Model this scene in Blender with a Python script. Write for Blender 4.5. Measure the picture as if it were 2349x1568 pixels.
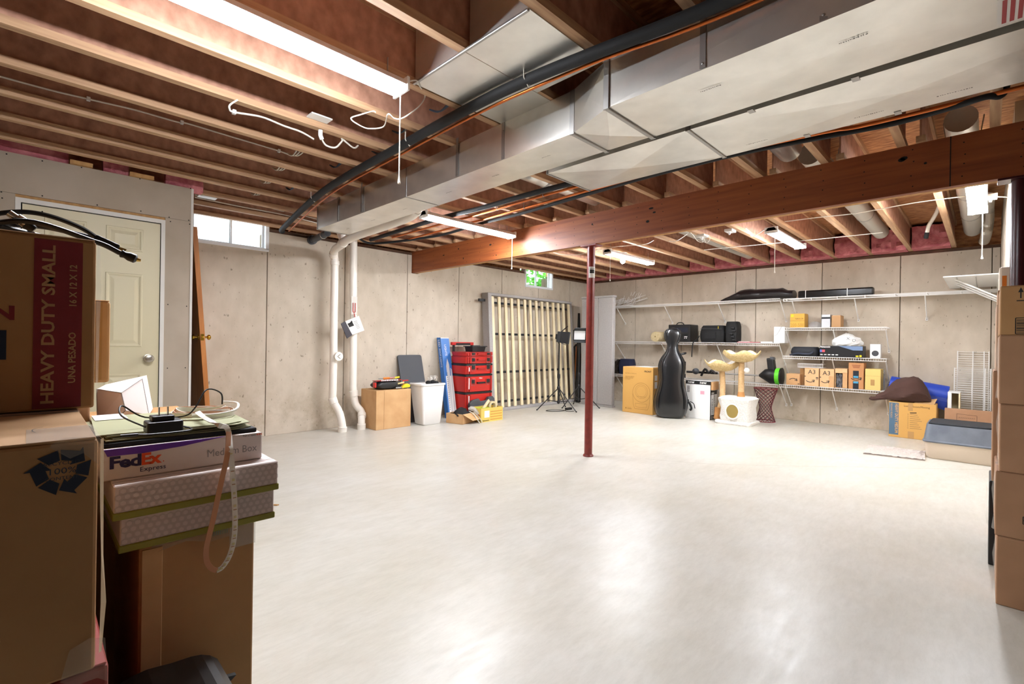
import bpy, bmesh, math, random
from mathutils import Vector, Matrix
random.seed(7)
for _o in list(bpy.data.objects): bpy.data.objects.remove(_o)
SC = bpy.context.scene
COL = SC.collection
# ------------------------------------------------------------ camera
FPX, YAW, PITCH, ROLL, EYE = 1099.398, 0.7799503, -0.00035095, 0.0149997, 1.08
_f = Vector((math.cos(YAW)*math.cos(PITCH), math.sin(YAW)*math.cos(PITCH), math.sin(PITCH)))
_r0 = Vector((math.sin(YAW), -math.cos(YAW), 0)); _u0 = _r0.cross(_f)
_r = _r0*math.cos(ROLL)+_u0*math.sin(ROLL); _u = _u0*math.cos(ROLL)-_r0*math.sin(ROLL)
cam_d = bpy.data.cameras.new('camera'); cam = bpy.data.objects.new('camera', cam_d); COL.objects.link(cam)
cam_d.sensor_fit = 'HORIZONTAL'; cam_d.sensor_width = 36.0; cam_d.lens = FPX/2349*36.0; cam_d.clip_start = 0.02
cam.matrix_world = Matrix(((_r.x,_u.x,-_f.x,0),(_r.y,_u.y,-_f.y,0),(_r.z,_u.z,-_f.z,EYE),(0,0,0,1)))
SC.camera = cam
# ------------------------------------------------------------ world, exposure
W = bpy.data.worlds.new('outdoors'); SC.world = W; W.use_nodes = True
W.node_tree.nodes['Background'].inputs[0].default_value = (0.82, 0.9, 1.0, 1)
W.node_tree.nodes['Background'].inputs[1].default_value = 3.0
vs = SC.view_settings
vs.view_transform = 'Standard'; vs.look = 'None'; vs.gamma = 1.0; vs.use_curve_mapping = False
vs.exposure = 1.0
LED = 100.0
# ------------------------------------------------------------ pixel helpers (a pixel is only a direction; the plane gives the distance)
def ray(x, y): return _r*((x-1174.5)/FPX) - _u*((y-784.0)/FPX) + _f
def pz(x, y, z=0.0): d = ray(x, y); return d*((z-EYE)/d.z)+Vector((0,0,EYE))
def px_(x, y, X): d = ray(x, y); return d*(X/d.x)+Vector((0,0,EYE))
def py_(x, y, Y): d = ray(x, y); return d*(Y/d.y)+Vector((0,0,EYE))
# ------------------------------------------------------------ materials
def lin(h):
    h = h.lstrip('#'); c = [int(h[i:i+2],16)/255 for i in (0,2,4)]
    return tuple((v/12.92 if v <= 0.04045 else ((v+0.055)/1.055)**2.4) for v in c)+(1.0,)
MATS = {}
def M(name, col, rough=0.6, metal=0.0, col2=None, scale=8.0, stretch=(1,1,1), lo=0.35, hi=0.65, bump=0.0, bscale=None,
      detail=4.0, emit=0.0, alpha=1.0, trans=0.0, kind='noise', spec=None, coat=0.0, ior=None):
    if name in MATS: return MATS[name]
    m = bpy.data.materials.new(name); m.use_nodes = True; MATS[name] = m
    nt = m.node_tree; b = nt.nodes['Principled BSDF']
    c1 = lin(col) if isinstance(col, str) else col
    b.inputs['Base Color'].default_value = c1; b.inputs['Roughness'].default_value = rough; b.inputs['Metallic'].default_value = metal
    if spec is not None: b.inputs['Specular IOR Level'].default_value = spec
    if coat: b.inputs['Coat Weight'].default_value = coat; b.inputs['Coat Roughness'].default_value = 0.15
    if alpha < 1: b.inputs['Alpha'].default_value = alpha
    if trans: b.inputs['Transmission Weight'].default_value = trans
    if ior: b.inputs['IOR'].default_value = ior
    if emit: b.inputs['Emission Color'].default_value = c1; b.inputs['Emission Strength'].default_value = emit
    if col2 or bump:
        tc = nt.nodes.new('ShaderNodeTexCoord'); mp = nt.nodes.new('ShaderNodeMapping'); mp.inputs['Scale'].default_value = stretch
        nt.links.new(tc.outputs['Object'], mp.inputs['Vector'])
        if kind == 'voronoi':
            n = nt.nodes.new('ShaderNodeTexVoronoi'); n.inputs['Scale'].default_value = scale; out = n.outputs['Color']
        else:
            n = nt.nodes.new('ShaderNodeTexNoise'); n.inputs['Scale'].default_value = scale; n.inputs['Detail'].default_value = detail; out = n.outputs['Fac']
        nt.links.new(mp.outputs['Vector'], n.inputs['Vector'])
        if col2:
            r = nt.nodes.new('ShaderNodeValToRGB'); r.color_ramp.elements[0].position = lo; r.color_ramp.elements[1].position = hi
            r.color_ramp.elements[0].color = c1; r.color_ramp.elements[1].color = lin(col2) if isinstance(col2, str) else col2
            nt.links.new(out, r.inputs['Fac']); nt.links.new(r.outputs['Color'], b.inputs['Base Color'])
        if bump:
            bn = nt.nodes.new('ShaderNodeBump'); bn.inputs['Strength'].default_value = bump; bn.inputs['Distance'].default_value = 0.01
            if bscale:
                n2 = nt.nodes.new('ShaderNodeTexNoise'); n2.inputs['Scale'].default_value = bscale; n2.inputs['Detail'].default_value = 3
                nt.links.new(mp.outputs['Vector'], n2.inputs['Vector']); nt.links.new(n2.outputs['Fac'], bn.inputs['Height'])
            else: nt.links.new(n.outputs[0], bn.inputs['Height'])
            nt.links.new(bn.outputs['Normal'], b.inputs['Normal'])
    return m
# ------------------------------------------------------------ mesh builder
class Fr:
    """a flat frame on a face: origin, right, up (unit vectors)"""
    def __init__(s, o, r, u):
        s.o = Vector(o); s.r = Vector(r).normalized(); s.u = Vector(u).normalized(); s.n = s.r.cross(s.u)
    def p(s, x, y, d=0.0006): return s.o+s.r*x+s.u*y+s.n*d
class MB:
    def __init__(s): s.v = []; s.f = []
    def add(s, vs_, fs):
        k = len(s.v); s.v += [Vector(v) for v in vs_]; s.f += [tuple(i+k for i in f) for f in fs]; return s
    def box(s, x0, x1, y0, y1, z0, z1):
        if x0 > x1: x0, x1 = x1, x0
        if y0 > y1: y0, y1 = y1, y0
        if z0 > z1: z0, z1 = z1, z0
        return s.add([(x0,y0,z0),(x1,y0,z0),(x1,y1,z0),(x0,y1,z0),(x0,y0,z1),(x1,y0,z1),(x1,y1,z1),(x0,y1,z1)],
                     [(0,3,2,1),(4,5,6,7),(0,1,5,4),(1,2,6,5),(2,3,7,6),(3,0,4,7)])
    def hexa(s, b, t):      # bottom 4 (ccw from above), top 4
        return s.add(list(b)+list(t), [(0,3,2,1),(4,5,6,7),(0,1,5,4),(1,2,6,5),(2,3,7,6),(3,0,4,7)])
    def obox(s, o, ax, ay, az):   # corner + three edge vectors
        o, ax, ay, az = Vector(o), Vector(ax), Vector(ay), Vector(az)
        b = [o, o+ax, o+ax+ay, o+ay]
        if ax.cross(ay).dot(az) < 0: b = [o, o+ay, o+ax+ay, o+ax]
        return s.hexa(b, [p+az for p in b])
    def tube(s, pts, r, n=8, cap=True, ry=None):
        pts = [Vector(p) for p in pts]; rr = r if isinstance(r, (list, tuple)) else [r]*len(pts)
        t0 = (pts[1]-pts[0]).normalized()
        a = t0.orthogonal().normalized(); rings = []
        for i, p in enumerate(pts):
            t = (pts[min(i+1,len(pts)-1)]-pts[max(i-1,0)]).normalized()
            a = (a-t*a.dot(t)); a = a.normalized() if a.length > 1e-6 else t.orthogonal().normalized(); b = t.cross(a)
            rings.append([p+(a*math.cos(2*math.pi*k/n)+b*math.sin(2*math.pi*k/n))*rr[i] for k in range(n)])
        return s.loft(rings, cap)
    def loft(s, rings, cap=True, closed=False):
        n = len(rings[0]); k = len(s.v)
        for R in rings: s.v += [Vector(p) for p in R]
        m = len(rings)
        for i in range(m if closed else m-1):
            j = (i+1) % m
            for q in range(n):
                s.f.append((k+i*n+q, k+i*n+(q+1)%n, k+j*n+(q+1)%n, k+j*n+q))
        if cap and not closed:
            s.f.append(tuple(k+q for q in reversed(range(n)))); s.f.append(tuple(k+(m-1)*n+q for q in range(n)))
        return s
    def lathe(s, prof, n=20, c=(0,0,0), axis='z', cap=True):
        c = Vector(c); rings = []
        for r, h in prof:
            R = []
            for q in range(n):
                x, y = r*math.cos(2*math.pi*q/n), r*math.sin(2*math.pi*q/n)
                R.append(c+(Vector((x,y,h)) if axis == 'z' else Vector((h,x,y)) if axis == 'x' else Vector((y,h,x))))
            rings.append(R)
        return s.loft(rings, cap)
    def prism(s, poly, vec):
        poly = [Vector(p) for p in poly]; vec = Vector(vec); n = len(poly)
        nn = Vector((0,0,0))
        for i in range(n): nn += poly[i].cross(poly[(i+1)%n])
        if nn.dot(vec) < 0: poly.reverse()
        return s.add(poly+[p+vec for p in poly], [tuple(reversed(range(n)))]+[tuple(range(n,2*n))]+[(i,(i+1)%n,n+(i+1)%n,n+i) for i in range(n)])
    def sphere(s, c, r, n=12, m=8, sc=(1,1,1)):
        c = Vector(c); rings = []
        for i in range(m+1):
            a = -math.pi/2+math.pi*i/m; rad = max(math.cos(a), 0.02)
            rings.append([c+Vector((rad*math.cos(2*math.pi*q/n)*r*sc[0], rad*math.sin(2*math.pi*q/n)*r*sc[1], math.sin(a)*r*sc[2])) for q in range(n)])
        return s.loft(rings)
    def sheet(s, grid):     # grid[i][j] points -> single-sided sheet
        k = len(s.v); m = len(grid); n = len(grid[0])
        for R in grid: s.v += [Vector(p) for p in R]
        for i in range(m-1):
            for j in range(n-1): s.f.append((k+i*n+j, k+i*n+j+1, k+(i+1)*n+j+1, k+(i+1)*n+j))
        return s
    # flat print on a frame
    def fq(s, fr, x0, y0, x1, y1, d=0.0006): return s.add([fr.p(x0,y0,d),fr.p(x1,y0,d),fr.p(x1,y1,d),fr.p(x0,y1,d)], [(0,1,2,3)])
    def fp(s, fr, pts, d=0.0006): return s.add([fr.p(x,y,d) for x, y in pts], [tuple(range(len(pts)))])
    def fring(s, fr, cx, cy, ro, ri, n=20, a0=0, a1=2*math.pi, sx=1, sy=1, d=0.0007):
        P = []
        for i in range(n+1):
            a = a0+(a1-a0)*i/n
            P.append((fr.p(cx+ri*math.cos(a)*sx, cy+ri*math.sin(a)*sy, d), fr.p(cx+ro*math.cos(a)*sx, cy+ro*math.sin(a)*sy, d)))
        for i in range(n): s.add([P[i][0],P[i][1],P[i+1][1],P[i+1][0]], [(0,1,2,3)])
        return s
    def fstroke(s, fr, pts, w, d=0.0008):
        for (x0,y0),(x1,y1) in zip(pts, pts[1:]):
            l = math.hypot(x1-x0,y1-y0) or 1e-6; nx, ny = -(y1-y0)/l*w/2, (x1-x0)/l*w/2
            s.fp(fr, [(x0+nx,y0+ny),(x0-nx,y0-ny),(x1-nx,y1-ny),(x1+nx,y1+ny)], d)
        return s
    def fdisc(s, fr, cx, cy, r, n=20, d=0.0007): return s.fp(fr, [(cx+r*math.cos(2*math.pi*i/n), cy+r*math.sin(2*math.pi*i/n)) for i in range(n)], d)
    def build(s, name, mat, parent=None, smooth=False, bevel=0.0, seg=2, thick=0.0, origin=None, kind=None, world=True, sub=0):
        me = bpy.data.meshes.new(name)
        vs_ = s.v
        if parent is not None and world:
            inv = WM(parent).inverted(); vs_ = [inv @ v for v in vs_]; off = Vector((0,0,0))
            if origin: off = Vector(origin)
        elif parent is None and world:
            if origin is None:
                xs = [v.x for v in vs_]; ys = [v.y for v in vs_]; zs = [v.z for v in vs_]
                off = Vector(((min(xs)+max(xs))/2, (min(ys)+max(ys))/2, min(zs)))
            else: off = Vector(origin)
            vs_ = [v-off for v in vs_]
        else: off = Vector((0,0,0))
        me.from_pydata([tuple(v) for v in vs_], [], s.f); me.validate()
        if bevel or smooth:
            bm = bmesh.new(); bm.from_mesh(me)
            if bevel:
                bmesh.ops.remove_doubles(bm, verts=bm.verts, dist=1e-5)
                ed = [e for e in bm.edges if len(e.link_faces) == 2 and e.calc_face_angle(0) > 0.5]
                bmesh.ops.bevel(bm, geom=ed, offset=bevel, segments=seg, affect='EDGES', profile=0.5, clamp_overlap=True)
            if smooth:
                for f in bm.faces: f.smooth = True
                for e in bm.edges:
                    if len(e.link_faces) == 2 and e.calc_face_angle(0) > 0.7: e.smooth = False
            bm.to_mesh(me); bm.free()
        o = bpy.data.objects.new(name, me); COL.objects.link(o)
        if mat is not None: me.materials.append(mat)
        if parent is not None:
            o.parent = parent
        else: o.location = off
        if kind: o['kind'] = kind
        if thick:
            md = o.modifiers.new('thickness', 'SOLIDIFY'); md.thickness = thick; md.offset = 0
        if sub:
            md = o.modifiers.new('smooth', 'SUBSURF'); md.levels = sub; md.render_levels = sub
        return o
def WM(o):
    m = Matrix.LocRotScale(o.location, o.rotation_euler, o.scale)
    return WM(o.parent) @ m if o.parent else m
def tag(o, label, cat, group=None, kind=None):
    o['label'] = label; o['category'] = cat
    if group: o['group'] = group
    if kind: o['kind'] = kind
    return o
def thing(name, label, cat, loc=(0,0,0), rz=0.0, group=None):
    o = bpy.data.objects.new(name, None); COL.objects.link(o); o.location = Vector(loc); o.rotation_euler = (0,0,rz)
    o.empty_display_size = 0.05
    return tag(o, label, cat, group)
def struct(o): o['kind'] = 'structure'; return o
def copy_tree(o, parent=None):
    c = o.copy(); COL.objects.link(c)
    if parent is not None: c.parent = parent
    for ch in list(o.children): copy_tree(ch, c)
    return c
def text(body, fr, x, y, size, mat, parent, name='lettering', sx=1.0, align='LEFT', d=0.0008, bold=0.0, space=1.0):
    cu = bpy.data.curves.new(name, 'FONT'); cu.body = body; cu.size = size; cu.align_x = align; cu.fill_mode = 'FRONT'
    cu.offset = bold; cu.resolution_u = 2; cu.space_character = space
    t = bpy.data.objects.new(name, cu); COL.objects.link(t)
    dg = bpy.context.evaluated_depsgraph_get(); me = t.evaluated_get(dg).to_mesh()
    vv = [fr.p(x+v.co.x*sx, y+v.co.y, d) for v in me.vertices]; ff = [tuple(p.vertices) for p in me.polygons]
    t.evaluated_get(dg).to_mesh_clear(); bpy.data.objects.remove(t); bpy.data.curves.remove(cu)
    b = MB(); b.v = vv; b.f = ff
    return b.build(name, mat, parent)
def arc(c, r, a0, a1, n, u, v):
    c, u, v = Vector(c), Vector(u), Vector(v)
    return [c+(u*math.cos(a0+(a1-a0)*i/n)+v*math.sin(a0+(a1-a0)*i/n))*r for i in range(n+1)]
def smoothpts(pts, k=6):
    P = [Vector(p) for p in pts]; out = []
    for i in range(len(P)-1):
        a, b, c, d = P[max(i-1,0)], P[i], P[i+1], P[min(i+2,len(P)-1)]
        for j in range(k):
            t = j/k
            out.append(0.5*((2*b)+(c-a)*t+(2*a-5*b+4*c-d)*t*t+(3*b-a-3*c+d)*t**3))
    return out+[P[-1]]
# ============================================================ MATERIALS of the shell
YA, XB, YC, ZT, ZJ, ZS = 5.64, 7.852, -0.11, 2.254, 2.30, 2.60
def concrete(name, c1, c2, rough, pit=0.55, streak=False, bump=0.25):
    m = M(name, c1, rough); nt = m.node_tree; b = nt.nodes['Principled BSDF']; N = nt.nodes.new; L = nt.links.new
    g = N('ShaderNodeNewGeometry'); mp = N('ShaderNodeMapping'); L(g.outputs['Position'], mp.inputs['Vector'])
    if streak: mp.inputs['Scale'].default_value = (1,1,0.55)
    n1 = N('ShaderNodeTexNoise'); n1.inputs['Scale'].default_value = 1.3; n1.inputs['Detail'].default_value = 8; n1.inputs['Roughness'].default_value = 0.62
    n2 = N('ShaderNodeTexNoise'); n2.inputs['Scale'].default_value = 34; n2.inputs['Detail'].default_value = 3
    n3 = N('ShaderNodeTexNoise'); n3.inputs['Scale'].default_value = 9; n3.inputs['Detail'].default_value = 6
    for n in (n1,n2,n3): L(mp.outputs['Vector'], n.inputs['Vector'])
    r = N('ShaderNodeValToRGB'); r.color_ramp.elements[0].position = 0.33; r.color_ramp.elements[1].position = 0.68
    r.color_ramp.elements[0].color = lin(c2); r.color_ramp.elements[1].color = lin(c1); L(n1.outputs['Fac'], r.inputs['Fac'])
    p = N('ShaderNodeValToRGB'); p.color_ramp.elements[0].position = 0.60 if not streak else 0.66; p.color_ramp.elements[1].position = 0.70 if not streak else 0.74
    p.color_ramp.elements[0].color = (1,1,1,1); p.color_ramp.elements[1].color = (pit,pit*0.95,pit*0.88,1); L(n2.outputs['Fac'], p.inputs['Fac'])
    q = N('ShaderNodeValToRGB'); q.color_ramp.elements[0].position = 0.3; q.color_ramp.elements[1].position = 0.7
    q.color_ramp.elements[0].color = (0.86,0.85,0.83,1); q.color_ramp.elements[1].color = (1,1,1,1); L(n3.outputs['Fac'], q.inputs['Fac'])
    x1 = N('ShaderNodeMix'); x1.data_type = 'RGBA'; x1.blend_type = 'MULTIPLY'; x1.inputs[0].default_value = 1
    x2 = N('ShaderNodeMix'); x2.data_type = 'RGBA'; x2.blend_type = 'MULTIPLY'; x2.inputs[0].default_value = 1
    L(r.outputs['Color'], x1.inputs[6]); L(p.outputs['Color'], x1.inputs[7]); L(x1.outputs[2], x2.inputs[6]); L(q.outputs['Color'], x2.inputs[7])
    if streak:      # brown damp stains near the foot of the wall
        sx = N('ShaderNodeSeparateXYZ'); L(g.outputs['Position'], sx.inputs[0]); mr = N('ShaderNodeMapRange'); mr.inputs[1].default_value = 0.75; mr.inputs[2].default_value = 0.15; mr.inputs[3].default_value = 0.0; mr.inputs[4].default_value = 0.55; L(sx.outputs[2], mr.inputs[0])
        n4 = N('ShaderNodeTexNoise'); n4.inputs['Scale'].default_value = 2.4; n4.inputs['Detail'].default_value = 9; n4.inputs['Roughness'].default_value = 0.75; L(g.outputs['Position'], n4.inputs['Vector'])
        r4 = N('ShaderNodeMapRange'); r4.inputs[1].default_value = 0.48; r4.inputs[2].default_value = 0.66; L(n4.outputs['Fac'], r4.inputs[0])
        mm = N('ShaderNodeMath'); mm.operation = 'MULTIPLY'; L(mr.outputs[0], mm.inputs[0]); L(r4.outputs[0], mm.inputs[1])
        x3 = N('ShaderNodeMix'); x3.data_type = 'RGBA'; L(mm.outputs[0], x3.inputs[0]); L(x2.outputs[2], x3.inputs[6]); x3.inputs[7].default_value = lin('#8d7a58'); L(x3.outputs[2], b.inputs['Base Color'])
    else: L(x2.outputs[2], b.inputs['Base Color'])
    bn = N('ShaderNodeBump'); bn.inputs['Strength'].default_value = bump; bn.inputs['Distance'].default_value = 0.004
    L(n3.outputs['Fac'], bn.inputs['Height']); L(bn.outputs['Normal'], b.inputs['Normal'])
    return m
mWall = concrete('poured_concrete', '#d3c7b6', '#c0b3a0', 0.85, 0.5, True)
# floor: trowel streaks and worn polish
def floor_mat():
    m = bpy.data.materials.new('trowelled_concrete'); m.use_nodes = True; nt = m.node_tree; b = nt.nodes['Principled BSDF']; N = nt.nodes.new; L = nt.links.new
    g = N('ShaderNodeNewGeometry')
    def noise(scale, st, rot, det, ro=0.55):
        mp = N('ShaderNodeMapping'); mp.inputs['Scale'].default_value = st; mp.inputs['Rotation'].default_value = (0,0,rot); L(g.outputs['Position'], mp.inputs['Vector'])
        n = N('ShaderNodeTexNoise'); n.inputs['Scale'].default_value = scale; n.inputs['Detail'].default_value = det; n.inputs['Roughness'].default_value = ro; L(mp.outputs['Vector'], n.inputs['Vector']); return n.outputs['Fac']
    def ramp(f, p0, c0, p1, c1):
        r = N('ShaderNodeValToRGB'); e = r.color_ramp.elements; e[0].position = p0; e[1].position = p1; e[0].color = c0; e[1].color = c1; L(f, r.inputs['Fac']); return r.outputs['Color']
    def mul(a, c):
        x = N('ShaderNodeMix'); x.data_type = 'RGBA'; x.blend_type = 'MULTIPLY'; x.inputs[0].default_value = 1; L(a, x.inputs[6]); L(c, x.inputs[7]); return x.outputs[2]
    base = ramp(noise(0.9,(1,1,1),0,7,0.62), 0.3, lin('#c5bfb0'), 0.7, lin('#d6d3cc'))
    stk = ramp(noise(6,(0.7,1.8,1),0.6,6,0.65), 0.28, (0.90,0.895,0.875,1), 0.72, (1.0,1.0,1.0,1))
    fine = ramp(noise(16,(0.6,2.2,1),-0.5,8,0.78), 0.22, (0.86,0.855,0.84,1), 0.58, (1,1,1,1))
    L(mul(mul(base, stk), fine), b.inputs['Base Color'])
    r = N('ShaderNodeMapRange'); r.inputs[1].default_value = 0.3; r.inputs[2].default_value = 0.7; r.inputs[3].default_value = 0.29; r.inputs[4].default_value = 0.42
    L(noise(9,(0.5,2.2,1),0.7,6,0.65), r.inputs[0]); L(r.outputs[0], b.inputs['Roughness']); b.inputs['Specular IOR Level'].default_value = 0.44
    bn = N('ShaderNodeBump'); bn.inputs['Strength'].default_value = 0.08; bn.inputs['Distance'].default_value = 0.004; L(noise(9,(0.5,2.2,1),0.7,6,0.65), bn.inputs['Height']); L(bn.outputs['Normal'], b.inputs['Normal'])
    return m
mFloor = floor_mat()
mSeam = M('seam_grout', '#6f6350', 0.9)
mDry = M('drywall', '#b3a493', 0.85, col2='#a99a88', scale=3)
mInsul = M('pink_fibreglass', '#b8606a', 0.95, col2='#d98a8c', scale=14, bump=0.9, bscale=30)
mOSB = M('osb', '#96613c', 0.75, col2='#cc9664', scale=30, stretch=(1.2,0.35,1), lo=0.36, hi=0.64, detail=7, bump=0.15)
mWeb = M('osb_web', '#8f6450', 0.75, col2='#c4957c', scale=26, stretch=(0.7,1,0.5), lo=0.25, hi=0.78, detail=8, bump=0.12)
mFlange = M('flange_lumber', '#a98262', 0.65, col2='#c9a47e', scale=9, stretch=(0.35,5,5), lo=0.3, hi=0.7, detail=6)
mBeam = M('beam_lvl', '#7a3c1c', 0.5, col2='#9a552a', scale=5, stretch=(3,0.35,6), lo=0.3, hi=0.72, detail=7)
mLum = M('lumber', '#c79a5f', 0.65, col2='#b07f48', scale=6, stretch=(4,4,0.5), detail=5)
mSill = M('sill_lumber', '#4d3422', 0.8, col2='#654430', scale=8)
mDoor = M('door_paint', '#cfc4a2', 0.45)
mTrimW = M('white_trim', '#d9d4cb', 0.5)
mVinyl = M('window_vinyl', '#e9ecee', 0.4)
mNickel = M('satin_nickel', '#b9b2a6', 0.3, 1.0)
mBrass = M('brass', '#c9a23f', 0.25, 1.0)
mDark = M('dark_gap', '#1a1614', 0.9)
# ============================================================ floor and walls
floor = struct(MB().box(-5, 8.1, -5, 5.9, -0.1, 0.0).build('floor', mFloor))
_ck = MB(); _cf = Fr((0,0,0),(1,0,0),(0,1,0)); _cp = [pz(x,y,0) for x,y in ((1480,1052),(1600,1062),(1700,1066),(1850,1069),(1990,1071),(2120,1074),(2270,1077))]
_ck.fstroke(_cf, [(p.x,p.y) for p in _cp], 0.004, 0.0004); _ck.build('hairline_crack', M('crack','#a39b8c',0.9), floor)
def panels(wall, axis, cuts, plane, tops=None, mat=mWall, gap=0.004, z0=0.0, ztop=ZT):
    """poured wall cast in form panels: each panel a slab with its own edges, joints recessed"""
    for a, b in zip(cuts, cuts[1:]):
        prof = (tops or {}).get(round(a,2), [(a,b,ztop)])
        m = MB()
        if len(prof) == 1:
            if axis == 'x': m.box(a+gap, b-gap, plane, plane+0.03, z0, prof[0][2])
            else: m.box(plane, plane+0.03, a+gap, b-gap, z0, prof[0][2])
        else:
            pts = [(prof[0][0]+gap, z0)]
            for i, (p, q, t) in enumerate(prof):
                pts += [(p+(gap if i == 0 else 0), t), (q-(gap if i == len(prof)-1 else 0), t)]
            pts.append((prof[-1][1]-gap, z0))
            m.prism([(x, plane, z) for x, z in pts], (0,0.03,0))
        m.build('concrete_panel', mat, wall, bevel=0.003, seg=1)
# left wall (behind pipes, tools and bed frame)
wl = MB()
def wl_box(x0,x1,z0,z1): wl.box(x0,x1,YA+0.03,YA+0.26,z0,z1)
wl_box(-5,1.13,0,ZT); wl_box(1.13,1.85,0,2.05); wl_box(1.85,3.715,0,ZT); wl_box(3.715,3.825,0,2.005); wl_box(3.825,6.0,0,ZT); wl_box(6.0,6.72,0,2.05); wl_box(6.72,8.1,0,ZT)
wall_left = struct(wl.build('wall_left', mSeam, origin=(3,YA,0)))
panels(wall_left, 'x', [-5,-4.1,-3.2,-2.5,-1.75,-0.85,0.05,0.95,1.85,2.75,3.65,4.55,5.45,6.35,7.25,XB], YA,
       {0.95:[(0.95,1.13,ZT),(1.13,1.85,2.05)], 3.65:[(3.65,3.715,ZT),(3.715,3.825,2.005),(3.825,4.55,ZT)],
        5.45:[(5.45,6.0,ZT),(6.0,6.35,2.05)], 6.35:[(6.35,6.72,2.05),(6.72,7.25,ZT)]})
for x0,x1 in ((-5,1.127),(1.862,5.997),(6.732,8.1)):
    MB().box(x0,x1,YA+0.02,YA+0.16,ZT,ZT+0.038).build('sill_plate', mSill, wall_left)
    MB().box(x0,x1,YA+0.12,YA+0.16,ZT+0.038,ZS).build('rim_board', mOSB, wall_left)
for x0,x1 in ((1.127,1.862),(5.997,6.732)): MB().box(x0,x1,YA+0.10,YA+0.16,2.40,ZS).build('rim_board', mOSB, wall_left)
# back wall (behind the wire shelves)
wall_back = struct(MB().box(XB+0.03,XB+0.26,-0.4,5.9,0,ZT).build('wall_back', mSeam))
panels(wall_back, 'y', [-0.11,-0.04,0.79,1.65,2.52,2.82,3.70,4.59,YA], XB)
MB().box(XB+0.02,XB+0.16,-0.4,5.9,ZT,ZT+0.038).build('sill_plate', mSill, wall_back)
MB().box(XB+0.12,XB+0.16,-0.4,5.9,ZT+0.038,ZS).build('rim_board', mOSB, wall_back)
# right wall (short leg of the L beyond the box stack)
wall_right = struct(MB().box(4.25,XB+0.03,YC-0.25,YC,0,ZS).build('wall_right', mWall))
wall_right_return = struct(MB().box(4.25,4.5,-5,YC-0.25,0,ZS).build('wall_right_return', mWall))
struct(MB().box(-5.1,4.5,-5.25,-5,0,ZS).build('wall_front', mWall))
struct(MB().box(-5.25,-5,-5.25,5.9,0,ZS).build('wall_side', mWall))
# ============================================================ windows
def window(name, x0, x1, z0, z1, mull, lab):
    w = thing(name, lab, 'window', ((x0+x1)/2, YA+0.05, z0)); w['kind'] = 'structure'
    y0, y1 = YA-0.012, YA+0.10
    m = MB().box(x0-0.004,x1+0.012,y0,y1,z0-0.02,z0+0.012).box(x0-0.004,x0+0.022,y0,y1,z0,z1).box(x1-0.022,x1+0.012,y0,y1,z0,z1).box(x0,x1,y0+0.02,y1,z1-0.02,z1)
    m.build('window_frame', mVinyl, w, bevel=0.002, seg=1)
    ya = YA+0.045
    for a, b, dy in ((x0+0.022, mull+0.012, 0.0), (mull-0.012, x1-0.022, 0.014)):
        s = MB().box(a,b,ya+dy,ya+dy+0.014,z0+0.012,z0+0.03).box(a,b,ya+dy,ya+dy+0.014,z1-0.04,z1-0.02).box(a,a+0.018,ya+dy,ya+dy+0.014,z0+0.03,z1-0.04).box(b-0.018,b,ya+dy,ya+dy+0.014,z0+0.03,z1-0.04).build('sash', mVinyl, w, bevel=0.0015, seg=1)
        MB().box(a+0.016,b-0.016,ya+dy+0.005,ya+dy+0.008,z0+0.028,z1-0.038).build('pane', MATS['glass'], s)
    MB().box(mull-0.004,mull+0.004,ya-0.008,ya,(z0+z1)/2-0.03,(z0+z1)/2+0.02).build('latch', mVinyl, w)
    return w
def glassmat():
    m = bpy.data.materials.new('glass'); m.use_nodes = True; nt = m.node_tree; nt.nodes.remove(nt.nodes['Principled BSDF'])
    t = nt.nodes.new('ShaderNodeBsdfTransparent'); g = nt.nodes.new('ShaderNodeBsdfGlossy'); g.inputs['Roughness'].default_value = 0.03
    t.inputs['Color'].default_value = (0.95,0.97,0.96,1)
    x = nt.nodes.new('ShaderNodeMixShader'); x.inputs[0].default_value = 0.06
    nt.links.new(t.outputs[0], x.inputs[1]); nt.links.new(g.outputs[0], x.inputs[2]); nt.links.new(x.outputs[0], nt.nodes['Material Output'].inputs['Surface'])
    MATS['glass'] = m; return m
glassmat()
window('window_1', 1.13, 1.85, 2.05, 2.40, 1.50, 'wide white sliding basement window full of bright daylight, beside the drywall partition')
window('window_2', 6.0, 6.72, 2.05, 2.40, 6.33, 'small white sliding basement window with green leaves outside, above the slatted bed frame')
# ============================================================ drywall partition with door
YP = 4.55; XP = 0.925
part = struct(MB().box(-5,XP-0.01,YP+0.014,YP+0.10,0,2.26).build('wall_partition', mLum))
dx0, dx1, dzt = -0.066, 0.745, 1.985
MB().box(dx1+0.0,XP,YP,YP+0.014,0,dzt+0.02).build('drywall_sheet', mDry, part)
MB().box(-5,XP,YP,YP+0.014,dzt+0.0215,2.27).build('drywall_sheet', mDry, part)
MB().box(-5,dx0,YP,YP+0.014,0,dzt+0.02).build('drywall_sheet', mDry, part)
MB().box(XP-0.012,XP+0.004,YP-0.003,YP+0.115,0,2.27).build('corner_bead', mTrimW, part)
frp = Fr((0,YP,0),(1,0,0),(0,0,1))
sc_ = MB()
for q in ((97,485),(97,449),(223,470),(323,484),(388,498),(391,508),(433,505),(435,514),(385,698),(428,702),(384,844),(425,843),(15,353),(97,369),(187,384),(321,410),(437,432),(3,440),(5,454)):
    P = py_(q[0],q[1],YP); sc_.fdisc(frp, P.x, P.z, 0.0045, 8)
sc_.build('screw_dots', mDark, part)
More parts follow.
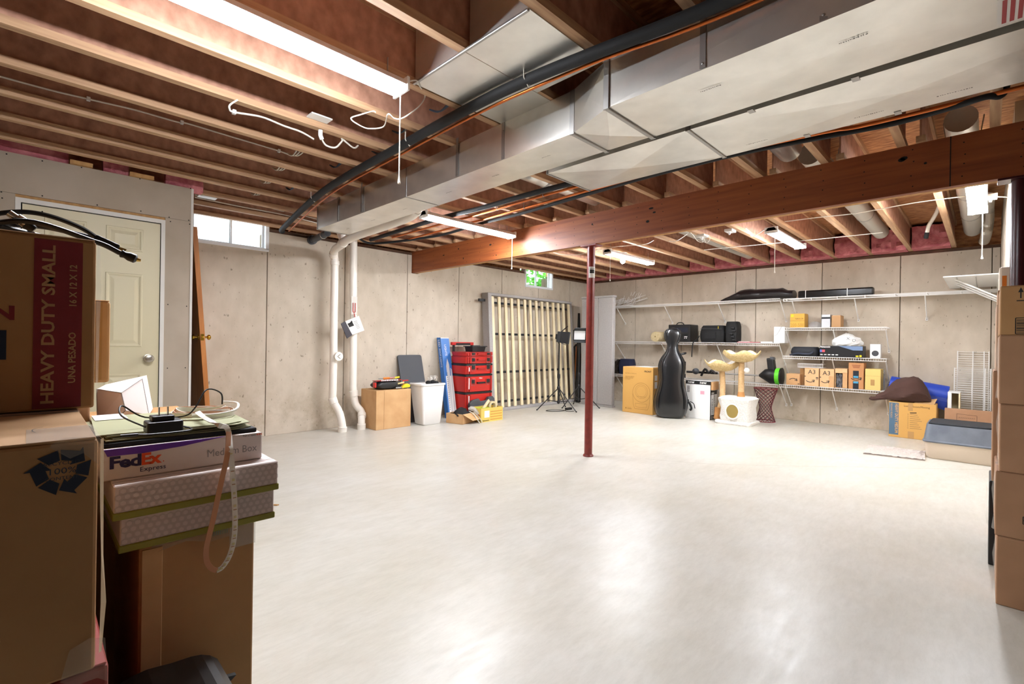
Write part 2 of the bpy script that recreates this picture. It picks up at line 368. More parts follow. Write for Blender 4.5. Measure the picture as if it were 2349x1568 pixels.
# door
door = struct(thing('door_1', 'cream six-panel door with nickel knob in the drywall partition', 'door', ((dx0+dx1)/2, YP, 0)))
MB().box(dx0,dx1,YP-0.004,YP+0.018,dzt-0.03,dzt).box(dx0,dx0+0.026,YP-0.004,YP+0.018,0,dzt-0.03).box(dx1-0.026,dx1,YP-0.004,YP+0.018,0,dzt-0.03).build('door_frame', mTrimW, door)
MB().box(dx0+0.026,dx1-0.026,YP+0.0125,YP+0.0138,0,dzt-0.03).build('door_gap', mDark, door)
lx0, lx1, lz1 = dx0+0.033, dx1-0.031, dzt-0.037
leaf = MB().box(lx0,lx1,YP+0.002,YP+0.012,0.01,lz1).build('door_leaf', mDoor, door)
wd = lx1-lx0; st = wd*0.14; pw = (wd-3*st)/2
rows = [(1.735-0.02,1.885),(1.0,1.545),(0.18,0.80)]
for cx in (lx0+st, lx0+2*st+pw):
    for z0, z1 in rows:
        m = MB(); y = YP+0.002
        P = lambda i, d: [Vector((cx+i,y+d,z0+i)),Vector((cx+pw-i,y+d,z0+i)),Vector((cx+pw-i,y+d,z1-i)),Vector((cx+i,y+d,z1-i))]
        m.loft([P(0,-0.001),P(0.004,-0.005),P(0.012,-0.005),P(0.022,-0.0008),P(0.028,-0.0008),P(0.05,-0.005)], cap=False); m.f.append((len(m.v)-4,len(m.v)-3,len(m.v)-2,len(m.v)-1))
        m.build('door_panel', mDoor, leaf)
kn = py_(342,822,YP-0.04); kn = Vector((kn.x, YP, kn.z))
MB().lathe([(0.0,0.002),(0.032,0.002),(0.032,-0.006),(0.012,-0.01),(0.011,-0.03),(0.026,-0.036),(0.031,-0.048),(0.026,-0.06),(0.012,-0.064),(0.0,-0.064)], 20, kn, 'y').build('door_knob', mNickel, leaf, smooth=True)
# ============================================================ ceiling: subfloor, joists
ceiling = struct(MB().box(-5,8.05,-5,5.9,ZS,ZS+0.02).build('ceiling', mOSB, origin=(0,0,ZS)))
def joist_proto(x0, x1, yc):
    w = MB().box(x0,x1,yc-0.005,yc+0.005,ZJ+0.03,ZS-0.03).build('joist', mWeb, ceiling)
    MB().box(x0,x1,yc-0.022,yc+0.022,ZJ,ZJ+0.036).build('bottom_flange', mFlange, w)
    MB().box(x0,x1,yc-0.022,yc+0.022,ZS-0.036,ZS).build('top_flange', mFlange, w)
    return w
jl = joist_proto(-4.95, 3.86, 0.0)
jr = joist_proto(3.70, 7.87, 0.0)
yL = [2.378+0.4*k for k in range(-17, 9)]
yR = [2.308+0.4*k for k in range(-5, 9)]
yR = [y-0.02 for y in yR]
for i, y in enumerate(yL):
    o = jl if i == 0 else copy_tree(jl, ceiling); o.location = (0,y,0)
for i, y in enumerate(yR):
    o = jr if i == 0 else copy_tree(jr, ceiling); o.location = (0,y,0)
# pink insulation in the rim bays over the back wall
ORD = 'first second third fourth fifth sixth seventh eighth ninth tenth eleventh twelfth thirteenth fourteenth fifteenth'.split()
def lumpy(x0,x1,y0,y1,z0,z1,seed,amp=0.02,nx=7,nz=5):
    rnd = random.Random(seed); m = MB()
    g = [[Vector((x0+rnd.uniform(-amp,amp), y0+(y1-y0)*j/nx, z0+(z1-z0)*i/nz)) for j in range(nx+1)] for i in range(nz+1)]
    b = [[Vector((x1, y0+(y1-y0)*j/nx, z0+(z1-z0)*i/nz)) for j in range(nx+1)] for i in range(nz+1)]
    m.sheet(g); m.sheet([list(reversed(R)) for R in b])
    m.sheet([g[0],b[0]]); m.sheet([b[-1],g[-1]])
    m.sheet([[R[0] for R in b],[R[0] for R in g]]); m.sheet([[R[-1] for R in g],[R[-1] for R in b]])
    return m
for i, (a, b) in enumerate(zip(yR, yR[1:])):
    if b > YA-0.05: break
    o = lumpy(7.62,7.86,a+0.025,b-0.025,ZT+0.042,ZS-0.04,i,0.03).build('insulation_batt', mInsul, smooth=True)
    tag(o, 'pink fibreglass batt above the back wall, %s joist bay counted from the right wall' % ORD[i], 'insulation', 'insulation batts above the back wall')
# insulation and blocking over the partition
for i,(a,b) in enumerate(((-1.2,0.19),(0.375,0.52),(0.75,1.0))):
    o = lumpy(4.60,4.68,a,b,2.262,ZS-0.05,50+i,0.012)
    o.v = [Vector((v.y,v.x-0.02,v.z)) for v in o.v]; o.f = [tuple(reversed(f)) for f in o.f]
    o = o.build('insulation_strip', mInsul, smooth=True)
    tag(o, ['pink fibreglass insulation above the door, stuffed over the partition top','short pink insulation piece between two yellow blocks over the partition','pink insulation end hanging over the drywall corner'][i], 'insulation', 'insulation over the partition')
for i,(a,b) in enumerate(((160,212),(297,352))):
    x0 = py_(a,375,4.56).x; x1 = py_(b,375,4.56).x
    o = MB().box(x0,x1,4.52,4.66,2.272,2.298).build('wood_block', mLum); tag(o, ['plain yellow wood block over the partition, above the door','plain yellow wood block over the partition, nearer its free corner'][i], 'wood block', 'blocks over the partition')
# ============================================================ beam and posts
beam = thing('support_beam', 'long reddish brown laminated wood beam running under the joists', 'beam', (3.77,1.6,2.012))
for i,(x0,x1) in enumerate(((3.727,3.771),(3.772,3.815))):
    MB().box(x0,x1,-4.95,YA+0.2,2.012,ZJ).build('beam_ply', mBeam if i == 0 else mLum, beam)
bm_nail = MB(); frb = Fr((3.727,0,0),(0,-1,0),(0,0,1)); rn = random.Random(3)
for k in range(34):
    y = -2.2+k*0.23
    for z in (2.05,2.12,2.19,2.26): bm_nail.fdisc(frb, -(y+rn.uniform(-.01,.01)), z+rn.uniform(-.01,.01), 0.004, 6)
for k in range(12): bm_nail.fring(frb, -rn.uniform(-0.3,5.2), rn.uniform(2.05,2.26), 0.015, 0.0, 8, sx=rn.uniform(.5,1.6), sy=rn.uniform(.4,.9))
bm_nail.build('nail_heads', mDark, beam)
MB().box(3.7262,3.7272,0.155,0.16,2.012,ZJ).build('butt_joint', mDark, beam)
mRed = M('red_primer', '#6e2018', 0.38, col2='#7d2a20', scale=20)
mMaroon = M('maroon_paint', '#3d1016', 0.3)
def post(cx, cy, mat, lab, label2=False):
    p = thing('steel_post', lab, 'post', (cx,cy,0))
    MB().tube([(cx,cy,0.012),(cx,cy,2.0)], 0.038, 24).build('post_tube', mat, p, smooth=True)
    MB().box(cx-0.055,cx+0.055,cy-0.09,cy+0.09,2.0,2.0118).build('top_plate', mat, p, bevel=0.002, seg=1)
    MB().lathe([(0.05,0.0),(0.05,0.008),(0.042,0.02),(0.036,0.02)],24,(cx,cy,0)).build('base_collar', mat, p)
    return p
po = post(3.783, 2.695, mRed, 'red painted steel post standing in the middle of the floor')
mPaper = M('paper_label', '#d9d6cf', 0.6); mInk = M('ink', '#1e1a18', 0.7)
lb = MB()
for j in range(8):
    a0 = math.radians(185+j*14); a1 = math.radians(185+(j+1)*14)
    lb.add([(3.783+0.0388*math.cos(a),2.695+0.0388*math.sin(a),z) for z,a in ((1.70,a0),(1.70,a1),(1.805,a1),(1.805,a0))], [(0,1,2,3)])
lbl = lb.build('paper_label', mPaper, po)
lb = MB()
for z0,z1 in ((1.742,1.778),(1.785,1.79)):
    for j in range(1,6):
        a0 = math.radians(185+j*14); a1 = math.radians(185+(j+1)*14)
        lb.add([(3.783+0.0392*math.cos(a),2.695+0.0392*math.sin(a),z) for z,a in ((z0,a0),(z0,a1),(z1,a1),(z1,a0))], [(0,1,2,3)])
lb.build('label_print', mInk, lbl)
post(3.783, -0.125, mMaroon, 'dark maroon steel post rising behind the cardboard box stack')
# ============================================================ DUCTS, PIPES, CABLES, LIGHTS
mGalv = M('galvanized', '#d6d4ce', 0.33, 0.85, col2='#e6e4de', scale=7, lo=0.3, hi=0.7, detail=6, bump=0.02, bscale=3)
mGalvD = M('galvanized_cleat', '#a5a3a0', 0.4, 0.9)
mCopper = M('copper', '#c06a35', 0.35, 0.9)
mFoam = M('black_foam', '#17181a', 0.75)
mPVC = M('white_pvc', '#f2ebe0', 0.4)
mABS = M('grey_abs', '#4a5058', 0.45)
mCable = M('white_cable', '#d6d0c4', 0.5)
mBlueC = M('blue_cable', '#2e4356', 0.5)
mWhiteM = M('white_enamel', '#e8e8e6', 0.4)
mStamp = M('stamp_ink', '#55524e', 0.7)
def duct_sec(parent, r0, r1, z0, z1, bow=0.006, mat=mGalv):
    """r = (y, x0, x1); cross-broken bottom and sides"""
    (ya, a0, a1), (yb, b0, b1) = r0, r1
    m = MB()
    v = [(a0,ya,z0),(a1,ya,z0),(b1,yb,z0),(b0,yb,z0),(a0,ya,z1),(a1,ya,z1),(b1,yb,z1),(b0,yb,z1),
         ((a0+a1+b0+b1)/4,(ya+yb)/2,z0-bow), ((a0+b0)/2-bow*0.5,(ya+yb)/2,(z0+z1)/2), ((a1+b1)/2+bow*0.5,(ya+yb)/2,(z0+z1)/2)]
    f = [(4,5,6,7),(1,0,8),(2,1,8),(3,2,8),(0,3,8),(0,4,9),(4,7,9),(7,3,9),(3,0,9),(5,1,10),(6,5,10),(2,6,10),(1,2,10),(0,1,5,4),(2,3,7,6)]
    if ya > yb: f = [tuple(reversed(q)) for q in f]
    m.add(v, f); return m.build('duct_section', mat, parent)
def cleat(parent, y, x0, x1, z0, z1, w=0.014, t=0.006):
    m = MB().box(x0-t,x0,y-w,y+w,z0-t,z1).box(x0,x1,y-w*0.7,y+w*0.7,z0-t,z0-0.0005).box(x1,x1+t,y-w,y+w,z0-t,z1)
    m.build('drive_cleat', mGalvD, parent, bevel=0.0015, seg=1)
def strap(parent, x, y, z0, z1):
    MB().box(x-0.003,x,y-0.011,y+0.011,z0+0.004,z1).build('hanger_strap', mGalvD, parent)
    for z in (z0+0.02, z0+0.16): MB().lathe([(0.0045,0),(0.0045,-0.002),(0.0,-0.003)],8,(x-0.003,y,z),'x').build('screw', mGalvD, parent)
def stamp(parent, x, y, z, seed, L=0.075):
    rn = random.Random(seed); fr = Fr((x,y,z),(0,-1,0),(1,0,0))
    fr.n = Vector((0,0,-1)); m = MB()
    t = -L/2
    while t < L/2:
        w = rn.uniform(0.002,0.006); m.fq(fr, t, -0.004+rn.uniform(0,.002), t+w, 0.004-rn.uniform(0,.003), 0.0075 if seed < 20 else 0.0078); t += w+rn.uniform(0.001,0.004)
    m.build('ink_stamp', mStamp, parent)
ZD = 2.09
d1 = thing('supply_duct', 'galvanized rectangular duct ending near the white waste pipe, widening at a tapered joint', 'duct', (2.0,1.4,ZD))
duct_sec(d1, (4.40,1.87,2.17), (2.92,1.87,2.15), ZD, ZJ-0.002); duct_sec(d1, (2.92,1.868,2.15), (1.43,1.84,2.13), ZD, ZJ-0.002)
duct_sec(d1, (1.43,1.84,2.13), (1.17,1.74,2.13), ZD, ZJ-0.002, 0.012)
duct_sec(d1, (1.17,1.74,2.14), (-0.35,1.72,2.14), ZD, ZJ-0.002); duct_sec(d1, (-0.35,1.72,2.14), (-2.45,1.72,2.14), ZD, ZJ-0.002)
cleat(d1, 4.395, 1.87, 2.17, ZD, ZJ-0.003, 0.006, 0.004); cleat(d1, 2.92, 1.868, 2.15, ZD, ZJ-0.003, 0.006, 0.003)
cleat(d1, 1.43, 1.84, 2.13, ZD, ZJ-0.003, 0.014, 0.008); cleat(d1, 1.17, 1.74, 2.14, ZD, ZJ-0.003, 0.014, 0.008)
for y in (3.97,3.55,2.33,1.92): strap(d1, 1.868-(4.4-y)*0.008, y, ZD, ZJ+0.03)
for y in (0.75,0.37,-0.3): strap(d1, 1.732, y, ZD, ZJ+0.03)
for i,(x,y) in enumerate(((1.96,1.70),(1.98,2.12),(1.99,2.59),(2.02,3.17),(2.03,3.67),(2.03,4.12))): stamp(d1, x, y, ZD, i, 0.06)
stamp(d1, 1.87, 0.78, ZD, 11); stamp(d1, 1.88, 0.32, ZD, 12)
st_ = MB().box(1.95,2.11,-0.14,-0.012,ZD-0.0090,ZD-0.0078).build('warning_sticker', M('sticker_white','#e8e4e0',0.5), d1)
m = MB()
for k in range(7): m.box(1.962,2.10,-0.135+k*0.017,-0.125+k*0.017,ZD-0.0096,ZD-0.0092)
m.build('sticker_print', M('sticker_red','#a8333a',0.5), st_)
d2 = thing('return_duct', 'wide galvanized duct with capped end lying beside the wood beam', 'duct', (2.4,0.5,ZD))
duct_sec(d2, (1.88,2.18,2.61), (1.01,2.18,2.62), ZD, ZJ-0.002, 0.016); duct_sec(d2, (1.01,2.18,2.62), (-0.55,2.20,2.64), ZD, ZJ-0.002, 0.010); duct_sec(d2, (-0.55,2.20,2.64), (-2.45,2.20,2.64), ZD, ZJ-0.002)
cleat(d2, 1.88, 2.18, 2.61, ZD, ZJ-0.003, 0.005, 0.006); cleat(d2, 1.01, 2.18, 2.62, ZD, ZJ-0.003, 0.012, 0.006)
for y in (0.73,0.36): MB().box(2.163,2.20,y-0.012,y+0.012,ZD-0.004,ZD-0.0005).build('hanger_tab', mGalvD, d2)
for y in (0.62,0.28): MB().box(2.60,2.637,y-0.012,y+0.012,ZD-0.004,ZD-0.0005).build('hanger_tab', mGalvD, d2)
for i,(x,y) in enumerate(((2.53,0.37),(2.51,0.81),(2.53,0.10))): stamp(d2, x, y, ZD-0.004, 20+i, 0.10)
# sheet-metal panning under two joist bays
pan = thing('joist_pan', 'flat galvanized sheet nailed under the joists beside the duct', 'sheet metal', (1.55,1.55,ZJ-0.006))
MB().box(1.28,1.735,1.20,1.57,ZJ-0.004,ZJ-0.0005).build('pan_sheet', mGalv, pan); MB().box(1.28,1.865,1.575,1.94,ZJ-0.003,ZJ-0.0003).build('pan_sheet', mGalv, pan)
MB().box(1.268,1.28,1.20,1.94,ZJ-0.012,ZJ-0.0005).build('hemmed_edge', mGalvD, pan, bevel=0.003)
for y0,y1 in ((1.205,1.55),(1.605,1.95)): MB().box(1.288,1.292,y0,y1,ZJ+0.001,ZS-0.04).build('end_blocking', mGalv, pan)
# round ducts in joist bays
def round_duct(x0, x1, y, lab, z=2.425, r=0.076, mat=mGalv, elbow=None):
    o = thing('round_duct', lab, 'duct', ((x0+x1)/2,y,z-r), group='round ducts between joists')
    MB().tube([(x0,y,z),(x1,y,z)] if not elbow else smoothpts([(x0,y,z),(x1-0.12,y,z),(x1-0.02,y,z+0.02),(x1,y,z+0.12)],5), r, 20).build('pipe', mat, o, smooth=True)
    n = max(1,int((x1-x0)/1.2))
    for k in range(1,n+1):
        x = x0+(x1-x0)*k/(n+1); MB().lathe([(r,-0.015),(r+0.004,-0.008),(r+0.004,0.008),(r,0.015)],20,(x,y,z),'x',cap=False).build('crimp_joint', mGalvD, o)
    MB().tube([(x0+0.4,y-r-0.02,ZS-0.04),(x0+0.4,y-r-0.003,z),(x0+0.4,y,z-r-0.003),(x0+0.4,y+r+0.003,z),(x0+0.4,y+r+0.02,ZS-0.04)],0.003,6).build('hanger', mGalvD, o)
round_duct(2.25,3.68,2.578,'shiny round duct between joists above the copper lines')
round_duct(3.83,7.45,2.488,'round duct crossing joist bay behind the red post top')
round_duct(3.83,7.0,0.888,'pale round duct over the white wall shelf end, second from the right wall', mat=M('duct_pale','#c9c6bf',0.45,0.5))
round_duct(3.83,7.5,0.12,'round duct over the light nearest the right wall', mat=MATS['duct_pale'])
round_duct(2.0,3.68,0.978,'short bare round duct seen between beam and capped duct')
round_duct(1.9,3.68,-0.22,'round duct near the maroon post top')
# refrigerant and water lines
def line(name, lab, pts, r, mat, cat='pipe', n=10, group=None, straps=(), smat=None):
    o = thing(name, lab, cat, pts[len(pts)//2], group=group)
    P = smoothpts(pts, 6); MB().tube(P, r, n).build('pipe_run', mat, o, smooth=True)
    for t in straps:
        p = P[int(t*(len(P)-1))]
        MB().tube([p+Vector((-r-0.004,0.0,0.06)),p+Vector((-r-0.003,0,0)),p+Vector((0,0,-r-0.003)),p+Vector((r+0.003,0,0)),p+Vector((r+0.004,0,0.03))],0.0035,6).build('pipe_strap', smat or mCable, o)
    return o
iz = 2.262
line('insulated_line','thick black foam-wrapped line crossing under joists and sheet metal',
     [(1.93,5.42,2.235),(1.88,5.25,2.245),(1.64,3.75,iz-0.01),(1.59,2.60,iz),(1.565,1.85,iz),(1.575,1.48,iz),(1.60,1.12,iz-0.012),(1.66,0.66,iz-0.01),(1.68,0.0,iz),(1.68,-2.4,iz)],0.026,mFoam,straps=(0.22,0.37,0.56))
line('copper_line','thin bare copper line beside thick black foam-wrapped line',
     [(1.95,5.30,2.225),(1.69,3.75,2.235),(1.63,2.60,2.24),(1.60,1.85,2.238),(1.61,1.48,2.238),(1.635,1.12,2.235),(1.690,0.66,2.225),(1.708,0.0,2.235),(1.712,-2.4,2.235)],0.0075,mCopper)
bl = [pz(x,y,2.262) for x,y in ((860,558),(1000,541),(1100,513),(1200,488),(1350,444),(1500,401),(1700,351),(1900,312),(2050,283),(2180,247),(2262,222))]
line('black_hose','thin black hose hanging in loops along the beam, hooked at its end', [(2.75,5.3,2.28)]+bl+[Vector((3.22,-0.035,2.275)),Vector((3.26,-0.055,2.33)),Vector((3.27,-0.05,2.42))],0.0145,mFoam)
c1 = [pz(x,y,2.272) for x,y in ((900,545),(1000,517),(1100,491),(1230,453),(1322,428))]
line('copper_pipe','bare copper water pipe ending beside the thick foam-wrapped stub', c1+[c1[-1]+Vector((0,-0.8,0.0)),c1[-1]+Vector((0,-2.5,0.0))],0.0105,mCopper,straps=(0.4,0.55),smat=mGalvD)
c2 = [pz(x,y,2.272) for x,y in ((930,550),(1000,532),(1100,505),(1255,463),(1345,438),(1500,396),(1700,345),(1900,301),(2100,260))]
line('copper_pipe','long bare copper water pipe tucked along the capped duct', c2+[c2[-1]+Vector((0,-2.0,0))],0.0105,mCopper,straps=(0.3,),smat=mGalvD)
u1 = [pz(x,y,2.262) for x,y in ((850,550),(1000,503),(1100,478),(1200,449),(1300,423))]
line('insulated_stub','black foam-wrapped water pipe ending at the capped duct', u1+[u1[-1]+Vector((0.0,-0.12,0))],0.021,mFoam,straps=(0.97,))
# ---- white waste pipes on the left wall
def pvc(name, lab, pts, r=0.043, rings=(), mat=mPVC, ringmat=None, k=5):
    o = thing(name, lab, 'pipe', pts[0]); P = smoothpts(pts,k)
    MB().tube(P, r, 20).build('pipe_run', mat, o, smooth=True)
    for t,L in rings:
        i = min(max(int(t*(len(P)-1)),1),len(P)-2); p = P[i]; d = (P[i+1]-P[i-1]).normalized()*L/2
        MB().tube([p-d,p-d*0.9,p+d*0.9,p+d],[r+0.002,r+0.007,r+0.007,r+0.002],20).build('coupling', ringmat or mat, o, smooth=True)
    return o
Yp = 5.42
def pw(x,y,Y=Yp): return py_(x,y,Y)
b1 = pz(785,990,0)
p1 = pvc('waste_pipe','white plastic waste pipe with a round cleanout, rising to an elbow under the duct',
   [(b1.x,b1.y,0.0),(b1.x,b1.y,0.07),(pw(775,945).x,Yp-0.04,pw(775,945).z),(pw(764,918).x,Yp,pw(764,918).z),(pw(763.5,895).x,Yp,pw(763.5,895).z),(pw(765,830).x,Yp,0.86),(pw(766,720).x,Yp,1.35),(pw(768,600).x,Yp,1.97),
    (2.495,Yp-0.01,2.05),(2.46,5.30,2.10),(2.40,5.05,2.105),(2.29,4.55,2.11),(2.255,3.55,2.12),(2.235,3.33,2.16),(2.22,3.22,2.25),(2.22,3.2,2.40)],
   rings=((0.03,0.09),(0.21,0.07),(0.47,0.05),(0.55,0.05),(0.70,0.07),(0.86,0.03)))
cp = pw(769,834)
MB().tube([(cp.x+0.0,Yp,0.83),(cp.x+0.0,Yp,0.93)],0.052,20).build('cleanout_tee', mPVC, p1, smooth=True)
cc = MB().lathe([(0.046,0.0),(0.046,-0.07),(0.05,-0.07),(0.05,-0.085),(0.0,-0.085)],20,(cp.x+0.005,Yp,0.88),'y').build('cleanout_cap', mPVC, p1, smooth=True)
fk = Fr((cp.x+0.005,Yp-0.0855,0.88),(1,0,0),(0,0,1)); MB().fstroke(fk,[(0.015,0.025),(-0.018,0.0),(0.015,-0.025)],0.010).build('cap_chevron', M('cap_grey','#9d968a',0.6), cc)
MB().tube([(2.37,4.92,2.13),(2.37,4.95,2.20),(2.37,5.02,2.29)],[0.035,0.043,0.043],16).build('wye_branch', mPVC, p1, smooth=True)
b2 = pz(829,984,0)
p2 = pvc('waste_pipe','white plastic vent pipe with a pamphlet hanging on it, bending near the floor',
   [(b2.x,b2.y,0.0),(b2.x,b2.y,0.10),(pw(826,948,5.45).x,5.42,pw(826,948).z+0.02),(pw(815,930,5.47).x,5.47,pw(815,930).z+0.02),(pw(809.5,910,5.48).x,5.48,0.50),(pw(810,880,5.48).x,5.48,0.60),(pw(811,720,5.48).x,5.48,1.35),(pw(811,600,5.48).x,5.48,1.95),(pw(811,560,5.48).x,5.48,2.5)],
   rings=((0.06,0.08),(0.2,0.06),(0.47,0.07)))
o = pvc('grey_pipe','short dark grey pipe leaving the wall under the duct end',[(2.33,5.66,2.235),(2.33,5.55,2.235),(2.315,5.3,2.24),(2.31,5.16,2.245)],0.036,rings=((0.28,0.05),),mat=mABS)
MB().tube([(2.33,5.60,2.235),(2.33,5.64,2.235)],0.052,20).build('wall_sleeve', mABS, o, smooth=True)
MB().tube(arc((2.315,5.28,2.24),0.040,0,math.pi*2,16,(1,0,0),(0,0,1)),0.003,6).build('pipe_strap', mCable, o)
# ---- flexible dryer hose at the right wall
fx = smoothpts([(6.9,0.0,2.50),(7.2,0.0,2.44),(7.35,0.01,2.36),(7.62,0.02,2.34),(7.80,0.03,2.33)],8)
o = thing('flexible_duct','silver crinkled flexible hose turning down at the corner over the wall','duct',(7.4,0.0,2.3))
rr = [0.045+(0.006 if i%2 else 0.0) for i in range(len(fx)*3)]
fx2 = []
for a,b in zip(fx,fx[1:]): fx2 += [a.lerp(b,t) for t in (0,0.33,0.66)]
MB().tube(fx2,[0.042+0.006*(i%2) for i in range(len(fx2))],16).build('hose', M('foil','#cfcac0',0.28,0.9), o)
MB().tube([(6.3,0.0,2.50),(6.95,0.0,2.50)],0.045,16).build('rigid_end', mGalv, o, smooth=True)
# small bent white drain elbow in a bay
pp = [Vector((6.42,0.33,2.597)),Vector((6.45,0.36,2.48)),Vector((6.55,0.40,2.42)),Vector((6.62,0.44,2.36)),Vector((6.66,0.455,2.30))]
o = line('drain_elbow','bent grey-white drain pipe stub hanging in a joist bay', pp, 0.018, mPVC); MB().tube([pp[-1],pp[-1]-Vector((-0.02,-0.01,0.06))],0.02,10).build('black_end', mFoam, o)
# ============================================================ LED shop lights
mLED = M('led_diffuser', '#eff3fa', 0.5, emit=LED)
def shop_light(x0, x1, y, z, lab, chain=0.0, chainend=None, hang=True):
    o = thing('shop_light', lab, 'light', ((x0+x1)/2,y,z), group='shop lights under the joists')
    MB().prism([(x0,y-0.06,z+0.012),(x0,y-0.03,z+0.05),(x0,y+0.03,z+0.05),(x0,y+0.06,z+0.012)],(x1-x0,0,0)).build('housing', mWhiteM, o, bevel=0.003, seg=1)
    for dy in (-0.028,0.028):
        MB().tube([(x0+0.02,y+dy,z+0.004),(x1-0.02,y+dy,z+0.004)],0.019,12).build('led_tube', mLED, o, smooth=True)
    for xx in (x0,x1-0.014): MB().box(xx,xx+0.014,y-0.062,y+0.062,z-0.012,z+0.052).build('end_cap', mWhiteM, o, bevel=0.002, seg=1)
    for xx in (x0+0.08,x1-0.08): MB().tube([(xx,y,z+0.045),(xx,y+0.0,max(ZJ+0.0,z+0.08)+0.05)],0.0025,6).build('hanging_chain', mGalvD, o)
    if chainend is not None:
        xx = x1-0.03 if chain >= 0 else x0+0.03
        c = MB().tube([(xx,y-0.03,z),(xx,y-0.03,chainend)],0.003,6).build('pull_cord', mCable, o)
        MB().lathe([(0.003,0.03),(0.008,0.0),(0.006,-0.004)],8,(xx,y-0.03,chainend)).build('cord_bob', mCable, c)
    return o
shop_light(0.06,1.22,1.95,2.235,'long glowing shop light hung beside the galvanized sheet',1,1.80)
shop_light(2.48,3.62,3.60,2.19,'glowing shop light hung between the waste pipe end and the wood beam',1,1.85)
shop_light(5.08,6.18,3.38,2.205,'glowing shop light hung behind the red post',-1,1.86)
shop_light(5.28,6.36,1.56,2.23,'glowing shop light hung over the stuffed shelves at the back wall',-1,1.82)
shop_light(4.55,5.60,0.062,2.22,'glowing shop light hung by the maroon post and right wall',1,1.83)
# bare lampholder behind the post
lh = thing('lampholder','white porcelain lampholder with glowing bulb behind the red post','light',(5.62,3.488,2.2))
MB().lathe([(0.06,0.0),(0.06,-0.02),(0.03,-0.045),(0.022,-0.06)],20,(5.62,3.488,ZJ-0.001)).build('base', mWhiteM, lh, smooth=True)
MB().sphere((5.62,3.488,ZJ-0.105),0.034,14,8,(1,1,1.25)).build('bulb', M('bulb_glow','#fff3dc',0.5,emit=LED*0.8), lh, smooth=True)
# ============================================================ cables and boxes on the joists
def cable(lab, pts, r=0.005, mat=mCable, name='cable', k=6, clips=()):
    P = smoothpts(pts,k); o = MB().tube(P, r, 6).build(name, mat, smooth=True); tag(o, lab, 'cable', 'cables stapled to the joists')
    for t in clips:
        p = P[int(t*(len(P)-1))]; MB().box(p.x-0.008,p.x+0.008,p.y-0.010,p.y+0.010,p.z-0.010,p.z+0.010).build('staple', mWhiteM, o)
    return o
YW = 3.578-0.023
cable('long white cable stapled along a joist web, running from over the cream door', [py_(x,y,YW) for x,y in ((-60,160),(0,175),(110,205),(220,231),(310,252),(405,279),(430,283),(520,310),(640,346),(668,357))], clips=(0.33,0.62,0.9))
YW = 2.778-0.023
cable('white cable curling from a joist to a flat junction box', [py_(x,y,YW) for x,y in ((545,229),(528,240),(527,250),(537,257),(600,268),(650,288),(690,302),(720,319))], clips=(0.45,))
jb = py_(730,302,YW-0.02)
o = MB().box(jb.x-0.06,jb.x+0.06,YW-0.075,YW+0.0,ZJ+0.036,ZJ+0.045).build('junction_box', mWhiteM, bevel=0.002, seg=1); tag(o,'flat white junction box plate with plugged cord near the long shop light','electrical box','junction boxes')
o2 = jb+Vector((0,-0.03,-0.03))
MB().tube([o2+Vector((0,0,0.03)),o2+Vector((0.0,0,0.0)),o2+Vector((0.01,0,-0.02))],0.012,8).build('plug', mWhiteM, o)
cable('white cord looping from a junction box plug up to the joist', [o2+Vector((0.01,0,-0.02)),o2+Vector((0.03,-0.01,-0.05)),o2+Vector((0.08,-0.02,-0.05)),o2+Vector((0.12,-0.02,0.0)),o2+Vector((0.13,0.0,0.02)),o2+Vector((0.2,0.0,-0.01)),o2+Vector((0.24,0.02,0.02))])
q = pz(475,452,ZJ-0.004); o = MB().box(q.x-0.07,q.x+0.07,q.y-0.035,q.y+0.035,ZJ-0.010,ZJ-0.001).build('junction_box', mWhiteM, bevel=0.002, seg=1); tag(o,'flat white junction box plate above the daylight window','electrical box','junction boxes')
# cord of the near light
cable('white light cord looping down beside the long shop light', [(1.21,1.93,2.27),(1.26,1.90,2.29),(1.30,1.93,2.29)]+[py_(x,y,2.05) for x,y in ((975,220),(960,245),(925,270),(905,272),(890,262))]+[py_(x,y,2.25) for x,y in ((880,290),(850,295),(830,290),(805,272),(830,262),(855,255),(862,258))], r=0.0032)
# grouped cable drops between joists
def drop(lab, x, y, yj, mat=mCable, n=3, L=0.12):
    p = pz(x,y,ZJ+0.06); o = thing('cable_bundle', lab, 'cable', p, group='cable bundles crossing the joists')
    for i in range(n):
        sp = 0.018 if mat is mCable else 0.006
        a = Vector((p.x+0.004*i, p.y+0.10, p.z+0.03)); b = Vector((p.x+sp*i, p.y, p.z-0.012+0.004*i)); c = Vector((p.x+sp*1.6*i, p.y-0.13, p.z+0.03))
        MB().tube(smoothpts([a,b,c],5),0.0045,6).build('strand', mat, o, smooth=True)
for i,(x,y,yj,mt,l) in enumerate(((672,352,3.378,mCable,'white cables hanging at the end of the long stapled cable'),(636,386,3.778,mCable,'white cables crossing a joist, middle of the row toward the window'),(607,416,4.178,mCable,'white cables crossing a joist above the daylight window'),(583,444,4.57,mCable,'white cables crossing the joist just before the window'),
        (666,432,4.178,mBlueC,'blue-grey cables crossing a joist beside the foam line end'),(770,380,2.98,mBlueC,'dark blue cables crossing under joists left of the duct'),(870,348,2.58,mBlueC,'dark blue cables draped near the pull cord'),(920,300,2.18,mBlueC,'dark blue cables beside the looped white cord'),(1010,250,1.98,mBlueC,'dark blue cables emerging by the sheet metal corner'))):
    drop(l, x, y, yj, mt)
for (pts,l) in (([(447,447),(530,458),(640,480),(730,503)],'grey cable running along the last joist over the daylight window'),([(447,452),(560,475),(650,492),(730,512)],'lower grey cable over the daylight window'),([(595,468),(640,482),(652,484)],'short white cable end over the daylight window')):
    cable(l, [py_(x,y,5.10) for x,y in pts], 0.006)
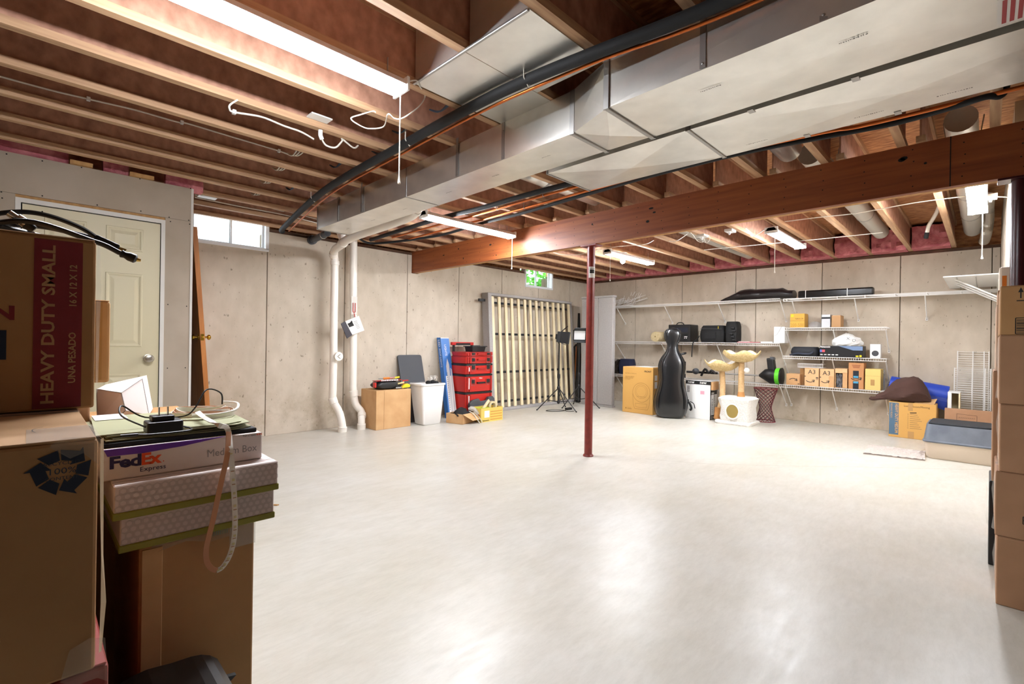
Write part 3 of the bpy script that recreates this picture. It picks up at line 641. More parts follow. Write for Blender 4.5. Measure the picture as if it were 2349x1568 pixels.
# right-hand cables beyond the beam
for (pts,Y,l,r) in (([(1585,515),(1640,512),(1680,509)],None,'white cable leading to the light over the stuffed shelves',.004),
    ):
    cable(l, [pz(x,y,2.29) for x,y in pts], r)
cable('pair of white cables strung straight under the joists toward the maroon post', [pz(x,y,2.292) for x,y in ((1800,508),(1880,498),(1949,491),(2010,481),(2110,463),(2240,447))], 0.004)
cable('white cable strung straight under joists behind the pair', [pz(x,y,2.292) for x,y in ((1615,573),(1665,568),(1720,563),(1880,548),(2025,533))], 0.004)
cable('white cord from the corner light to the maroon post', [pz(x,y,2.25) for x,y in ((2262,450),(2290,451),(2325,453))], 0.004)
cable('white looped cord hanging beside the light behind the post', [pz(x,y,2.27) for x,y in ((1710,523),(1722,533),(1722,540),(1730,541),(1745,532),(1757,525))], 0.004)
cable('tangled white cord under the junction box behind the beam', [pz(x,y,2.27) for x,y in ((1535,553),(1555,551),(1580,535),(1588,537),(1600,552),(1612,555),(1612,543),(1620,556),(1628,550),(1627,542),(1622,538))], 0.004)
cable('white cable arcing in front of joists behind the beam', [pz(x,y,2.285) for x,y in ((1265,577),(1290,584),(1330,583),(1360,575),(1410,566),(1440,563),(1480,560),(1500,551))], 0.004)
for (x,y,l) in ((1612,541,'white receptacle box with tangled cords behind the beam'),(1675,529,'white receptacle box with two cord drops behind the beam'),(2272,451,'white receptacle box beside the corner light')):
    q = pz(x,y,2.286); o = MB().box(q.x-0.06,q.x+0.06,q.y-0.04,q.y+0.04,2.270,2.298).build('receptacle_box', mWhiteM, bevel=0.003, seg=1); tag(o,l,'electrical box','receptacle boxes')
    MB().lathe([(0.012,0.0),(0.014,-0.012),(0.008,-0.03)],8,(q.x-0.02,q.y,2.270)).build('plug', mWhiteM, o)
# ============================================================ LEFT FOREGROUND STACK
mCard = M('kraft_cardboard', '#b98d5c', 0.75, col2='#ab7f50', scale=5, detail=5)
mCardD = M('kraft_cardboard_dark', '#a67a4c', 0.78, col2='#98703f', scale=5)
mCardL = M('kraft_cardboard_light', '#d2a877', 0.75, col2='#c69a68', scale=6)
mCardP = M('kraft_cardboard_pinkish', '#b48a68', 0.75, col2='#a87f5e', scale=5)
mTape = M('clear_tape', '#e9e2d6', 0.18, alpha=0.22)
mTapeB = M('brown_tape', '#b98f58', 0.3)
mKraftEdge = M('torn_corrugate', '#e0c7a4', 0.9)
mRedInk = M('red_ink', '#7f2329', 0.75); mNavy = M('navy_ink', '#20283a', 0.7); mKraftInk = M('kraft_letter', '#b88f66', 0.75)
mBlk = M('black_plastic', '#161617', 0.45); mBlkS = M('black_soft', '#131314', 0.8); mWhiteP = M('white_plastic', '#eceae6', 0.45)
def fy(x, y, Y): p = py_(x, y, Y); return (p.x, p.z)
def carton(name, lab, x0, x1, y0, y1, z0, z1, mat, group=None, flaps=True, seam='x', bevel=0.004):
    """closed corrugated box: body, top flaps meeting in a taped seam"""
    o = thing(name, lab, 'box', ((x0+x1)/2,(y0+y1)/2,z0), group=group)
    MB().box(x0,x1,y0,y1,z0,z1-0.003).build('carton_body', mat, o, bevel=bevel, seg=2)
    if flaps:
        if seam == 'x':
            ym = (y0+y1)/2
            MB().box(x0+0.002,x1-0.002,y0+0.002,ym-0.0015,z1-0.003,z1).build('top_flap', mat, o, bevel=0.001, seg=1); MB().box(x0+0.002,x1-0.002,ym+0.0015,y1-0.002,z1-0.003,z1).build('top_flap', mat, o, bevel=0.001, seg=1)
            MB().box(x0+0.001,x1-0.001,ym-0.024,ym+0.024,z1,z1+0.0006).build('tape_strip', mTape, o)
        else:
            xm = (x0+x1)/2
            MB().box(x0+0.002,xm-0.0015,y0+0.002,y1-0.002,z1-0.003,z1).build('top_flap', mat, o, bevel=0.001, seg=1); MB().box(xm+0.0015,x1-0.002,y0+0.002,y1-0.002,z1-0.003,z1).build('top_flap', mat, o, bevel=0.001, seg=1)
            MB().box(xm-0.024,xm+0.024,y0+0.001,y1-0.001,z1,z1+0.0006).build('tape_strip', mTape, o)
    return o
def ragged(pts0, pts1, seed, amp):      # a torn strip between two polylines
    rn = random.Random(seed); j = lambda p: Vector(p)+Vector((rn.uniform(-amp,amp),rn.uniform(-amp,amp)*0.3,rn.uniform(-amp,amp)))
    return MB().sheet([[j(p) for p in pts0],[j(p) for p in pts1]])
# --- tall box row on the left
red = carton('red_box','red carton at the bottom of the tall stack beside the camera',-0.42,0.078,0.80,1.38,0.0,0.660,M('red_card','#8f2d1f',0.6))
B2 = carton('cardboard_box','kraft cardboard box printed with a recycling mark, under the box with the red band',-0.45,0.064,0.79,1.40,0.662,0.953,mCard)
f2 = Fr((0,0.79,0),(1,0,0),(0,0,1))
c0 = fy(142,1080,0.79); R = 0.0265
m = MB()
for k in range(3):
    a = math.radians(90+120*k)
    def T(r, t): return (c0[0]+R*r*math.cos(a+math.radians(t)), c0[1]+R*r*math.sin(a+math.radians(t)))
    m.fp(f2, [T(1.06,50),T(0.98,8),T(0.50,8),T(0.55,52)]); m.fp(f2, [T(0.98,3),T(1.04,-36),T(0.55,-42),T(0.5,3)])
    m.fp(f2, [T(1.24,-35),T(0.36,-46),T(0.86,-66)])
m.build('recycling_mark', mNavy, B2)
for i,(t,dz,s) in enumerate((('RECYCLED',0.008,0.0058),('100%',-0.003,0.0105),('CONTENT',-0.010,0.0055))):
    text(t, f2, c0[0], c0[1]+dz, s, M('navy_faint','#3a3f4a',0.7), B2, align='CENTER', d=0.0010, sx=1.15)
# marker scribbles and tape on its top
ft = Fr((-0.45,0.79,0.9536),(1,0,0),(0,1,0)); m = MB(); rn = random.Random(5)
for k in range(7):
    cx, cy = 0.20+0.045*k, 0.11+0.03*math.sin(k*2); m.fring(ft, cx, cy, 0.03, 0.0285, 14, rn.uniform(0,3), rn.uniform(3.5,6), sx=rn.uniform(.5,1.1), sy=rn.uniform(.5,1.0), d=0.0012)
m.build('marker_scribble', mInk, B2)
MB().box(0.0,0.0655,0.789,0.90,0.9536,0.9542).build('corner_tape', mTape, B2)
ragged([(0.02,0.7885,0.954),(0.035,0.7885,0.955),(0.05,0.7885,0.9545),(0.066,0.7885,0.9545)],[(0.02,0.7882,0.945),(0.035,0.7882,0.93),(0.05,0.7882,0.938),(0.067,0.7882,0.92)],2,0.003).build('torn_tape', mTape, B2)
ragged([(0.0665,0.792,0.95),(0.0670,0.792,0.88),(0.0675,0.792,0.80),(0.069,0.792,0.74),(0.068,0.792,0.68)],[(0.0685,0.795,0.95),(0.0695,0.796,0.88),(0.0705,0.796,0.80),(0.0735,0.797,0.74),(0.070,0.796,0.68)],4,0.0010).build('torn_edge', mKraftEdge, B2)
ragged([(0.04,0.788,0.70),(0.055,0.788,0.705),(0.066,0.788,0.70),(0.072,0.788,0.70)],[(0.03,0.7875,0.66),(0.05,0.7875,0.655),(0.066,0.7875,0.65),(0.074,0.7875,0.64)],9,0.004).build('peeling_tape', mTape, B2)
B1 = carton('cardboard_box','kraft moving box with a dark red HEAVY DUTY SMALL band, cables on top',-0.33,0.083,1.105,1.40,0.9545,1.246,mCard)
f1 = Fr((0,1.105,0),(1,0,0),(0,0,1)); up = Fr((0,1.105,0),(0,0,1),(-1,0,0))
xb0, xb1 = fy(76,740,1.105)[0], fy(188,740,1.105)[0]
MB().fq(f1, xb0, 0.958, xb1, 1.238).build('red_band', mRedInk, B1)
xt = fy(124,740,1.105)[0]; text('HEAVY DUTY SMALL', up, 0.965, -xt, 0.0215, mKraftInk, B1, sx=1.33, d=0.0010, bold=0.0006)
xt = fy(176,640,1.105)[0]; text('16 X 12 X 12', up, fy(0,697,1.105)[1], -xt, 0.0128, mKraftInk, B1, sx=1.02, d=0.0010, bold=0.0003)
xt = fy(173,800,1.105)[0]; text('UNA PESADO', up, fy(0,880,1.105)[1]-0.003, -xt, 0.0128, mKraftInk, B1, sx=1.1, d=0.0010, bold=0.0003)
xn = fy(36,715,1.105); text('IN', f1, xn[0], xn[1]-0.012, 0.030, mRedInk, B1, align='RIGHT', sx=1.2, bold=0.0012)
q0, q1 = fy(-40,825,1.105), fy(15,757,1.105); MB().fq(f1, q0[0], q0[1], q1[0], q1[1]).build('blue_square', M('blue_ink','#1b2740',0.7), B1)
ragged([(0.083,1.104,1.24),(0.084,1.104,1.17),(0.084,1.104,1.08),(0.0835,1.104,0.98)],[(0.088,1.115,1.235),(0.0905,1.115,1.16),(0.0885,1.115,1.08),(0.088,1.115,0.98)],6,0.0015).build('torn_tape', mTape, B1)
# support box and small box behind
carton('cardboard_box','cardboard box hidden behind the red band box, carrying a small carton',-0.42,0.10,1.42,1.95,0.0,0.966,mCardP)
sb = carton('cardboard_box','small worn tan carton standing before the cream door',-0.06,0.140,1.50,1.72,0.968,1.165,mCardL,bevel=0.006)
MB().box(0.105,0.125,1.4985,1.5,0.975,1.16).build('tape_strip', mTapeB, sb)
# cables on the top box
mGold = M('gold_tip', '#d8b060', 0.25, 1.0)
cb = thing('audio_cable','black coiled audio cable with gold jack lying on the red band box','cable',(-0.05,1.2,1.2465))
Yc = 1.19
MB().tube(smoothpts([Vector((-0.22,1.30,1.252))]+[py_(x,y,Yc) for x,y in ((-60,500),(0,489),(60,486),(120,497),(185,522),(222,545))],6),0.0042,8).build('cord', mBlk, cb, smooth=True)
MB().tube(smoothpts([py_(x,y,Yc-0.03) for x,y in ((-60,520),(0,510),(60,507),(120,520),(205,550),(240,562),(275,580))],6),0.0046,8).build('cord', mBlk, cb, smooth=True)
for k,rr in enumerate((0.10,0.12,0.088)):
    MB().tube(arc((-0.09,1.27,1.2515+0.006*k),rr,0,2*math.pi,28,(1,0,0),(0,1,0)),0.0042,8).build('cord_coil', mBlk, cb, smooth=True)
j0, j1, j2 = py_(275,580,Yc-0.03), py_(314,595,Yc-0.035), py_(323,597,Yc-0.036)
MB().tube([j0,j0.lerp(j1,.1),j0.lerp(j1,.3),j0.lerp(j1,.55),j0.lerp(j1,.9),j1],[0.004,0.0075,0.006,0.0085,0.0085,0.005],12).build('jack_body', mBlk, cb, smooth=True)
MB().tube([j1,j2],[0.004,0.0025],10).build('jack_tip', mGold, cb)
c2_ = thing('display_cable','black display cable with flat gold-tipped plug on the red band box','cable',(0.0,1.2,1.2465))
MB().tube(smoothpts([Vector((-0.2,1.34,1.253))]+[py_(x,y,Yc+0.01) for x,y in ((-40,515),(30,515),(100,520),(170,535),(222,548))],6),0.0045,8).build('cord', mBlk, c2_, smooth=True)
h0, h1, h2 = py_(216,545,Yc), py_(272,570,Yc), py_(288,575,Yc)
dd = (h1-h0); wv = Vector((0,1,0)); uv = dd.cross(wv).normalized()
MB().obox(h0-uv*0.0065-wv*0.009, dd, wv*0.018, uv*0.013).build('plug_body', mBlk, c2_, bevel=0.003)
MB().obox(h1-uv*0.0025-wv*0.007, h2-h1, wv*0.014, uv*0.005).build('plug_tip', mGold, c2_)
a0_, a1_ = py_(20,488,Yc-0.02), py_(60,514,Yc-0.02)
mt = thing('adapter_plug','stubby chrome cable connector among the black coils','connector',a1_)
MB().tube([a0_,a0_.lerp(a1_,.4),a0_.lerp(a1_,.45),a1_],[0.006,0.006,0.009,0.009],12).build('shell', M('chrome','#c8c8c8',0.2,1.0), mt, smooth=True)
MB().tube([a1_,a1_.lerp(a0_,-0.5)],[0.009,0.006],12).build('boot', mBlk, mt, smooth=True)
# --- second row: brown box, honeycomb boxes, parcel
B3 = carton('cardboard_box','tall plain brown carton under the honeycomb gift boxes',0.150,0.348,1.116,1.46,0.0,0.689,mCard,seam='y')
MB().box(0.154,0.186,1.1135,1.116,0.05,0.68).build('glued_flap', mCardL, B3, bevel=0.0008, seg=1)
MB().box(0.300,0.3495,1.115,1.1158,0.64,0.6895).build('tape_end', mTape, B3)
ragged([(0.17,1.1145,0.6895),(0.22,1.1145,0.69),(0.27,1.1145,0.69),(0.31,1.1145,0.6895)],[(0.17,1.1138,0.672),(0.22,1.1138,0.677),(0.27,1.1138,0.667),(0.31,1.1138,0.672)],12,0.004).build('torn_tape', mTape, B3)
m = MB(); f3 = Fr((0,1.1138,0),(1,0,0),(0,0,1))
for i in range(9):
    for j in range(3): m.fstroke(f3,[(0.262+i*0.004,0.676+j*0.003),(0.264+i*0.004,0.679+j*0.003)],0.0009,0.0012)
m.build('tape_pattern', M('teal_print','#5d8f82',0.6), B3)
mHC = M('honeycomb_paper', '#d9c9c4', 0.6); mHCl = M('honeycomb_line', '#9c8d84', 0.6); mOlive = M('olive_band', '#8a8428', 0.55)
def gift(x0,x1,y0,y1,z0,z1,lab,gr):
    o = thing('gift_box', lab, 'box', ((x0+x1)/2,(y0+y1)/2,z0), group=gr); band = 0.013
    MB().box(x0+0.002,x1-0.002,y0+0.002,y1-0.002,z0+band-0.001,z1).build('box_lid', mHC, o, bevel=0.002, seg=1)
    MB().box(x0,x1,y0,y1,z0,z0+band).build('olive_base_band', mOlive, o, bevel=0.0015, seg=1)
    f = Fr((x0+0.002,y0+0.002,z0+band),(1,0,0),(0,0,1)); m = MB(); r = 0.0068; W_ = x1-x0-0.004; H_ = z1-z0-band; row = 0; y = r*0.9
    while y < H_-r*0.7:
        x = r+(row%2)*r*0.9
        while x < W_-r*0.8:
            for s in (0.96,0.74):
                P = [(x+r*s*math.cos(math.radians(30+60*k)), y+r*s*math.sin(math.radians(30+60*k))) for k in range(7)]
                m.fstroke(f, P, 0.00040 if s < 0.9 else 0.00035)
            x += r*1.8
        y += r*1.56; row += 1
    m.build('honeycomb_print', mHCl, o)
    MB().box(x0+0.002,x1-0.002,y0+0.03,y0+0.0305,z1,z1+0.0004).build('edge_line', mHCl, o)
gift(0.118,0.383,1.097,1.41,0.690,0.7515,'lower of two white honeycomb-print gift boxes with olive base, on the tall brown carton','honeycomb gift boxes')
gift(0.108,0.388,1.090,1.40,0.752,0.8135,'upper of two white honeycomb-print gift boxes with olive base, under the parcel box','honeycomb gift boxes')
mParcel = M('parcel_white', '#e8dcd6', 0.55)
FX = thing('parcel_box','flat white FedEx parcel box with purple tear strip, loaded with folders','box',(0.23,1.3,0.814))
YF = 1.138; fx0, fx1 = 0.096, 0.368
MB().box(fx0,fx1,YF,1.47,0.814,0.872).build('parcel_body', mParcel, FX, bevel=0.003)
ff = Fr((0,YF,0),(1,0,0),(0,0,1))
mPur = M('logo_purple','#2f2050',0.5); mOr = M('logo_orange','#f0561c',0.5); mGrey = M('logo_grey','#9a9490',0.6)
a = fy(249,1076,YF); b = fy(322,1070,YF)
text('Fed', ff, a[0], a[1]+0.0005, 0.0300, mPur, FX, sx=1.17, bold=0.0011, space=0.92)
text('Ex', ff, b[0]+0.0005, a[1]+0.0005, 0.0300, mOr, FX, sx=1.05, bold=0.0011, space=0.92)
MB().fdisc(ff, fy(375,1060,YF)[0], a[1]+0.002, 0.0011, 8).build('logo_dot', mOr, FX)
e = fy(320,1082,YF); text('Express', ff, e[0], e[1]+0.0005, 0.0125, mPur, FX, sx=1.05)
e = fy(474,1047,YF); text('Medium Box', ff, e[0], e[1]-0.001, 0.0215, mGrey, FX, sx=0.86)
e = fy(557,1001,YF); text('Pull to open', ff, e[0], e[1]-0.0005, 0.0052, mInk, FX)
m = MB()
for k in range(3):
    x = fx1-0.0125+0.0042*k; m.fp(ff,[(x,0.868),(x+0.003,0.866),(x+0.003,0.870)])
m.build('pull_arrows', mOr, FX)
zs = 0.872
P = [fy(x,y,YF) for x,y in ((238,1022),(246,1047),(330,1038),(420,1022),(515,1000),(516,996),(430,1005),(330,1018))]
MB().prism([(x,YF-0.0015,min(z,zs)) for x,z in P],(0,0.0014,0)).build('purple_tear_strip', M('purple_strip','#6a35a8',0.35), FX)
# folders and papers
mFolder = M('olive_folder', '#9c9c78', 0.7); rn = random.Random(8)
o = MB().box(0.100,0.360,1.150,1.46,0.8725,0.881).build('black_binder', mBlkS, bevel=0.001, seg=1); tag(o,'flat black binder lying on the parcel box under olive folders','binder')
fz = 0.8815
for k in range(6):
    o = MB(); w, h = 0.245, 0.27
    ang = math.radians(rn.uniform(-5,6)); cx, cy = 0.226+rn.uniform(-.008,.012), 1.30+rn.uniform(-.012,.012)
    pts = [(-w/2,-h/2),(w/2-0.03,-h/2),(w/2,-h/2+0.02),(w/2,h/2),(-w/2,h/2)]
    pts = [(cx+x*math.cos(ang)-y*math.sin(ang), cy+x*math.sin(ang)+y*math.cos(ang), fz+0.0025*k) for x,y in pts]
    o.prism(pts,(0,0,0.0016)); o = o.build('file_folder', mFolder); tag(o,'%s olive file folder of the loose pile on the parcel box' % ('bottom','second lowest','third lowest','third topmost','second topmost','topmost')[k],'folder','olive folders on the parcel box')
o = MB().box(0.104,0.16,1.36,1.45,fz+0.0152,fz+0.0156).build('paper_sheet', M('white_paper','#efece6',0.6)); tag(o,'small white paper sheet on the olive folders near the white shade','paper')
fz2 = fz+0.0147
# power adapter
ad = thing('power_adapter','black wall power adapter with two upturned prongs on the folders','adapter',(0.19,1.235,fz2))
ac = pz(378,975,fz2+0.012); ax, ay = ac.x, ac.y
MB().box(ax-0.030,ax+0.027,ay-0.020,ay+0.026,fz2,fz2+0.022).build('adapter_body', mBlk, ad, bevel=0.003)
MB().box(ax-0.022,ax+0.014,ay-0.012,ay+0.02,fz2+0.022,fz2+0.032).build('adapter_head', mBlk, ad, bevel=0.002)
for dx in (-0.010,0.004): MB().box(ax+dx,ax+dx+0.0016,ay-0.002,ay+0.006,fz2+0.032,fz2+0.048).build('prong', mNickel, ad)
MB().tube(smoothpts([(ax+0.026,ay,fz2+0.008),(ax+0.04,ay-0.015,fz2+0.004),(ax+0.03,ay-0.035,fz2+0.003),(ax-0.02,ay-0.037,fz2+0.003),(ax-0.045,ay-0.03,fz2+0.004)],6),0.0016,6).build('adapter_cord', mBlk, ad, smooth=True)
MB().tube([(ax-0.045,ay-0.03,fz2+0.004),(ax-0.07,ay-0.027,fz2+0.004)],0.0028,8).build('barrel_plug', mBlk, ad)
MB().tube(smoothpts([(ax-0.03,ay+0.0,fz2+0.012),(ax-0.06,ay+0.05,fz2+0.03),(ax-0.055,ay+0.09,fz2+0.045),(ax-0.02,ay+0.08,fz2+0.02),(ax+0.04,ay+0.06,fz2+0.018),(ax+0.06,ay+0.05,fz2+0.035),(ax+0.085,ay+0.07,fz2+0.07),(ax+0.115,ay+0.08,fz2+0.06),(ax+0.118,ay+0.08,fz2+0.035)],6),0.0016,6).build('adapter_cord', mBlk, ad, smooth=True)
# LED tape: coil and hanging loop
mStrip = M('strip_white','#ece8de',0.4); mCu = M('strip_backing','#c8906a',0.5); mChip = M('strip_chip','#d9cf9a',0.4)
ls = thing('led_strip','white LED tape coil on the folders with a loop hanging over the boxes','LED strip',(0.27,1.30,fz2))
lc = pz(462,948,fz2+0.006)
def ribbon(P, up, w, t=0.0008):
    m = MB(); rings = []
    P = [Vector(p) for p in P]
    for i,p in enumerate(P):
        tg = (P[min(i+1,len(P)-1)]-P[max(i-1,0)]).normalized(); u = Vector(up(i,p,tg)).normalized(); n = tg.cross(u).normalized()
        rings.append([p+u*w/2+n*t,p-u*w/2+n*t,p-u*w/2-n*t,p+u*w/2-n*t])
    return m.loft(rings)
for k in range(5):
    rr = 0.058-0.004*k; zz = fz2+0.007+0.0015*k; ex = 0.9+0.03*k
    C = [lc+Vector((rr*1.15*math.cos(a*math.pi/18+k), rr*ex*math.sin(a*math.pi/18+k), zz-fz2+0.004*math.sin(a*math.pi/18*2+k)-0.006)) for a in range(37)]
    ribbon(C, lambda i,p,t: (0,0,1), 0.0105).build('strip_coil', mStrip if k % 2 == 0 else mCu, ls, smooth=True)
MB().tube(smoothpts([lc+Vector((0.05,0.03,0.02)),lc+Vector((0.075,0.0,0.018)),lc+Vector((0.06,-0.04,0.008)),lc+Vector((0.02,-0.06,0.004)),lc+Vector((-0.03,-0.055,0.004))],6),0.003,8).build('white_lead', mStrip, ls, smooth=True)
YH = 1.078
dn = [lc+Vector((-0.02,-0.055,0.012)),pz(470,958,fz2+0.014),pz(502,975,fz2+0.012),Vector((py_(522,1003,1.115).x,1.115,0.8905))]+[py_(x,y,YH) for x,y in ((529,1035),(534,1090),(538,1150),(539,1200),(536,1240),(526,1275),(510,1300),(497,1308))]
upx = [py_(x,y,YH-0.004) for x,y in ((497,1308),(484,1302),(474,1285),(473,1258),(479,1230),(488,1195),(500,1140),(511,1090),(521,1045))]+[Vector((py_(526,1012,1.10).x,1.105,0.886))]
camv = lambda i,p,t: t.cross(Vector((0,1,0.15)))
hs = ribbon(smoothpts(dn,5), camv, 0.0100).build('hanging_strip', mStrip, ls, smooth=True)
ribbon(smoothpts(upx,5), camv, 0.0095).build('copper_backing', mCu, ls, smooth=True)
D = smoothpts(dn[4:],6); m = MB(); m2 = MB()
for i in range(1,len(D)-2,3):
    p = D[i]; m.box(p.x-0.0022,p.x+0.0022,YH-0.0022,YH-0.0014,p.z-0.0022,p.z+0.0022)
    p = D[i+1]; m2.box(p.x-0.003,p.x+0.003,YH-0.0020,YH-0.0014,p.z-0.0006,p.z+0.0006)
m.build('led_chips', mChip, hs, kind='stuff'); m2.build('solder_marks', M('solder_copper','#b07a4a',0.4), hs, kind='stuff')
# white faceted shade
sp = lambda x,y,Y: py_(x/3.559, 850+y/3.559, Y)
A_,B_,C_,D_,E_,F_,G_ = sp(790,150,1.60),sp(1160,65,1.66),sp(1215,362,1.64),sp(935,402,1.58),sp(990,180,1.53),sp(1025,325,1.53),sp(795,420,1.60)
bk = [p+Vector((0.03,0.14,0.0)) for p in (A_,B_,C_,D_,G_)]
sh = thing('paper_lantern','white faceted paper lampshade with grey wire edges standing behind the adapter','lampshade',(0.18,1.62,0.86))
m = MB(); m.add([A_,B_,C_,D_,E_,F_,G_]+bk, [(0,6,3,5,4),(4,5,2,1),(5,3,2),(0,4,1),(0,1,8,7),(1,2,9,8),(2,3,10,9),(3,6,11,10),(6,0,7,11),(7,8,9,10,11)])
m.build('paper_panels', M('shade_paper','#f0e6e4',0.6), sh)
m = MB()
for p,q in ((A_,B_),(B_,C_),(C_,D_),(A_,E_),(E_,B_),(E_,F_),(F_,C_),(F_,D_),(A_,G_)): MB().tube([p,q],0.0011,6).build('wire_edge', mGalvD, sh)
carton('cardboard_box','brown carton behind the parcel box carrying the white shade',0.110,0.345,1.485,1.86,0.0,0.857,mCardD)
# dark moulded case at the foot
YB = 1.06
P = [py_(x/3.559,1128+y/3.559,YB) for x,y in ((930,1600),(960,1566),(1080,1495),(1200,1440),(1400,1388),(1560,1335),(1640,1320),(1710,1325),(1770,1352),(1800,1410),(1870,1566))]
pc = thing('plastic_case','dark grey moulded plastic case standing before the tall brown carton','case',(0.25,1.0,0))
out = [(p.x,p.z) for p in P]; out = [(out[0][0],0.0)]+out+[(out[-1][0]+0.01,0.0)]
mDkPl = M('dark_grey_plastic','#232427',0.4)
MB().prism([(x,YB-0.0,z) for x,z in out],(0,-0.17,0)).build('case_shell', mDkPl, pc, bevel=0.006)
a,b = P[4],P[9]
MB().prism([(a.x,YB-0.1705,a.z-0.012),(a.x+0.045,YB-0.1705,a.z+0.004),(a.x+0.055,YB-0.1705,0.2),(a.x-0.01,YB-0.1705,0.2)],(0,-0.004,0)).build('case_panel', mDkPl, pc, bevel=0.0015, seg=1)
q = P[9]; MB().add([(q.x,YB-0.02,q.z-0.01),(q.x+0.02,YB-0.02,q.z-0.014),(q.x+0.006,YB-0.02,q.z-0.025),(q.x,YB-0.03,q.z-0.01),(q.x+0.02,YB-0.03,q.z-0.014),(q.x+0.006,YB-0.03,q.z-0.025)],[(0,1,2),(5,4,3),(0,3,4,1),(1,4,5,2),(2,5,3,0)]).build('latch_tab', mDkPl, pc)
# scrap on the floor
q = pz(630,1158,0); o = MB().prism([(q.x-0.02,q.y+0.02,0.0),(q.x+0.0,q.y+0.004,0.0),(q.x+0.02,q.y-0.02,0.0),(q.x+0.006,q.y-0.022,0.0),(q.x-0.012,q.y-0.002,0.0)],(0,0,0.006)).build('wood_scrap', mLum); tag(o,'tiny wood scrap lying on the bare floor','scrap')
# ============================================================ ALONG THE LEFT WALL
mRedT = M('toolbox_red','#c2251c',0.4); mRedD = M('toolbox_red_dark','#a31d17',0.45); mYel = M('tool_yellow','#e2c81e',0.45); mOrg = M('tool_orange','#e07a22',0.45)
mSteel = M('tool_steel','#9a9a98',0.35,0.9); mGreyB = M('charcoal_board','#3f4145',0.6); mGreyF = M('grey_upholstery','#a09c99',0.9,col2='#aaa6a3',scale=60,bump=0.2); mGreyFD = M('grey_upholstery_dark','#77736f',0.9,col2='#7f7b77',scale=60)
mSlat = M('pine_slat','#efe0bd',0.6,col2='#e4d2a8',scale=9,stretch=(3,3,0.5)); mStrapB = M('black_webbing','#17171a',0.8)
mBlueBx = M('blue_print','#2f6fb8',0.45); mWhiteBx = M('white_carton','#e9e9e6',0.5)
# wooden door slab leaning behind the partition
wd_ = thing('wooden_door','honey-brown wood door slab leaning behind the drywall corner, brass knob','door slab',(1.15,5.2,0))
mOak = M('honey_oak','#a8672f',0.45,col2='#bd7a3d',scale=5,stretch=(6,6,0.5))
b0, t0 = Vector((1.135,4.86,0.0)), Vector((0.985,4.86,2.03)); ex = Vector((0.038,0,0.003))
MB().obox(b0, ex, (0,0.72,0), t0-b0).build('slab', mOak, wd_, bevel=0.002, seg=1)
kc = b0.lerp(t0, 1.08/2.03)
for sgn,nm in ((1,'knob'),(-1,'knob')):
    base = kc+Vector((0.038 if sgn > 0 else 0.0,0.06,0))
    MB().lathe([(0.025,0.0),(0.025,0.006*sgn),(0.009,0.01*sgn),(0.009,0.028*sgn),(0.022,0.034*sgn),(0.024,0.046*sgn),(0.015,0.056*sgn),(0.0,0.057*sgn)],16,base,'x').build(nm, mBrass, wd_, smooth=True)
MB().box(kc.x+0.006,kc.x+0.030,4.858,4.8605,kc.z-0.028,kc.z+0.028).build('latch_plate', mBrass, wd_)
MB().lathe([(0.008,0.0),(0.008,-0.010),(0.004,-0.012)],10,(kc.x+0.018,4.858,kc.z),'y').build('latch_bolt', mBrass, wd_)
# pamphlet and U-tube gauge on the vent pipe
ga = thing('pressure_gauge','small red U-tube gauge on a clear card fixed to the vent pipe','gauge',(2.77,5.425,1.42))
gx = py_(812,705,5.43).x; gz = 1.40
MB().box(gx-0.035,gx+0.04,5.428,5.431,gz-0.02,gz+0.20).build('clear_card', M('clear_card','#e6e2da',0.3,alpha=0.5), ga)
MB().tube([(gx-0.014,5.424,gz+0.12),(gx-0.014,5.424,gz+0.02)]+arc((gx,5.424,gz+0.02),0.014,math.pi,2*math.pi,8,(1,0,0),(0,0,1))+[(gx+0.014,5.424,gz+0.12)],0.0045,8).build('red_tube', M('gauge_red','#b8352c',0.35), ga, smooth=True)
MB().tube([(gx,5.424,gz-0.005),(gx+0.01,5.42,gz-0.05),(gx+0.03,5.415,gz-0.11)],0.005,8).build('red_tie', MATS['gauge_red'], ga, smooth=True)
pm = thing('pamphlet','black and white printed pamphlet hanging crooked on the vent pipe','pamphlet',(2.75,5.40,1.1))
cs = [py_(x/5.22+720,y/5.22+720,5.40) for x,y in ((375,85),(540,20),(605,195),(462,250))]
frq = Fr(cs[3], cs[2]-cs[3], cs[0]-cs[3])
MB().prism(cs,(0,0.008,0)).build('front_cover', M('pamphlet_white','#dddbd6',0.5), pm)
cl = [py_(x/5.22+720,y/5.22+720,5.402) for x,y in ((325,115),(420,55),(375,85),(462,250),(398,293))]
MB().prism([cl[0],cl[2],cl[3],cl[4]],(0,0.01,0)).build('back_cover', M('pamphlet_dark','#37333a',0.5), pm)
m = MB(); m.fq(frq,0.01,0.10,0.075,0.15); m.fp(frq,[(0.02,0.13),(0.075,0.17),(0.08,0.15)]); m.build('cover_photo', mInk, pm)
m = MB()
for k in range(6): m.fq(frq,0.09,0.05+0.018*k,0.13+0.004*(k%3),0.056+0.018*k)
m.build('cover_text', M('print_grey','#9b9893',0.6), pm)
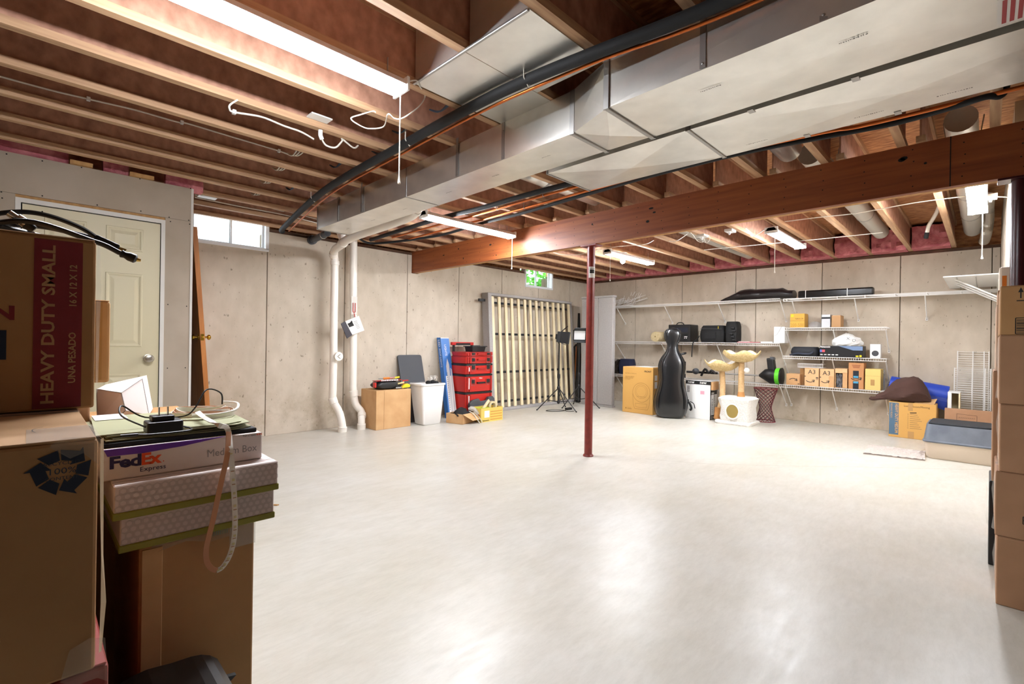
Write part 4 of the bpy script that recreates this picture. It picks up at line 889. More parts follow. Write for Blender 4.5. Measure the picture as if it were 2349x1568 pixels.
# plain brown box with tools
tb = thing('cardboard_box','plain brown box with tools piled on top, beside the waste pipes','box',(3.16,5.33,0))
MB().box(2.925,3.41,5.15,5.52,0.0,0.468).build('carton_body', mCardL, tb, bevel=0.005)
MB().box(2.928,3.407,5.153,5.33,0.468,0.472).build('top_flap', mCardL, tb); MB().box(2.928,3.407,5.334,5.517,0.468,0.472).build('top_flap', mCardL, tb)
MB().box(3.03,3.032,5.1485,5.15,0.0,0.468).build('fold_line', mCardD, tb)
zt = 0.4725
bc = thing('ridged_case','black ribbed plastic case lying on the plain brown box','case',(3.1,5.3,zt))
R_ = []
for i in range(17):
    x = 2.965+0.28*i/16; b = (0.004 if (i%2 and i > 5) else 0.0); e = 0.5+0.5*min(1,i/3) if i < 3 else 1.0
    R_.append([(x,5.30+math.cos(a)*0.115*e*(1.0)+0, zt+0.052+math.sin(a)*(0.048*e+b)) for a in [2*math.pi*k/16 for k in range(16)]])
R_ = [[(p[0], 5.30+max(-0.105,min(0.105,(p[1]-5.30)*1.25)), max(zt,p[2])) for p in r] for r in R_]
MB().loft(R_).build('case_body', mBlk, bc, smooth=True)
MB().box(2.945,2.965,5.22,5.27,zt+0.03,zt+0.09).build('red_clip', mRedT, bc, bevel=0.003)
MB().box(3.25,3.30,5.215,5.28,zt,zt+0.06).build('case_end', mBlk, bc, bevel=0.006)
rl = thing('socket_rail','red slotted rail lying on the ribbed case','tool rail',(3.1,5.3,zt+0.10))
MB().box(2.955,3.33,5.22,5.30,zt+0.105,zt+0.112).build('rail', mRedD, rl)
for k in range(10): MB().box(3.03+0.024*k,3.044+0.024*k,5.215,5.2196,zt+0.104,zt+0.120).build('slot_tab', mWhiteP, rl)
t_ = thing('utility_knife','orange-handled cutter lying on the red rail','knife',(3.07,5.25,zt+0.12))
MB().tube([(3.07,5.25,zt+0.134),(3.08,5.25,zt+0.134),(3.19,5.25,zt+0.136),(3.20,5.25,zt+0.136)],[0.010,0.014,0.013,0.008],10).build('handle', mOrg, t_, smooth=True); MB().box(3.01,3.07,5.245,5.255,zt+0.126,zt+0.140).build('blade_sleeve', mSteel, t_)
t_ = thing('tape_knife','bright yellow snap knife lying above the red rail','knife',(3.27,5.25,zt+0.12))
MB().obox((3.20,5.24,zt+0.124),(0.10,0,0.010),(0,0.018,0),(-0.002,0,0.020)).build('handle', mYel, t_, bevel=0.004); MB().box(3.17,3.20,5.245,5.255,zt+0.124,zt+0.136).build('nose', mBlk, t_)
o = MB().obox((3.155,5.235,zt+0.128),(0.075,0,0.004),(0,0.014,0),(0,0,0.020)).build('pink_eraser', M('dusty_pink','#b48078',0.6), bevel=0.006); tag(o,'dusty pink rubber block beside the yellow knife','block')
t_ = thing('bar_clamp','small red C-shaped clamp at the box corner','clamp',(3.36,5.22,zt))
MB().box(3.325,3.40,5.20,5.215,zt+0.095,zt+0.107).box(3.325,3.337,5.20,5.215,zt+0.05,zt+0.095).box(3.325,3.37,5.20,5.215,zt+0.046,zt+0.056).build('frame', mRedT, t_); MB().tube([(3.36,5.207,zt+0.0),(3.36,5.207,zt+0.095)],0.005,8).build('screw', mSteel, t_); MB().box(3.345,3.375,5.195,5.22,zt,zt+0.014).build('clamp_foot', mBlk, t_)
t_ = thing('scrub_brush','brush with grey handle and yellow bristles on the brown box','brush',(3.33,5.17,zt))
MB().tube([(3.20,5.175,zt+0.016),(3.24,5.175,zt+0.018),(3.29,5.175,zt+0.018)],[0.014,0.012,0.010],10).build('handle', mSteel, t_, smooth=True)
MB().prism([(3.285,5.16,zt+0.010),(3.40,5.16,zt+0.016),(3.405,5.16,zt+0.045),(3.37,5.16,zt+0.064),(3.33,5.16,zt+0.058),(3.29,5.16,zt+0.030)],(0,0.04,0)).build('bristles', mYel, t_, bevel=0.004)
t_ = thing('rubber_mallet','pale wooden-handled tool resting against the ribbed case','mallet',(3.25,5.19,zt))
MB().tube([(3.24,5.205,zt+0.062),(3.335,5.20,zt+0.078)],[0.010,0.012],10).build('handle', M('pale_wood','#d8c389',0.5), t_, smooth=True); MB().lathe([(0.0,-0.02),(0.018,-0.02),(0.02,0.0),(0.018,0.02),(0.0,0.02)],12,(3.23,5.20,zt+0.02)).build('head', mBlk, t_, smooth=True)
# charcoal board
o = MB(); fb = Fr((3.49,5.36,0.0),(1,0,0),(0,0.245,0.875)); L_ = 0.915
cr = 0.03; out = []
for cx,cy,a0 in ((0.38-cr,L_-cr,0),(cr,L_-cr,90),(0,0,180),(0.38,0,270)):
    if a0 < 180: out += [(cx+cr*math.cos(math.radians(a0+15*k)), cy+cr*math.sin(math.radians(a0+15*k))) for k in range(7)]
    else: out.append((cx,cy))
o.prism([fb.p(x,y,0) for x,y in out], fb.n*-0.022); o = o.build('board_panel', mGreyB, bevel=0.004); tag(o,'charcoal rounded board leaning on the wall behind the white bin','board')
# white bin
bn = thing('waste_bin','tall white plastic waste bin beside the plain brown box','bin',(3.67,5.15,0))
def rr_ring(x0,x1,y0,y1,z,r,n=4):
    P = []
    for cx,cy,a0 in ((x1-r,y1-r,0),(x0+r,y1-r,90),(x0+r,y0+r,180),(x1-r,y0+r,270)):
        P += [(cx+r*math.cos(math.radians(a0+90*k/n)), cy+r*math.sin(math.radians(a0+90*k/n)), z) for k in range(n+1)]
    return P
MB().loft([rr_ring(3.55,3.80,5.06,5.24,0.0,0.02),rr_ring(3.53,3.80,5.04,5.25,0.02,0.025),rr_ring(3.50,3.82,5.02,5.27,0.25,0.03),rr_ring(3.475,3.835,5.00,5.285,0.50,0.035),rr_ring(3.475,3.835,5.00,5.285,0.525,0.035),rr_ring(3.485,3.825,5.01,5.275,0.525,0.03),rr_ring(3.49,3.82,5.015,5.27,0.50,0.03),rr_ring(3.56,3.79,5.07,5.23,0.03,0.02)]).build('bin_body', mWhiteP, bn, smooth=True)
MB().loft([rr_ring(3.466,3.844,4.992,5.294,0.508,0.04),rr_ring(3.462,3.848,4.988,5.298,0.52,0.04),rr_ring(3.466,3.844,4.992,5.294,0.532,0.04),rr_ring(3.482,3.828,5.008,5.278,0.532,0.035)],cap=False).build('rolled_rim', mWhiteP, bn, smooth=True)
rn = random.Random(21)
o = MB(); 
for k in range(5): o.sphere((3.66+0.035*k,5.16+rn.uniform(-.04,.04),0.515+rn.uniform(0,.03)),0.035,8,5,(1.2,1,.8))
o = o.build('black_rag', mBlkS, smooth=True); tag(o,'crumpled black cloth poking out of the white bin','cloth')
o = MB(); g = [[Vector((3.72+0.10*i/5, 5.12+0.12*j/5, 0.53+rn.uniform(0.0,0.10))) for i in range(6)] for j in range(6)]
o.sheet(g); o = o.build('plastic_wrap', mTape, thick=0.001); tag(o,'crinkled clear plastic wrap in the white bin','wrap')
o = thing('slim_carton','slim white carton with blue print standing behind the white bin','box',(3.56,5.33,0))
MB().box(3.43,3.485,5.30,5.345,0.0,0.36).build('carton_body', mWhiteBx, o); MB().fq(Fr((3.43,5.30,0),(1,0,0),(0,0,1)),0.02,0.10,0.05,0.16).build('blue_print', mBlueBx, o)
# long blue and white LED carton leaning
lb = thing('shop_light_carton','long blue and white LED shop light carton leaning beside the red tool boxes','box',(4.2,5.4,0))
o0 = Vector((4.115,5.27,0.0)); up_ = Vector((0.03,0.265,1.125)); 
MB().obox(o0,(0.145,0,0),(0,0.09,-0.0),up_).build('carton_body', mWhiteBx, lb, bevel=0.002, seg=1)
fs = Fr(o0+Vector((0,0.09,0)),(0,-1,0),up_); MB().fq(fs,0,0,0.09,up_.length).build('blue_side', mBlueBx, lb)
fl_ = Fr(o0,(1,0,0),up_); L_ = up_.length
m = MB(); m.fq(fl_,0.0,L_*0.52,0.145,L_*0.99); m.fq(fl_,0.0,0,0.022,L_*0.52); m.build('blue_front_print', mBlueBx, lb)
m = MB(); m.fp(fl_,[(0.055,0.05),(0.085,0.05),(0.10,L_*0.66),(0.075,L_*0.74),(0.045,L_*0.64)],0.0010); m.fp(fl_,[(0.10,0.06),(0.125,0.06),(0.138,L_*0.6),(0.112,L_*0.62)],0.0010); m.build('fixture_picture', M('picture_grey','#c4c5c6',0.5), lb)
m = MB()
for k in range(18): m.fq(fl_,0.032+0.0012*k*0.6,0.12+0.03*k,0.040+0.0012*k*0.6,0.14+0.03*k,0.0010)
m.build('side_caption', mInk, lb)
ud = Fr(o0+up_+Vector((0,0.09,0)), -up_, (0,-1,0)); 
text('LED', ud, 0.03, 0.022, 0.062, mWhiteP, lb, d=0.0012); text('SHOP LIGHTS', ud, 0.16, 0.03, 0.045, mWhiteP, lb, d=0.0012)
text('LIGHTS', Fr(o0+up_+Vector((0.145,0,0)),-up_,(-1,0,0)) if False else Fr(o0+up_+Vector((0.02,0,0)),-up_,(1,0,0)), 0.10, 0.03, 0.05, mWhiteP, lb, d=0.0012)
# ---- red modular tool boxes
TX0, TX1, TY0, TY1 = 4.285, 4.80, 5.13, 5.47
def latch(p, x, z, y, h=0.055, w=0.045):
    MB().box(x-w/2,x+w/2,y-0.016,y,z-h/2,z+h/2).build('latch', mBlk, p, bevel=0.004)
    MB().tube([(x-w*0.7,y-0.010,z-h*0.9),(x-w*0.7,y-0.012,z+h*0.7),(x+w*0.7,y-0.012,z+h*0.7),(x+w*0.7,y-0.010,z-h*0.9),(x-w*0.7,y-0.010,z-h*0.9)],0.0025,6).build('latch_bail', mSteel, p)
def toolbox(lab, z0, z1, kind):
    o = thing('tool_box', lab, 'toolbox', ((TX0+TX1)/2,(TY0+TY1)/2,z0), group='stacked red tool boxes')
    lid = 0.03 if kind != 'organizer' else 0.014
    in_ = 0.012
    MB().loft([rr_ring(TX0+in_,TX1-in_,TY0+in_,TY1-in_,z0,0.02),rr_ring(TX0+in_,TX1-in_,TY0+in_,TY1-in_,z0+0.012,0.02),rr_ring(TX0+0.004,TX1-0.004,TY0+0.004,TY1-0.004,z0+0.03,0.02),rr_ring(TX0+0.004,TX1-0.004,TY0+0.004,TY1-0.004,z1-lid-0.002,0.02)]).build('box_body', mRedT, o, smooth=True)
    MB().loft([rr_ring(TX0,TX1,TY0,TY1,z1-lid,0.022),rr_ring(TX0,TX1,TY0,TY1,z1-0.006,0.022),rr_ring(TX0+0.01,TX1-0.01,TY0+0.01,TY1-0.01,z1-0.001,0.02)]).build('box_lid', mBlk if kind != 'organizer' else mRedD, o, smooth=True)
    zc = (z0+z1)/2
    for x in (TX0+0.13,TX1-0.10): latch(o, x, min(zc+0.02,z1-0.045) if z1-z0 > 0.12 else zc, TY0, min(0.055,(z1-z0)*0.45))
    for x in (TX0+0.02,TX0+0.065,TX1-0.05): MB().box(x,x+0.028,TY0-0.010,TY0+0.006,z0+0.004,z1-lid).build('corner_rib', mRedD, o, bevel=0.004)
    cx = (TX0+TX1)/2+0.02
    h = MB().box(cx-0.075,cx+0.075,TY0-0.020,TY0-0.006,zc-0.012,zc+0.012).box(cx-0.075,cx-0.058,TY0-0.020,TY0+0.004,zc-0.012,zc+0.012).box(cx+0.058,cx+0.075,TY0-0.020,TY0+0.004,zc-0.012,zc+0.012).build('carry_handle', mBlk if kind == 'deep' else mRedD, o, bevel=0.003)
    if kind in ('deep','base','box'): MB().box(TX0+0.045,TX0+0.06,TY0-0.0115,TY0-0.009,z0+0.04,z1-lid-0.02).build('white_label', mWhiteP, o)
    if kind == 'deep':
        fl = Fr((cx,TY0+0.003,zc+0.06),(1,0,0),(0,0,1)); MB().fstroke(fl,[(-0.03,0),(-0.018,0.014),(-0.008,-0.004),(0.004,0.013),(0.014,-0.002),(0.03,0.006)],0.007,0.002).build('white_mark', mWhiteP, o)
    return o
toolbox('bottom red wheeled tool box of the stack, behind the dark plastic case',0.0,0.365,'base')
toolbox('deep red tool box with black lid, resting on the wheeled one',0.368,0.615,'deep')
toolbox('medium red tool box between the deep box and the organizers',0.618,0.765,'box')
toolbox('lower red organizer case near the top of the tool stack',0.768,0.870,'organizer')
toolbox('thin red organizer case topmost of the tool stack',0.872,0.930,'organizer')
TX0 += 0.035
hd = thing('cart_handle','red and black pull-up cart handle standing over the tool stack','handle',(4.4,5.50,0.0))
for x in (TX0+0.02,TX0+0.36): MB().box(x,x+0.03,5.485,5.51,0.30,1.06).build('upright', mBlk, hd, bevel=0.003)
MB().box(TX0-0.01,TX0+0.40,5.475,5.52,1.02,1.065).build('grip', mRedT, hd, bevel=0.008); MB().box(TX0+0.06,TX0+0.33,5.472,5.475,1.02,1.05).build('grip_inset', mBlk, hd)
MB().box(TX0+0.0,TX0+0.40,5.48,5.515,0.0,0.30).build('base_bracket', mBlk, hd)
TX0 -= 0.035
tr = thing('parts_tray','black plastic tray lying on the topmost organizer','tray',(4.6,5.28,0.931))
MB().loft([rr_ring(4.455,4.70,5.20,5.36,0.931,0.02),rr_ring(4.445,4.715,5.19,5.37,1.0,0.02),rr_ring(4.43,4.73,5.175,5.385,1.0,0.02),rr_ring(4.43,4.73,5.175,5.385,1.012,0.02),rr_ring(4.455,4.705,5.20,5.36,1.012,0.02),rr_ring(4.465,4.69,5.21,5.35,0.94,0.02)]).build('tray_body', mBlk, tr, smooth=True)
MB().box(4.52,4.66,5.26,5.30,1.006,1.022).build('tray_handle', mBlk, tr, bevel=0.004)
dc = thing('plastic_case','dark grey hard case with notched handle leaning on the red tool boxes','case',(4.45,5.05,0))
fb = Fr((4.30,5.005,0.0),(1,0,0),(0,0.06,0.30)); 
MB().prism([fb.p(x,y,0) for x,y in ((0,0),(0.46,0),(0.47,0.04),(0.47,0.27),(0.44,0.30),(0.36,0.30),(0.34,0.255),(0.20,0.245),(0.17,0.285),(0.06,0.27),(0.0,0.22))], fb.n*-0.055).build('case_shell', mGreyB, dc, bevel=0.008)
MB().prism([fb.p(x,y,0.001) for x,y in ((0.04,0.03),(0.43,0.03),(0.43,0.20),(0.04,0.18))], fb.n*0.004).build('case_panel', mGreyB, dc, bevel=0.002, seg=1)
MB().prism([fb.p(x,y,0.006) for x,y in ((0.18,0.01),(0.30,0.01),(0.30,0.04),(0.18,0.04))], fb.n*0.002).build('red_badge', mRedT, dc)
# ---- small open box with cloth and gloves
ob = thing('open_carton','small open brown carton with black cloth and gloves before the tool boxes','box',(4.05,4.93,0))
c_ = [Vector((3.90,5.06,0)),Vector((3.965,4.80,0)),Vector((4.225,4.865,0)),Vector((4.16,5.12,0))]
def wall_of(p,q,h,th=0.004):
    n = (q-p).cross(Vector((0,0,1))).normalized()*th; return MB().hexa([p,q,q-n,p-n] if True else 0,[v+Vector((0,0,h)) for v in (p,q,q-n,p-n)])
for i in range(4): wall_of(c_[i],c_[(i+1)%4],0.13).build('carton_side', mCardL, ob)
MB().prism(c_,(0,0,0.004)).build('carton_bottom', mCardL, ob)
MB().add([c_[1]+Vector((0,0,0.13)),c_[2]+Vector((0,0,0.13)),c_[2]+Vector((0.09,-0.085,0.05)),c_[1]+Vector((0.10,-0.09,0.05))],[(0,1,2,3)]).build('open_flap', mCardL, ob, thick=0.004)
rn = random.Random(31); g = []
for i in range(9):
    g.append([Vector((3.925+0.26*j/8-0.0+0.03*i/8, 4.86+0.20*i/8, 0.10+0.075*math.sin(math.pi*j/8)*math.sin(math.pi*i/8)+rn.uniform(0,.03))) for j in range(9)])
o = MB().sheet(g).build('black_cloth', mBlkS, smooth=True, thick=0.006); tag(o,'bunched black cloth heaped in the small open carton','cloth')
gl = thing('work_glove','pale grey work gloves draped over the open carton flap','gloves',(4.2,4.82,0.1))
MB().tube(smoothpts([(4.16,4.92,0.17),(4.21,4.88,0.17),(4.24,4.84,0.13),(4.25,4.82,0.10)],4),[0.02]*2+[0.035]*3+[0.03]*8,8).build('palm', M('glove_grey','#b9b2a6',0.9), gl, smooth=True)
for k in range(4): MB().tube([(4.235+0.012*k,4.83,0.115-0.005*k),(4.25+0.015*k,4.79-0.004*k,0.095),(4.26+0.018*k,4.76,0.06)],[0.010,0.010,0.007],6).build('finger', M('glove_orange','#c8784a',0.9) if k == 0 else MATS['glove_grey'], gl, smooth=True)
sp_ = thing('shop_strap','pale webbing strap hanging over the open carton flap to the floor','strap',(4.12,4.75,0))
MB().tube(smoothpts([(4.13,4.86,0.15),(4.15,4.80,0.12),(4.165,4.75,0.06),(4.185,4.71,0.006)],4),0.007,6).build('webbing', M('webbing_pale','#cdc6b6',0.9), sp_, smooth=True); MB().tube(smoothpts([(4.20,4.86,0.13),(4.215,4.80,0.10),(4.23,4.75,0.05),(4.235,4.72,0.006)],4),0.005,6).build('webbing', MATS['webbing_pale'], sp_, smooth=True)
# ---- yellow box with white label
mYBox = M('yellow_carton','#d9bd5e',0.6); yb = thing('open_carton','small yellow printed carton with white label and tape inside','box',(4.45,4.87,0))
Y0,Y1,X0_,X1_,hh = 4.755,4.985,4.245,4.645,0.185
for a in ((X0_,X1_,Y0,Y0+0.004),(X0_,X1_,Y1-0.004,Y1),(X0_,X0_+0.004,Y0+0.004,Y1-0.004),(X1_-0.004,X1_,Y0+0.004,Y1-0.004)): MB().box(a[0],a[1],a[2],a[3],0.0,hh).build('carton_side', mYBox, yb)
MB().box(X0_+0.004,X1_-0.004,Y0+0.004,Y1-0.004,0,0.004).build('carton_bottom', mYBox, yb)
fyb = Fr((X0_,Y0,0),(1,0,0),(0,0,1)); MB().fq(fyb,0.06,0.06,0.15,0.15).build('white_label', mWhiteP, yb)
m = MB()
for r in range(4):
    for k in range(9): m.fq(fyb,0.17+0.024*k,0.02+0.035*r,0.19+0.024*k,0.034+0.035*r); 
    for k in range(4): m.fq(fyb,0.03+0.03*k,0.014,0.05+0.03*k,0.024)
m.build('orange_print', M('carton_print','#c98a3a',0.6), yb, kind='stuff')
o = MB().box(4.27,4.47,4.80,4.95,0.10,0.178).build('green_pack', M('lime_pack','#b8c832',0.5), bevel=0.006); tag(o,'lime green packet inside the yellow carton','packet')
tp = thing('tape_roll','roll of pale tape standing in the yellow carton','tape',(4.52,4.87,0.1))
MB().lathe([(0.045,-0.022),(0.07,-0.022),(0.07,0.022),(0.045,0.022),(0.045,-0.022)],24,(4.55,4.87,0.185),'y',cap=False).build('tape_ring', M('tape_cream','#d6c9a0',0.4), tp, smooth=True)
wk = thing('wood_stick','pale wooden stick poking out of the yellow carton','stick',(4.4,4.85,0.1)); MB().obox((4.34,4.84,0.12),(0.15,0.01,0.14),(0,0.02,0),(-0.02,0,0.025)).build('stick', mSlat, wk)
# ---- upholstered bed frame with slats leaning on the wall
bf = thing('bed_frame','grey upholstered slatted bed frame leaning on its side against the wall','bed frame',(6.0,5.45,0))
sx0, sx1 = 5.0, 7.12
yb_ = lambda z: 5.355+0.07*z          # front plane leans back
def slab(x0,x1,z0,z1,d0,d1,name,mat,bev=0.0):
    return MB().hexa([(x0,yb_(z0)+d0,z0),(x1,yb_(z0)+d0,z0),(x1,yb_(z0)+d1,z0),(x0,yb_(z0)+d1,z0)],[(x0,yb_(z1)+d0,z1),(x1,yb_(z1)+d0,z1),(x1,yb_(z1)+d1,z1),(x0,yb_(z1)+d1,z1)]).build(name, mat, bf, bevel=bev)
slab(sx0,sx0+0.075,0.0,1.84,0.0,0.15,'side_rail',mGreyF,0.008); slab(sx1-0.03,sx1,0.0,1.84,0.01,0.12,'side_rail',mGreyF,0.006)
slab(sx0+0.055,sx1-0.03,1.80,1.84,0.0,0.12,'end_rail',mGreyF,0.008); slab(sx0+0.055,sx1-0.03,0.0,0.045,0.0,0.12,'end_rail',mGreyF,0.008)
for x in (1130.5,1146,1161,1175,1190.6,1205.6,1218,1232,1245,1258,1271,1283,1294.6,1306.8):
    X = py_(x,760,5.43).x+0.05
    slab(X-0.027,X+0.027,0.05,1.79,0.02,0.042,'slat',mSlat)
for z in (0.14,0.60,1.20,1.69): slab(sx0+0.055,sx1-0.03,z-0.018,z+0.018,0.043,0.046,'webbing_strap',mStrapB)
slab(6.035,6.065,0.05,1.79,0.048,0.08,'centre_rail',mGreyFD)
slab(sx0-0.12,sx0,1.70,1.74,0.07,0.10,'bracket_arm',mBlk)
# headboard standing out from the corner
hb = thing('headboard','tall grey upholstered panel with a vertical seam standing by the shelves','headboard',(6.95,4.9,0))
for y0,y1 in ((4.455,4.755),(4.76,5.10)): MB().box(6.90,6.985,y0,y1,0.03,1.855).build('padded_panel', mGreyF, hb, bevel=0.010)
MB().box(6.895,6.99,4.44,5.11,0.0,0.03).build('bottom_rail', mGreyF, hb, bevel=0.004); MB().box(6.895,6.99,4.44,5.11,1.856,1.89).build('top_rail', mGreyF, hb, bevel=0.004)
# things between bed and headboard
o = MB().box(7.30,7.75,5.585,5.62,0.0,1.78).build('white_door_panel', M('pale_panel','#cfc9bd',0.6), bevel=0.004); tag(o,'pale flat panel leaning in the corner behind the headboard','panel')
sl = thing('orange_sled','long orange and black sled standing upright beside the headboard','sled',(7.15,5.38,0))
R_ = []
for i in range(13):
    z = 0.02+1.0*i/12; w = 0.10*math.sin(math.pi*(0.18+0.72*i/12))+0.02; R_.append([(7.25+0.04*z+w*math.cos(a),5.36+0.10*z+0.03*math.sin(a),z) for a in [2*math.pi*k/12 for k in range(12)]])
MB().loft(R_).build('hull', mOrg, sl, smooth=True)
R2 = [[(p[0]*1.0+ (0.0),p[1]+0.0,p[2]) for p in r] for r in R_]
MB().tube([(7.16,5.40,0.05),(7.15,5.46,0.55),(7.22,5.50,1.0),(7.29,5.51,1.04),(7.37,5.49,0.95),(7.40,5.46,0.5),(7.36,5.40,0.05)],0.022,8).build('black_rim', mBlk, sl, smooth=True)
MB().box(7.22,7.29,5.352,5.36,0.42,0.50).build('sticker', mWhiteP, sl)
bp = thing('umbrella_bag','black slim bag and poles standing between bed frame and headboard','bag',(7.0,5.33,0))
MB().tube([(7.06,5.27,0.0),(7.06,5.27,0.3),(7.06,5.27,1.0),(7.06,5.28,1.62)],[0.05,0.055,0.04,0.02],10).build('sleeve', mBlkS, bp, smooth=True)
# ---- panel lights on tripods
def light_stand(cx, cy, hz, lab1, lab2, yaw, legs, open_top):
    s = thing('light_stand', lab1, 'tripod', (cx,cy,0), group='light stands')
    MB().tube([(cx,cy,0.10),(cx,cy,0.55)],0.016,10).build('lower_tube', mBlk, s, smooth=True); MB().tube([(cx,cy,0.5),(cx,cy,hz)],0.011,10).build('upper_tube', mBlk, s, smooth=True)
    MB().lathe([(0.02,0.0),(0.026,0.02),(0.026,0.06),(0.02,0.08)],10,(cx,cy,0.50)).build('clamp_collar', mBlk, s, smooth=True)
    MB().lathe([(0.02,0.0),(0.026,0.01),(0.026,0.04),(0.02,0.05)],10,(cx,cy,0.33)).build('leg_collar', mBlk, s, smooth=True); MB().lathe([(0.02,0.0),(0.024,0.01),(0.024,0.03),(0.02,0.04)],10,(cx,cy,0.11)).build('leg_collar', mBlk, s, smooth=True)
    for a in legs:
        e = Vector((cx+0.36*math.cos(a),cy+0.36*math.sin(a),0.008)); k = Vector((cx,cy,0.355)); mid = k.lerp(e,0.55)
        MB().tube([k,e],0.008,8).build('leg', mBlk, s); MB().tube([Vector((cx,cy,0.13)),mid],0.006,6).build('leg_brace', mBlk, s); MB().sphere(e+Vector((0,0,0.004)),0.012,8,5).build('rubber_foot', mBlk, s)
    h = thing('panel_light', lab2, 'light panel', (cx,cy,hz), group='panel lights')
    fw = Vector((math.cos(yaw),math.sin(yaw),-0.12)).normalized(); rt = fw.cross(Vector((0,0,1))).normalized(); up = rt.cross(fw)
    c = Vector((cx,cy,hz+0.11)); w, hh = 0.105, 0.085
    MB().obox(c-rt*w-up*hh-fw*0.03, rt*2*w, up*2*hh, fw*0.05).build('panel_body', mBlk, h, bevel=0.006)
    MB().add([c-rt*w*0.9-up*hh*0.88+fw*0.0215,c+rt*w*0.9-up*hh*0.88+fw*0.0215,c+rt*w*0.9+up*hh*0.88+fw*0.0215,c-rt*w*0.9+up*hh*0.88+fw*0.0215],[(0,1,2,3)]).build('diffuser', M('panel_diffuser','#d5d4d2',0.5), h)
    for sg in (-1,1):
        b = c+rt*w*sg+fw*0.02; t = rt*0.035*sg+fw*0.14
        MB().add([b-up*hh,b+up*hh,b+up*hh*1.15+t,b-up*hh*1.15+t],[(0,1,2,3)]).build('barn_door', mBlk, h, thick=0.003)
    t = (up*0.05+fw*0.13) if open_top else (up*0.10+fw*0.09)
    b = c+up*hh+fw*0.02; MB().add([b-rt*w,b+rt*w,b+rt*w*1.1+t,b-rt*w*1.1+t],[(0,1,2,3)]).build('barn_door', mBlk, h, thick=0.003)
    b = c-up*hh+fw*0.02; MB().add([b-rt*w,b+rt*w,b+rt*w*1.1-up*0.03+fw*0.10,b-rt*w*1.1-up*0.03+fw*0.10],[(0,1,2,3)]).build('barn_door', mBlk, h, thick=0.003)
    MB().tube([c-up*hh-rt*0.02,Vector((cx,cy,hz))],0.012,8).build('yoke', mBlk, h)
    MB().obox(c-rt*0.05-up*0.04-fw*0.06, rt*0.1, up*0.08, fw*0.03).build('battery', mBlk, h, bevel=0.004)
    return s
light_stand(5.99,4.86,1.06,'black tripod light stand nearer the yellow carton','black panel light with folded barn doors, nearer the tool boxes',math.radians(-55),[math.radians(a) for a in (150,270,20)],False)
light_stand(6.52,4.86,1.10,'black tripod light stand beside the red post','black panel light with a white diffuser showing, beside the red post',math.radians(-128),[math.radians(a) for a in (170,290,50)],True)
pwb = thing('power_brick','black power brick with coiled cord on the floor by the tripods','adapter',(5.95,4.70,0))
MB().box(6.08,6.20,4.74,4.80,0.0,0.035).build('brick', mBlk, pwb, bevel=0.006); MB().tube(smoothpts([(6.08,4.77,0.012),(5.95,4.72,0.006),(5.80,4.80,0.006),(5.74,4.90,0.006),(5.86,4.93,0.006),(5.97,4.85,0.006),(6.0,4.75,0.006),(5.96,4.64,0.006),(6.06,4.60,0.006)],5),0.0045,6).build('cord', mBlk, pwb, smooth=True)
# ============================================================ BACK WALL: WIRE SHELVES
mWire = M('shelf_white','#e9e7e3',0.4)
XF = XB-0.305
def py0(x, y, X=XF): return px_(x, y, X).y
def shelf(lab, y0, y1, z, braces, lengthwise=False, group='wire shelves on the back wall', back=0.0):
    o = thing('wire_shelf', lab, 'shelf', (XB-0.15,(y0+y1)/2,z), group=group)
    d = MB(); r = 0.0022
    def bar(a, b, w=0.0022): d.box(min(a[0],b[0])-w,max(a[0],b[0])+w,min(a[1],b[1])-w,max(a[1],b[1])+w,min(a[2],b[2])-w,max(a[2],b[2])+w)
    n = int((y1-y0)/0.0254)
    if not lengthwise:
        for i in range(n+1):
            y = y0+(y1-y0)*i/n; bar((XF,y,z-r),(XB-0.006,y,z-r),0.0016)
        for x in (XB-0.012,XB-0.15): bar((x,y0,z-0.006),(x,y1,z-0.006),0.003)
    else:
        for k in range(12): x = XF+(XB-0.01-XF)*k/11; bar((x,y0,z-r),(x,y1,z-r),0.0018)
        for k in range(int((y1-y0)/0.3)+2): y = min(y1,y0+0.3*k); bar((XF,y,z-0.006),(XB-0.006,y,z-0.006),0.003)
    d.build('wire_deck', mWire, o, kind='stuff')
    l = MB()
    def bar2(a, b, w): l.box(min(a[0],b[0])-w,max(a[0],b[0])+w,min(a[1],b[1])-w,max(a[1],b[1])+w,min(a[2],b[2])-w,max(a[2],b[2])+w)
    bar2((XF,y0,z),(XF,y1,z),0.0035); bar2((XF,y0,z-0.034),(XF,y1,z-0.034),0.0035)
    if not lengthwise:
        for i in range(n+1): y = y0+(y1-y0)*i/n; bar2((XF,y,z-0.03),(XF,y,z),0.0017)
    else:
        for k in range(int((y1-y0)/0.3)+2): y = min(y1,y0+0.3*k); bar2((XF,y,z-0.03),(XF,y,z),0.005)
    l.build('front_lip', mWire, o, kind='stuff')
    for y in braces:
        MB().tube([(XF+0.004,y,z-0.034),(XB-0.006,y,z-0.30)],0.0065,8).build('diagonal_brace', mWire, o); f = MB().box(XB-0.008,XB-0.001,y-0.012,y+0.012,z-0.325,z-0.285).build('brace_foot', mWire, o)
        MB().lathe([(0.005,0.0),(0.004,-0.002),(0.0,-0.002)],8,(XB-0.008,y,z-0.31),'x').build('foot_screw', mDark, f)
    m = MB()
    return o
SZ = dict(top=1.755, mid=1.115, s3=1.335, s4=0.938, low=0.530)
shelf('long topmost wire shelf carrying the black wrapped bundle', 2.10, 5.05, SZ['top'], [py0(x,y) for x,y in ((1415,703),(1524,700),(1647,695),(1790,684))])
shelf('topmost open-rail wire shelf carrying the long black tube box', YC+0.02, 2.05, SZ['top']-0.01, [py0(x,y) for x,y in ((1817,688),(1960,679),(2122,672))], True)
